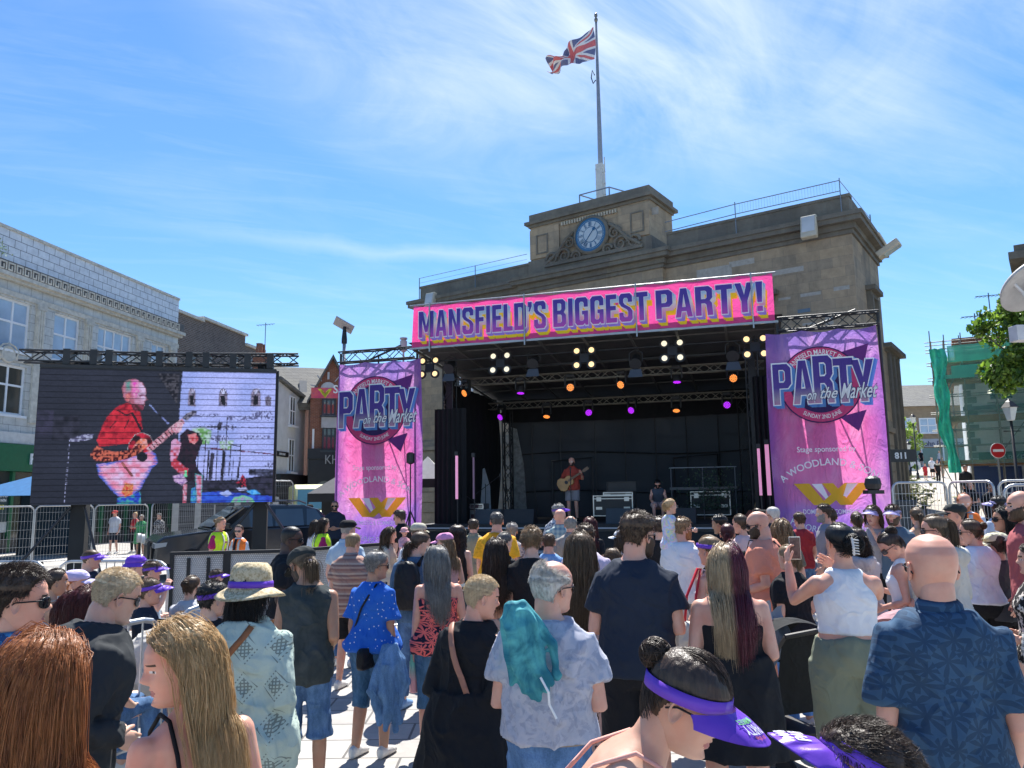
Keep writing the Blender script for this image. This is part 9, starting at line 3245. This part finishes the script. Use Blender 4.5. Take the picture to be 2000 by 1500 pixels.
# ---------------------------------------------------------------- seated people on the left
for a in (
 dict(label='seated woman with a dark updo in a beige vest', u=112, v=1108, d=7.6, yaw=-50, fem=True, sk='c', hair=('bun', 'dbrown', {'r': .03}), top=('cami', ('beige_vest', (.44,.40,.36)), {'edge': 1.28}), bot=('jeans', DEN)),
 dict(label='boy in a lilac and white cap sitting among the visors', u=151, v=1110, d=8.0, yaw=-70, kid=True, hair=('buzz', 'ginger'), hat=('cap', ('lilac_cap', (.55,.50,.75),.8)), top=('tee', ('pink_check', (.55,.35,.42))), bot=('shorts', ('grey_short', (.20,.20,.21)))),
 dict(label='stocky man with a purple visor and navy tee sitting by the barrier', u=180, v=1071, d=10.2, yaw=-66, b=1.25, sk='b', hair=('buzz', 'brown'), hat=('visor', PURP, 0), top=('tee', NAVY, {'infl': .03}), bot=('shorts', ('black_short', (.012,.012,.015)))),
 dict(label='woman with bright red wavy hair and a purple visor, left of the hoodie', u=146, v=1150, d=6.2, yaw=-30, fem=True, hair=('long', 'red', {'len': .42, 'wave': .006}), hat=('visor', PURP, 0), top=('tee', WHTT), bot=('jeans', DEN)),
 dict(label='woman with long dark red hair in a white top half hidden by the hoodie', u=172, v=1143, d=5.6, yaw=-40, fem=True, hair=('long', 'red', {'len': .45}), top=('tee', WHTT), bot=('jeans', DEN)),
 dict(label='boy in a white and purple hat turned right near the barrier end', u=268, v=1082, d=10.2, yaw=-70, kid=True, hair=('buzz', 'dbrown'), hat=('bucket', ('visor_purple', (.16,.06,.52),.35)), top=('tee', ('grey_tee', (.26,.25,.29))), bot=('shorts', ('grey_short', (.20,.20,.21)))),
 dict(label='person in a purple visor and pale blue shirt resting chin on hand', u=299, v=1093, d=9.6, yaw=-72, sk='b', b=1.1, hair=('short', 'brown'), hat=('visor', PURP, 0), top=('shirt', ('pale_blue_shirt', (.36,.46,.56))), bot=('shorts', ('grey_short', (.20,.20,.21))), arms=('bent', 'face')),
 dict(label='boy in a blue patterned cap and navy top with red collar', u=294, v=1125, d=7.8, yaw=-60, kid=True, sk='b', hair=('crop', 'lbrown'), hat=('visor', ('visor_purple', (.16,.06,.52),.35),0), top=('tee', NAVY), bot=('shorts', ('navy_short', (.02,.025,.04)))),
 dict(label='woman in a pale grey tee with curly hair pinned up', u=376, v=1122, d=8.2, yaw=-14, fem=True, b=1.15, hair=('bun', 'brown', {'r': .045, 'tie': (0,-.09,.03)}), top=('tee', ('pale_grey_tee', (.46,.47,.50)), {'infl': .03}), bot=('jeans', DEN)),
 dict(label='person with short brown hair and purple visor against the pit barrier', u=424, v=1110, d=10.4, yaw=-50, hair=('short', 'dbrown'), hat=('visor', PURP, 0), top=('tee', ('grey_tee', (.26,.25,.29))), bot=('jeans', DEN)),
 dict(label='black haired person with a purple visor and black tee beside the straw hat', u=420, v=1130, d=6.0, yaw=-46, hair=('short', 'black', {'flow': (.2,-.4,-.3)}), hat=('visor', PURP, 0), top=('tee', ('black_tee_sweat', (.02,.02,.022))), bot=('jeans', ('jeans_black', (.02,.02,.025)))),
 dict(label='person bending forward in a pale grey jacket behind the blonde girl', u=352, v=1195, d=6.8, yaw=-60, b=1.2, hair=('short', 'sand'), top=('long', ('stone_jacket', (.46,.44,.41)), {'infl': .045, 'amp': .015}), bot=('jeans', DEN), lean=42, head=(30,0,0)),
 dict(label='person in a stone coloured jacket slumped beside the camera phone child', u=1300, v=1118, d=7.4, yaw=-40, b=1.2, hair=('short', 'sand'), top=('long', ('stone_jacket', (.46,.44,.41)), {'infl': .045, 'amp': .015}), bot=('jeans', DEN), lean=30, head=(20,0,0)),
):
 a.setdefault('arms', ('lap', 'lap'))
 lab = a.pop('label')
 P(lab,sit=True,**a)
# ---------------------------------------------------------------- beyond the barriers
P('man in a red cap, white pinstripe tee and navy shorts behind the fence', 225,996,29.5,178, sk='b', hair=('buzz', 'brown'), hat=('cap', ('red_cap', (.60,.06,.05))), top=('tee', ('pinstripe', (.7,.7,.72),.85, p_vstripe((.66,.67,.72),(.3,.33,.42),18)), {'infl': .03}), bot=('shorts', ('navy_short', (.02,.025,.04))), stance=.06)
P('woman in red with arms folded behind the green dress', 264,1000,29.8,165, fem=True, sk='b', hair=('bun', 'blonde', {'r': .03, 'tie': (0,-.05,.1)}), top=('tank', ('red_vest', (.45,.03,.04))), bot=('leggings', BLKT), arms=('fold', 'fold'))
P('older woman in a green dress with a black shoulder bag', 277,1005,28.6,185, fem=True, b=1.2, sk='c', hair=('short', 'white'), top=('tee', ('green_dress', (.05,.30,.12),.85, p_dots((.05,.28,.11),(.25,.5,.3),22,.2)), {'skirt': (.50,.05), 'infl': .03}), arms=('relax', 'relax'), shoes='tan', extra=[crossbody('black shoulder bag on the green dress', ('bag_black', (.012,.012,.014),.5),('bag_black', (.012,.012,.014),.5), shoulder=1, w=.03, bagz=.9, bagpos=(-.12,.19))])
P('woman in a black and white patterned jacket by the fence end', 311,1002,28.2,160, fem=True, b=1.15, sk='b', hair=('short', 'grey'), top=('long', ('mono_jacket', (.2,.2,.2),.85, p_blot((.02,.02,.022),(.5,.5,.5),26,.5,.56)), {'hem': .74, 'infl': .03}), bot=('leggings', BLKT), shoes='grey', stance=.06)
P('steward with a blonde bun in a yellow hi vis vest over a magenta tee', 432,1009,14.6,-100, fem=True, b=1.1, sk='b', hair=('bun', 'sand', {'r': .03}), top=('tee', ('magenta_tee', (.38,.02,.12)), {'sleeve': .8}), bot=('jeans', DEN), head=(4,0,0), extra=[hi_vis((.55,.85,.03), 'yellow')])
P('steward with glasses in an orange hi vis vest, white shirt and black tie', 467,1024,14.2,168, fem=True, sk='b', hair=('bun', 'dbrown', {'r': .03, 'tie': (0,-.09,0)}), specs='clear', top=('long', ('pale_shirt', (.50,.55,.64))), bot=('trousers', ('black_trousers', (.008,.008,.010))), head=(0,10,0), extra=[hi_vis((.95,.20,.03), 'orange'), tie_fn])
P('steward with long dark hair in a yellow vest and magenta tee by the banner', 633,1011,13.8,-64, fem=True, b=1.1, sk='b', hair=('long', 'dbrown', {'len': .28}), top=('tee', ('magenta_tee', (.38,.02,.12)), {'sleeve': .8}), bot=('jeans', DEN), head=(6,-8,0), extra=[hi_vis((.55,.85,.03), 'yellow')])
P('man in a black tee and sunglasses with folded arms left of the banner', 654,978,20.5,185, b=1.1, sk='c', hair=('buzz', 'dbrown'), specs='dark', beard=('dbrown', 's'), top=('tee', NAVY), bot=('jeans', ('jeans_black', (.02,.02,.025))), arms=('fold', 'fold'))
P('man in a white shirt and dark cap beside the yellow van', 605,984,24,160, sk='e', hair=('buzz', 'black'), hat=('cap', ('black_cap2', (.012,.012,.014))), top=('shirt', ('white_shirt', (.6,.62,.66))), bot=('jeans', DEN))
P('person in a dark top behind the steward with long hair', 617,1015,15.5,-50, fem=True, hair=('bob', 'dbrown'), top=('long', ('pale_shirt', (.50,.55,.64))), bot=('jeans', DEN))
for u_,v_,vf,d_,yw,kw in (
 (1830,898,944,56,175, dict(label='person in a black tee and trousers walking down the street centre', sk='b', hair=('buzz', 'brown'), top=('tee', BLKT), bot=('trousers', ('black_trousers', (.008,.008,.010))))),
 (1806,905,940,58,170, dict(label='child in a red tee and shorts walking down the street', kid=True, hair=('short', 'brown'), top=('tee', ('red_tee', (.55,.04,.05))), bot=('shorts', ('red_short', (.45,.03,.04))))),
 (1819,893,935,60,170, dict(label='person in a white striped tee and black shorts on the street', hair=('buzz', 'grey'), top=('tee', WHTT), bot=('shorts', ('black_short', (.012,.012,.015))))),
 (1839,893,931,62,190, dict(label='person in cream clothes near the scaffold poles', fem=True, hair=('short', 'sand'), top=('tee', ('cream_top', (.50,.44,.36))), bot=('capri', ('cream_top', (.50,.44,.36))))),
 (1798,879,907,85,180, dict(label='person in black shorts standing by the tall street lamp', hair=('buzz', 'dbrown'), top=('tee', BLKT), bot=('shorts', ('black_short', (.012,.012,.015))))),
 (1834,880,915,83,120, dict(label='person in a pale jacket at the top of the street by the scaffold', hair=('short', 'grey'), top=('long', ('pale_jacket', (.5,.52,.55))), bot=('jeans', DEN))),
 (1885,908,968,36,178, dict(label='man in a dark jacket by the scaffold corner', b=1.15, sk='b', hair=('short', 'dgrey'), top=('long', ('charcoal_hoodie', (.028,.032,.036))), bot=('jeans', ('jeans_black', (.02,.02,.025))))),
 (1893,938,1010,25,150, dict(label='woman in a black tee and brown shorts behind the mesh fence', fem=True, sk='b', hair=('bun', 'brown', {'r': .03}), top=('tee', BLKT), bot=('long_shorts', ('brown_short', (.13,.10,.07))), arms=('fold', 'fold'))),
 (1934,942,1020,23.5,160, dict(label='person in dark clothes behind the fence by the no entry sign', sk='e', b=1.1, hair=('short', 'black'), top=('tee', BLKT), bot=('trousers', ('black_trousers', (.008,.008,.010))))),
):
 zf = street_z(d_)
 P(kw.pop('label'), u_, v_, d_, yw, z0=zf, stance=.05, **kw)
# ---------------------------------------------------------------- performers
gp = S.w(4.0,3.0)
def guitar_fn(c):
 t = worn('acoustic_guitar', 'acoustic guitar with sunburst body held by the singer', 'guitar', c)
 out_ = [(-.0,-.24),(.11,-.225),(.185,-.14),(.19,-.06),(.13,.02),(.115,.06),(.14,.12),(.12,.19),(.06,.225),(0,.23),(-.06,.225),(-.12,.19),(-.14,.12),(-.115,.06),(-.13,.02),(-.19,-.06),(-.185,-.14),(-.11,-.225)]
 M_ = Matrix.Translation((.13,.20,1.04)) @ Matrix.Rotation(rad(-58),4, 'Y')
 MB().prism(out_, -.05,.05).xf(M_).build('body', mat('guitar_sunburst', (.40,.20,.06),.25,0,.35,4), t, bevel=.01)
 MB().box(-.027,.027,.035,.062,.10,.60).box(-.04,.04,.04,.058,.60,.76).xf(M_).build('neck', mat('guitar_neck', (.16,.09,.05),.4), t)
 MB().disc((0,.053,.03),(0,1,0),.05,20,.006).xf(M_).build('sound_hole', BLK2, t)
P('bald bearded singer in a rust red shirt playing guitar on stage', 1116,893, S.w(4.0,3.0).y, 162, b=1.08, sk='b', hair=('bald', ''), beard='dbrown', top=('shirt', ('rust_shirt', (.40,.065,.045)), {'sleeve': .9}), bot=('shorts', ('grey_short2', (.26,.25,.27))), z0=1.18, arms=(((.13,.06,-.24),(.02,.20,.14)),((.12,-.04,-.25),(-.17,.20,.02))), shoes='black', extra=[guitar_fn])
P('drummer in a navy vest and sunglasses sitting on a box drum', 1284,936, S.w(6.9,2.6).y, 168, b=1.1, sk='b', hair=('crop', 'black'), beard='black', specs='dark', top=('vest', ('slate_vest', (.06,.075,.10))), bot=('shorts', ('pink_grey_short', (.38,.28,.28))), sit=True, z0=1.18, lean=14, head=(30,0,0), arms=('fwd', 'fwd'), shoes='black', extra=[bangle(-1, 'green_band', (.12,.75,.10),.02)])
m = MB().box(-.16,.16,-.16,.16,0,.46)
tag(m.build('box_drum', mat('pale_ply', (.50,.42,.33),.6), None, tuple(S.w(6.95,2.75,1.18)), S.a, bevel=.01), 'pale wooden box drum under the seated drummer', 'drum')
P('stagehand in black with red cap edge at the right wing', 1478,992,15.6,30, b=1.05, hair=('buzz', 'dbrown'), top=('tee', BLKT), bot=('jeans', ('jeans_black', (.02,.02,.025))))
# ---------------------------------------------------------------- things among the crowd
def folding_chair(label,p,rz):
 t = thing('folding_chair', label, 'chair', (p.x, p.y, 0), rad(rz), 'folding chairs in the seated area')
 bm_ = mat('chair_plastic', (.02,.022,.025),.4)
 MB().box(-.22,.22,-.2,.2,.43,.455).build('seat', bm_, t, bevel=.01)
 v_,f_ = sheet(-.21,.21,.62,.85,0,10,4,lambda a,b_1,x,z: (x,-.24 - .05 * math.sin(a * math.pi) - .1 * b_1,z))
 MB().add(v_, f_).build('backrest', bm_, t, smooth=True)
 for s_ in (-1,1):
  MB().tube([(s_ * .23,.2,0),(s_ * .23,-.05,.45),(s_ * .22,-.22,.62),(s_ * .21,-.33,.88)],.012,6).build('leg', ZN, t)
  MB().tube([(s_ * .20,-.22,0),(s_ * .20,.1,.43)],.012,6).build('leg', ZN, t)
for lab, u_, d_, rz in (('folding chair at the far left behind the patterned shirt', 95,5.4,-40),('folding chair with black back below the beige vest', 118,7.4,-50),('folding chair of the boy in the blue cap', 292,7.6,-60),('folding chair at the end of the row by the pit barrier', 335,8.4,-40),('folding chair under the seated man in navy', 182,10.1,-60),('folding chair under the woman in pale grey', 376,8.1,-14),('folding chair under the black haired visor wearer', 420,5.9,-40)):
 folding_chair(lab,at(u_,1150,d_),rz)
def pushchair(label,p,rz,hoodc,fabric,s=1.):
 t = thing('pushchair', label, 'pushchair', (p.x, p.y, 0), rad(rz), 'pushchairs')
 t.scale = (s,s,s)
 fm = clothm(*fabric)
 hm = clothm(*hoodc)
 v_,f_ = sheet(0,1,0,1,0,12,10,lambda a,b_1,x,z: (-.21 + .42 * a,-.05 + .38 * math.cos(b_1 * 1.9) * .9 - .12,.72 + .36 * math.sin(b_1 * 1.9) - .05 * (2 * a - 1) ** 2))
 MB().add(v_, f_).build('hood', hm, t, smooth=True)
 MB().box(-.19,.19,-.22,.2,.42,.50).add([(-.19,-.22,.5),(.19,-.22,.5),(.19,-.34,.98),(-.19,-.34,.98)],[(0,1,2,3)]).box(-.17,.17,.2,.34,.2,.46).build('seat', fm, t)
 m = MB()
 for s_ in (-1,1):
  m.tube([(s_ * .24,.42,.12),(s_ * .24,-.1,.62),(s_ * .23,-.42,1.0)],.014,6)
  m.tube([(s_ * .24,-.38,.12),(s_ * .24,.05,.55)],.014,6)
 m.tube([(-.23,-.42,1.0),(0,-.46,1.03),(.23,-.42,1.0)],.018,8)
 m.box(-.2,.2,-.3,.2,.14,.3)
 m.build('frame', BLK2, t)
 for x_ in (-.25,.25):
  for y_ in (-.38,.42):
   w = MB().lathe([(.03,-.02),(.095,-.02),(.105,0),(.095,.02),(.03,.02)],(0,0,0),18)
   w.xf(Matrix.Translation((x_, y_, .105)) @ Matrix.Rotation(rad(90),4, 'Y'))
   w.build('wheel', mat('tyre'), t)
pushchair('black pushchair with pale blue blanket beside the burgundy haired woman', at(1508,1200,6.0),20,('pram_black', (.02,.022,.024)),('pram_black', (.02,.022,.024)))
pushchair('dusty pink pushchair pushed by the woman looking down', at(1725,1150,6.3),35,('dusty_pink', (.42,.24,.26)),('dusty_pink', (.42,.24,.26)))
pushchair('dark grey pushchair in the crowd before the yellow shirt', at(925,1100,8.6),0,('pram_grey', (.06,.075,.09)),('pram_grey', (.06,.075,.09)))
m = MB()
v_,f_ = sheet(0,1,0,1,0,14,12,lambda a,b_1,x,z: (-.2 + .4 * a,.06 * math.sin(a * 9) + .05 * math.cos(b_1 * 7),.45 * b_1 * (1 - .3 * abs(a - .5)) + .04 * math.sin(a * 14)))
m.add(v_,f_)
tag(m.build('blanket', clothm('blue_grey_blanket', (.30,.36,.44)), None, tuple(at(1490,1100,5.9)[:2]) + (.72,), rad(20), smooth=True), 'pale blue grey blanket over the black pushchair', 'blanket')
def draped(name,label,cat,x,y,z,w,h,mkey,pitch=0,rz=0,seed=1,thick=.07):
 """a jacket hung or slung: a folded lumpy sheet with thickness"""
 parts_ = []
 lr = np.random.default_rng(seed)
 for i in range(9):
  k = i / 8 - .5
  x0 = k * w
  L_ = h * (lr.uniform(.82,1.05) - .35 * abs(k))
  y_ = -.05 * math.cos(k * 3) + lr.uniform(-.02,.02)
  parts_.append(tubeN([(x0 * .35,0,.0),(x0 * .8,y_,-L_ * .25),(x0 * 1.15 + lr.normal() * .015,y_,-L_ * .6),(x0 * .85 + lr.normal() * .03,y_ * .5,-L_)],np.array([.45,.62,.68,.40]) * thick * lr.uniform(.75,1.15),10,.8))
 V,F,N_ = remesh(parts_,.006,1)
 V = folds(V,N_,.008,seed,.25,16)
 o = finish(V,F,name,clothm(*mkey),None)
 o.location = (x,y,z)
 o.rotation_euler = (rad(pitch),rad(0),rad(rz))
 return tag(o,label,cat)
q = at(1008,1182,3.44)
tj = draped('slung_jacket', 'teal hooded jacket with white drawcord slung over the grey camo shoulder', 'jacket', q.x, q.y, q.z, .17,.40,('teal_jacket', (.05,.30,.34),.8, p_blot((.025,.17,.22),(.10,.42,.43),7,.38,.62,.8)),0,0,4,.045)  # dark and pale teal blotches paint fold shading into the cloth colour
tj.rotation_euler = (0,rad(-14),rad(-10))
MB().tube([(.04,-.07,-.30),(.06,-.085,-.36),(.05,-.08,-.41),(.065,-.08,-.47)],.005,6).build('drawcord', WHT, tj)
q = at(762,1262,6.1)
draped('denim_jacket', 'denim jacket hanging from the arm of the blue floral woman', 'jacket', q.x, q.y, q.z, .2,.62, DEN2,0,20,9,.055)
q = at(1225,1175,6.6)
draped('hung_jumper', 'pale jacket hung low beside the tall bearded man', 'jacket', q.x + .35, q.y, q.z, .3,.5,('stone_jacket', (.46,.44,.41)),0,20,12,.06)
bpy.data.scenes.remove(TMP)
for r_ in PEOPLE:
 if not (1.5 < r_[1] < 1.95):
  print('HEIGHT?', r_)
scene.cycles.max_bounces = 6
scene.cycles.transparent_max_bounces = 12
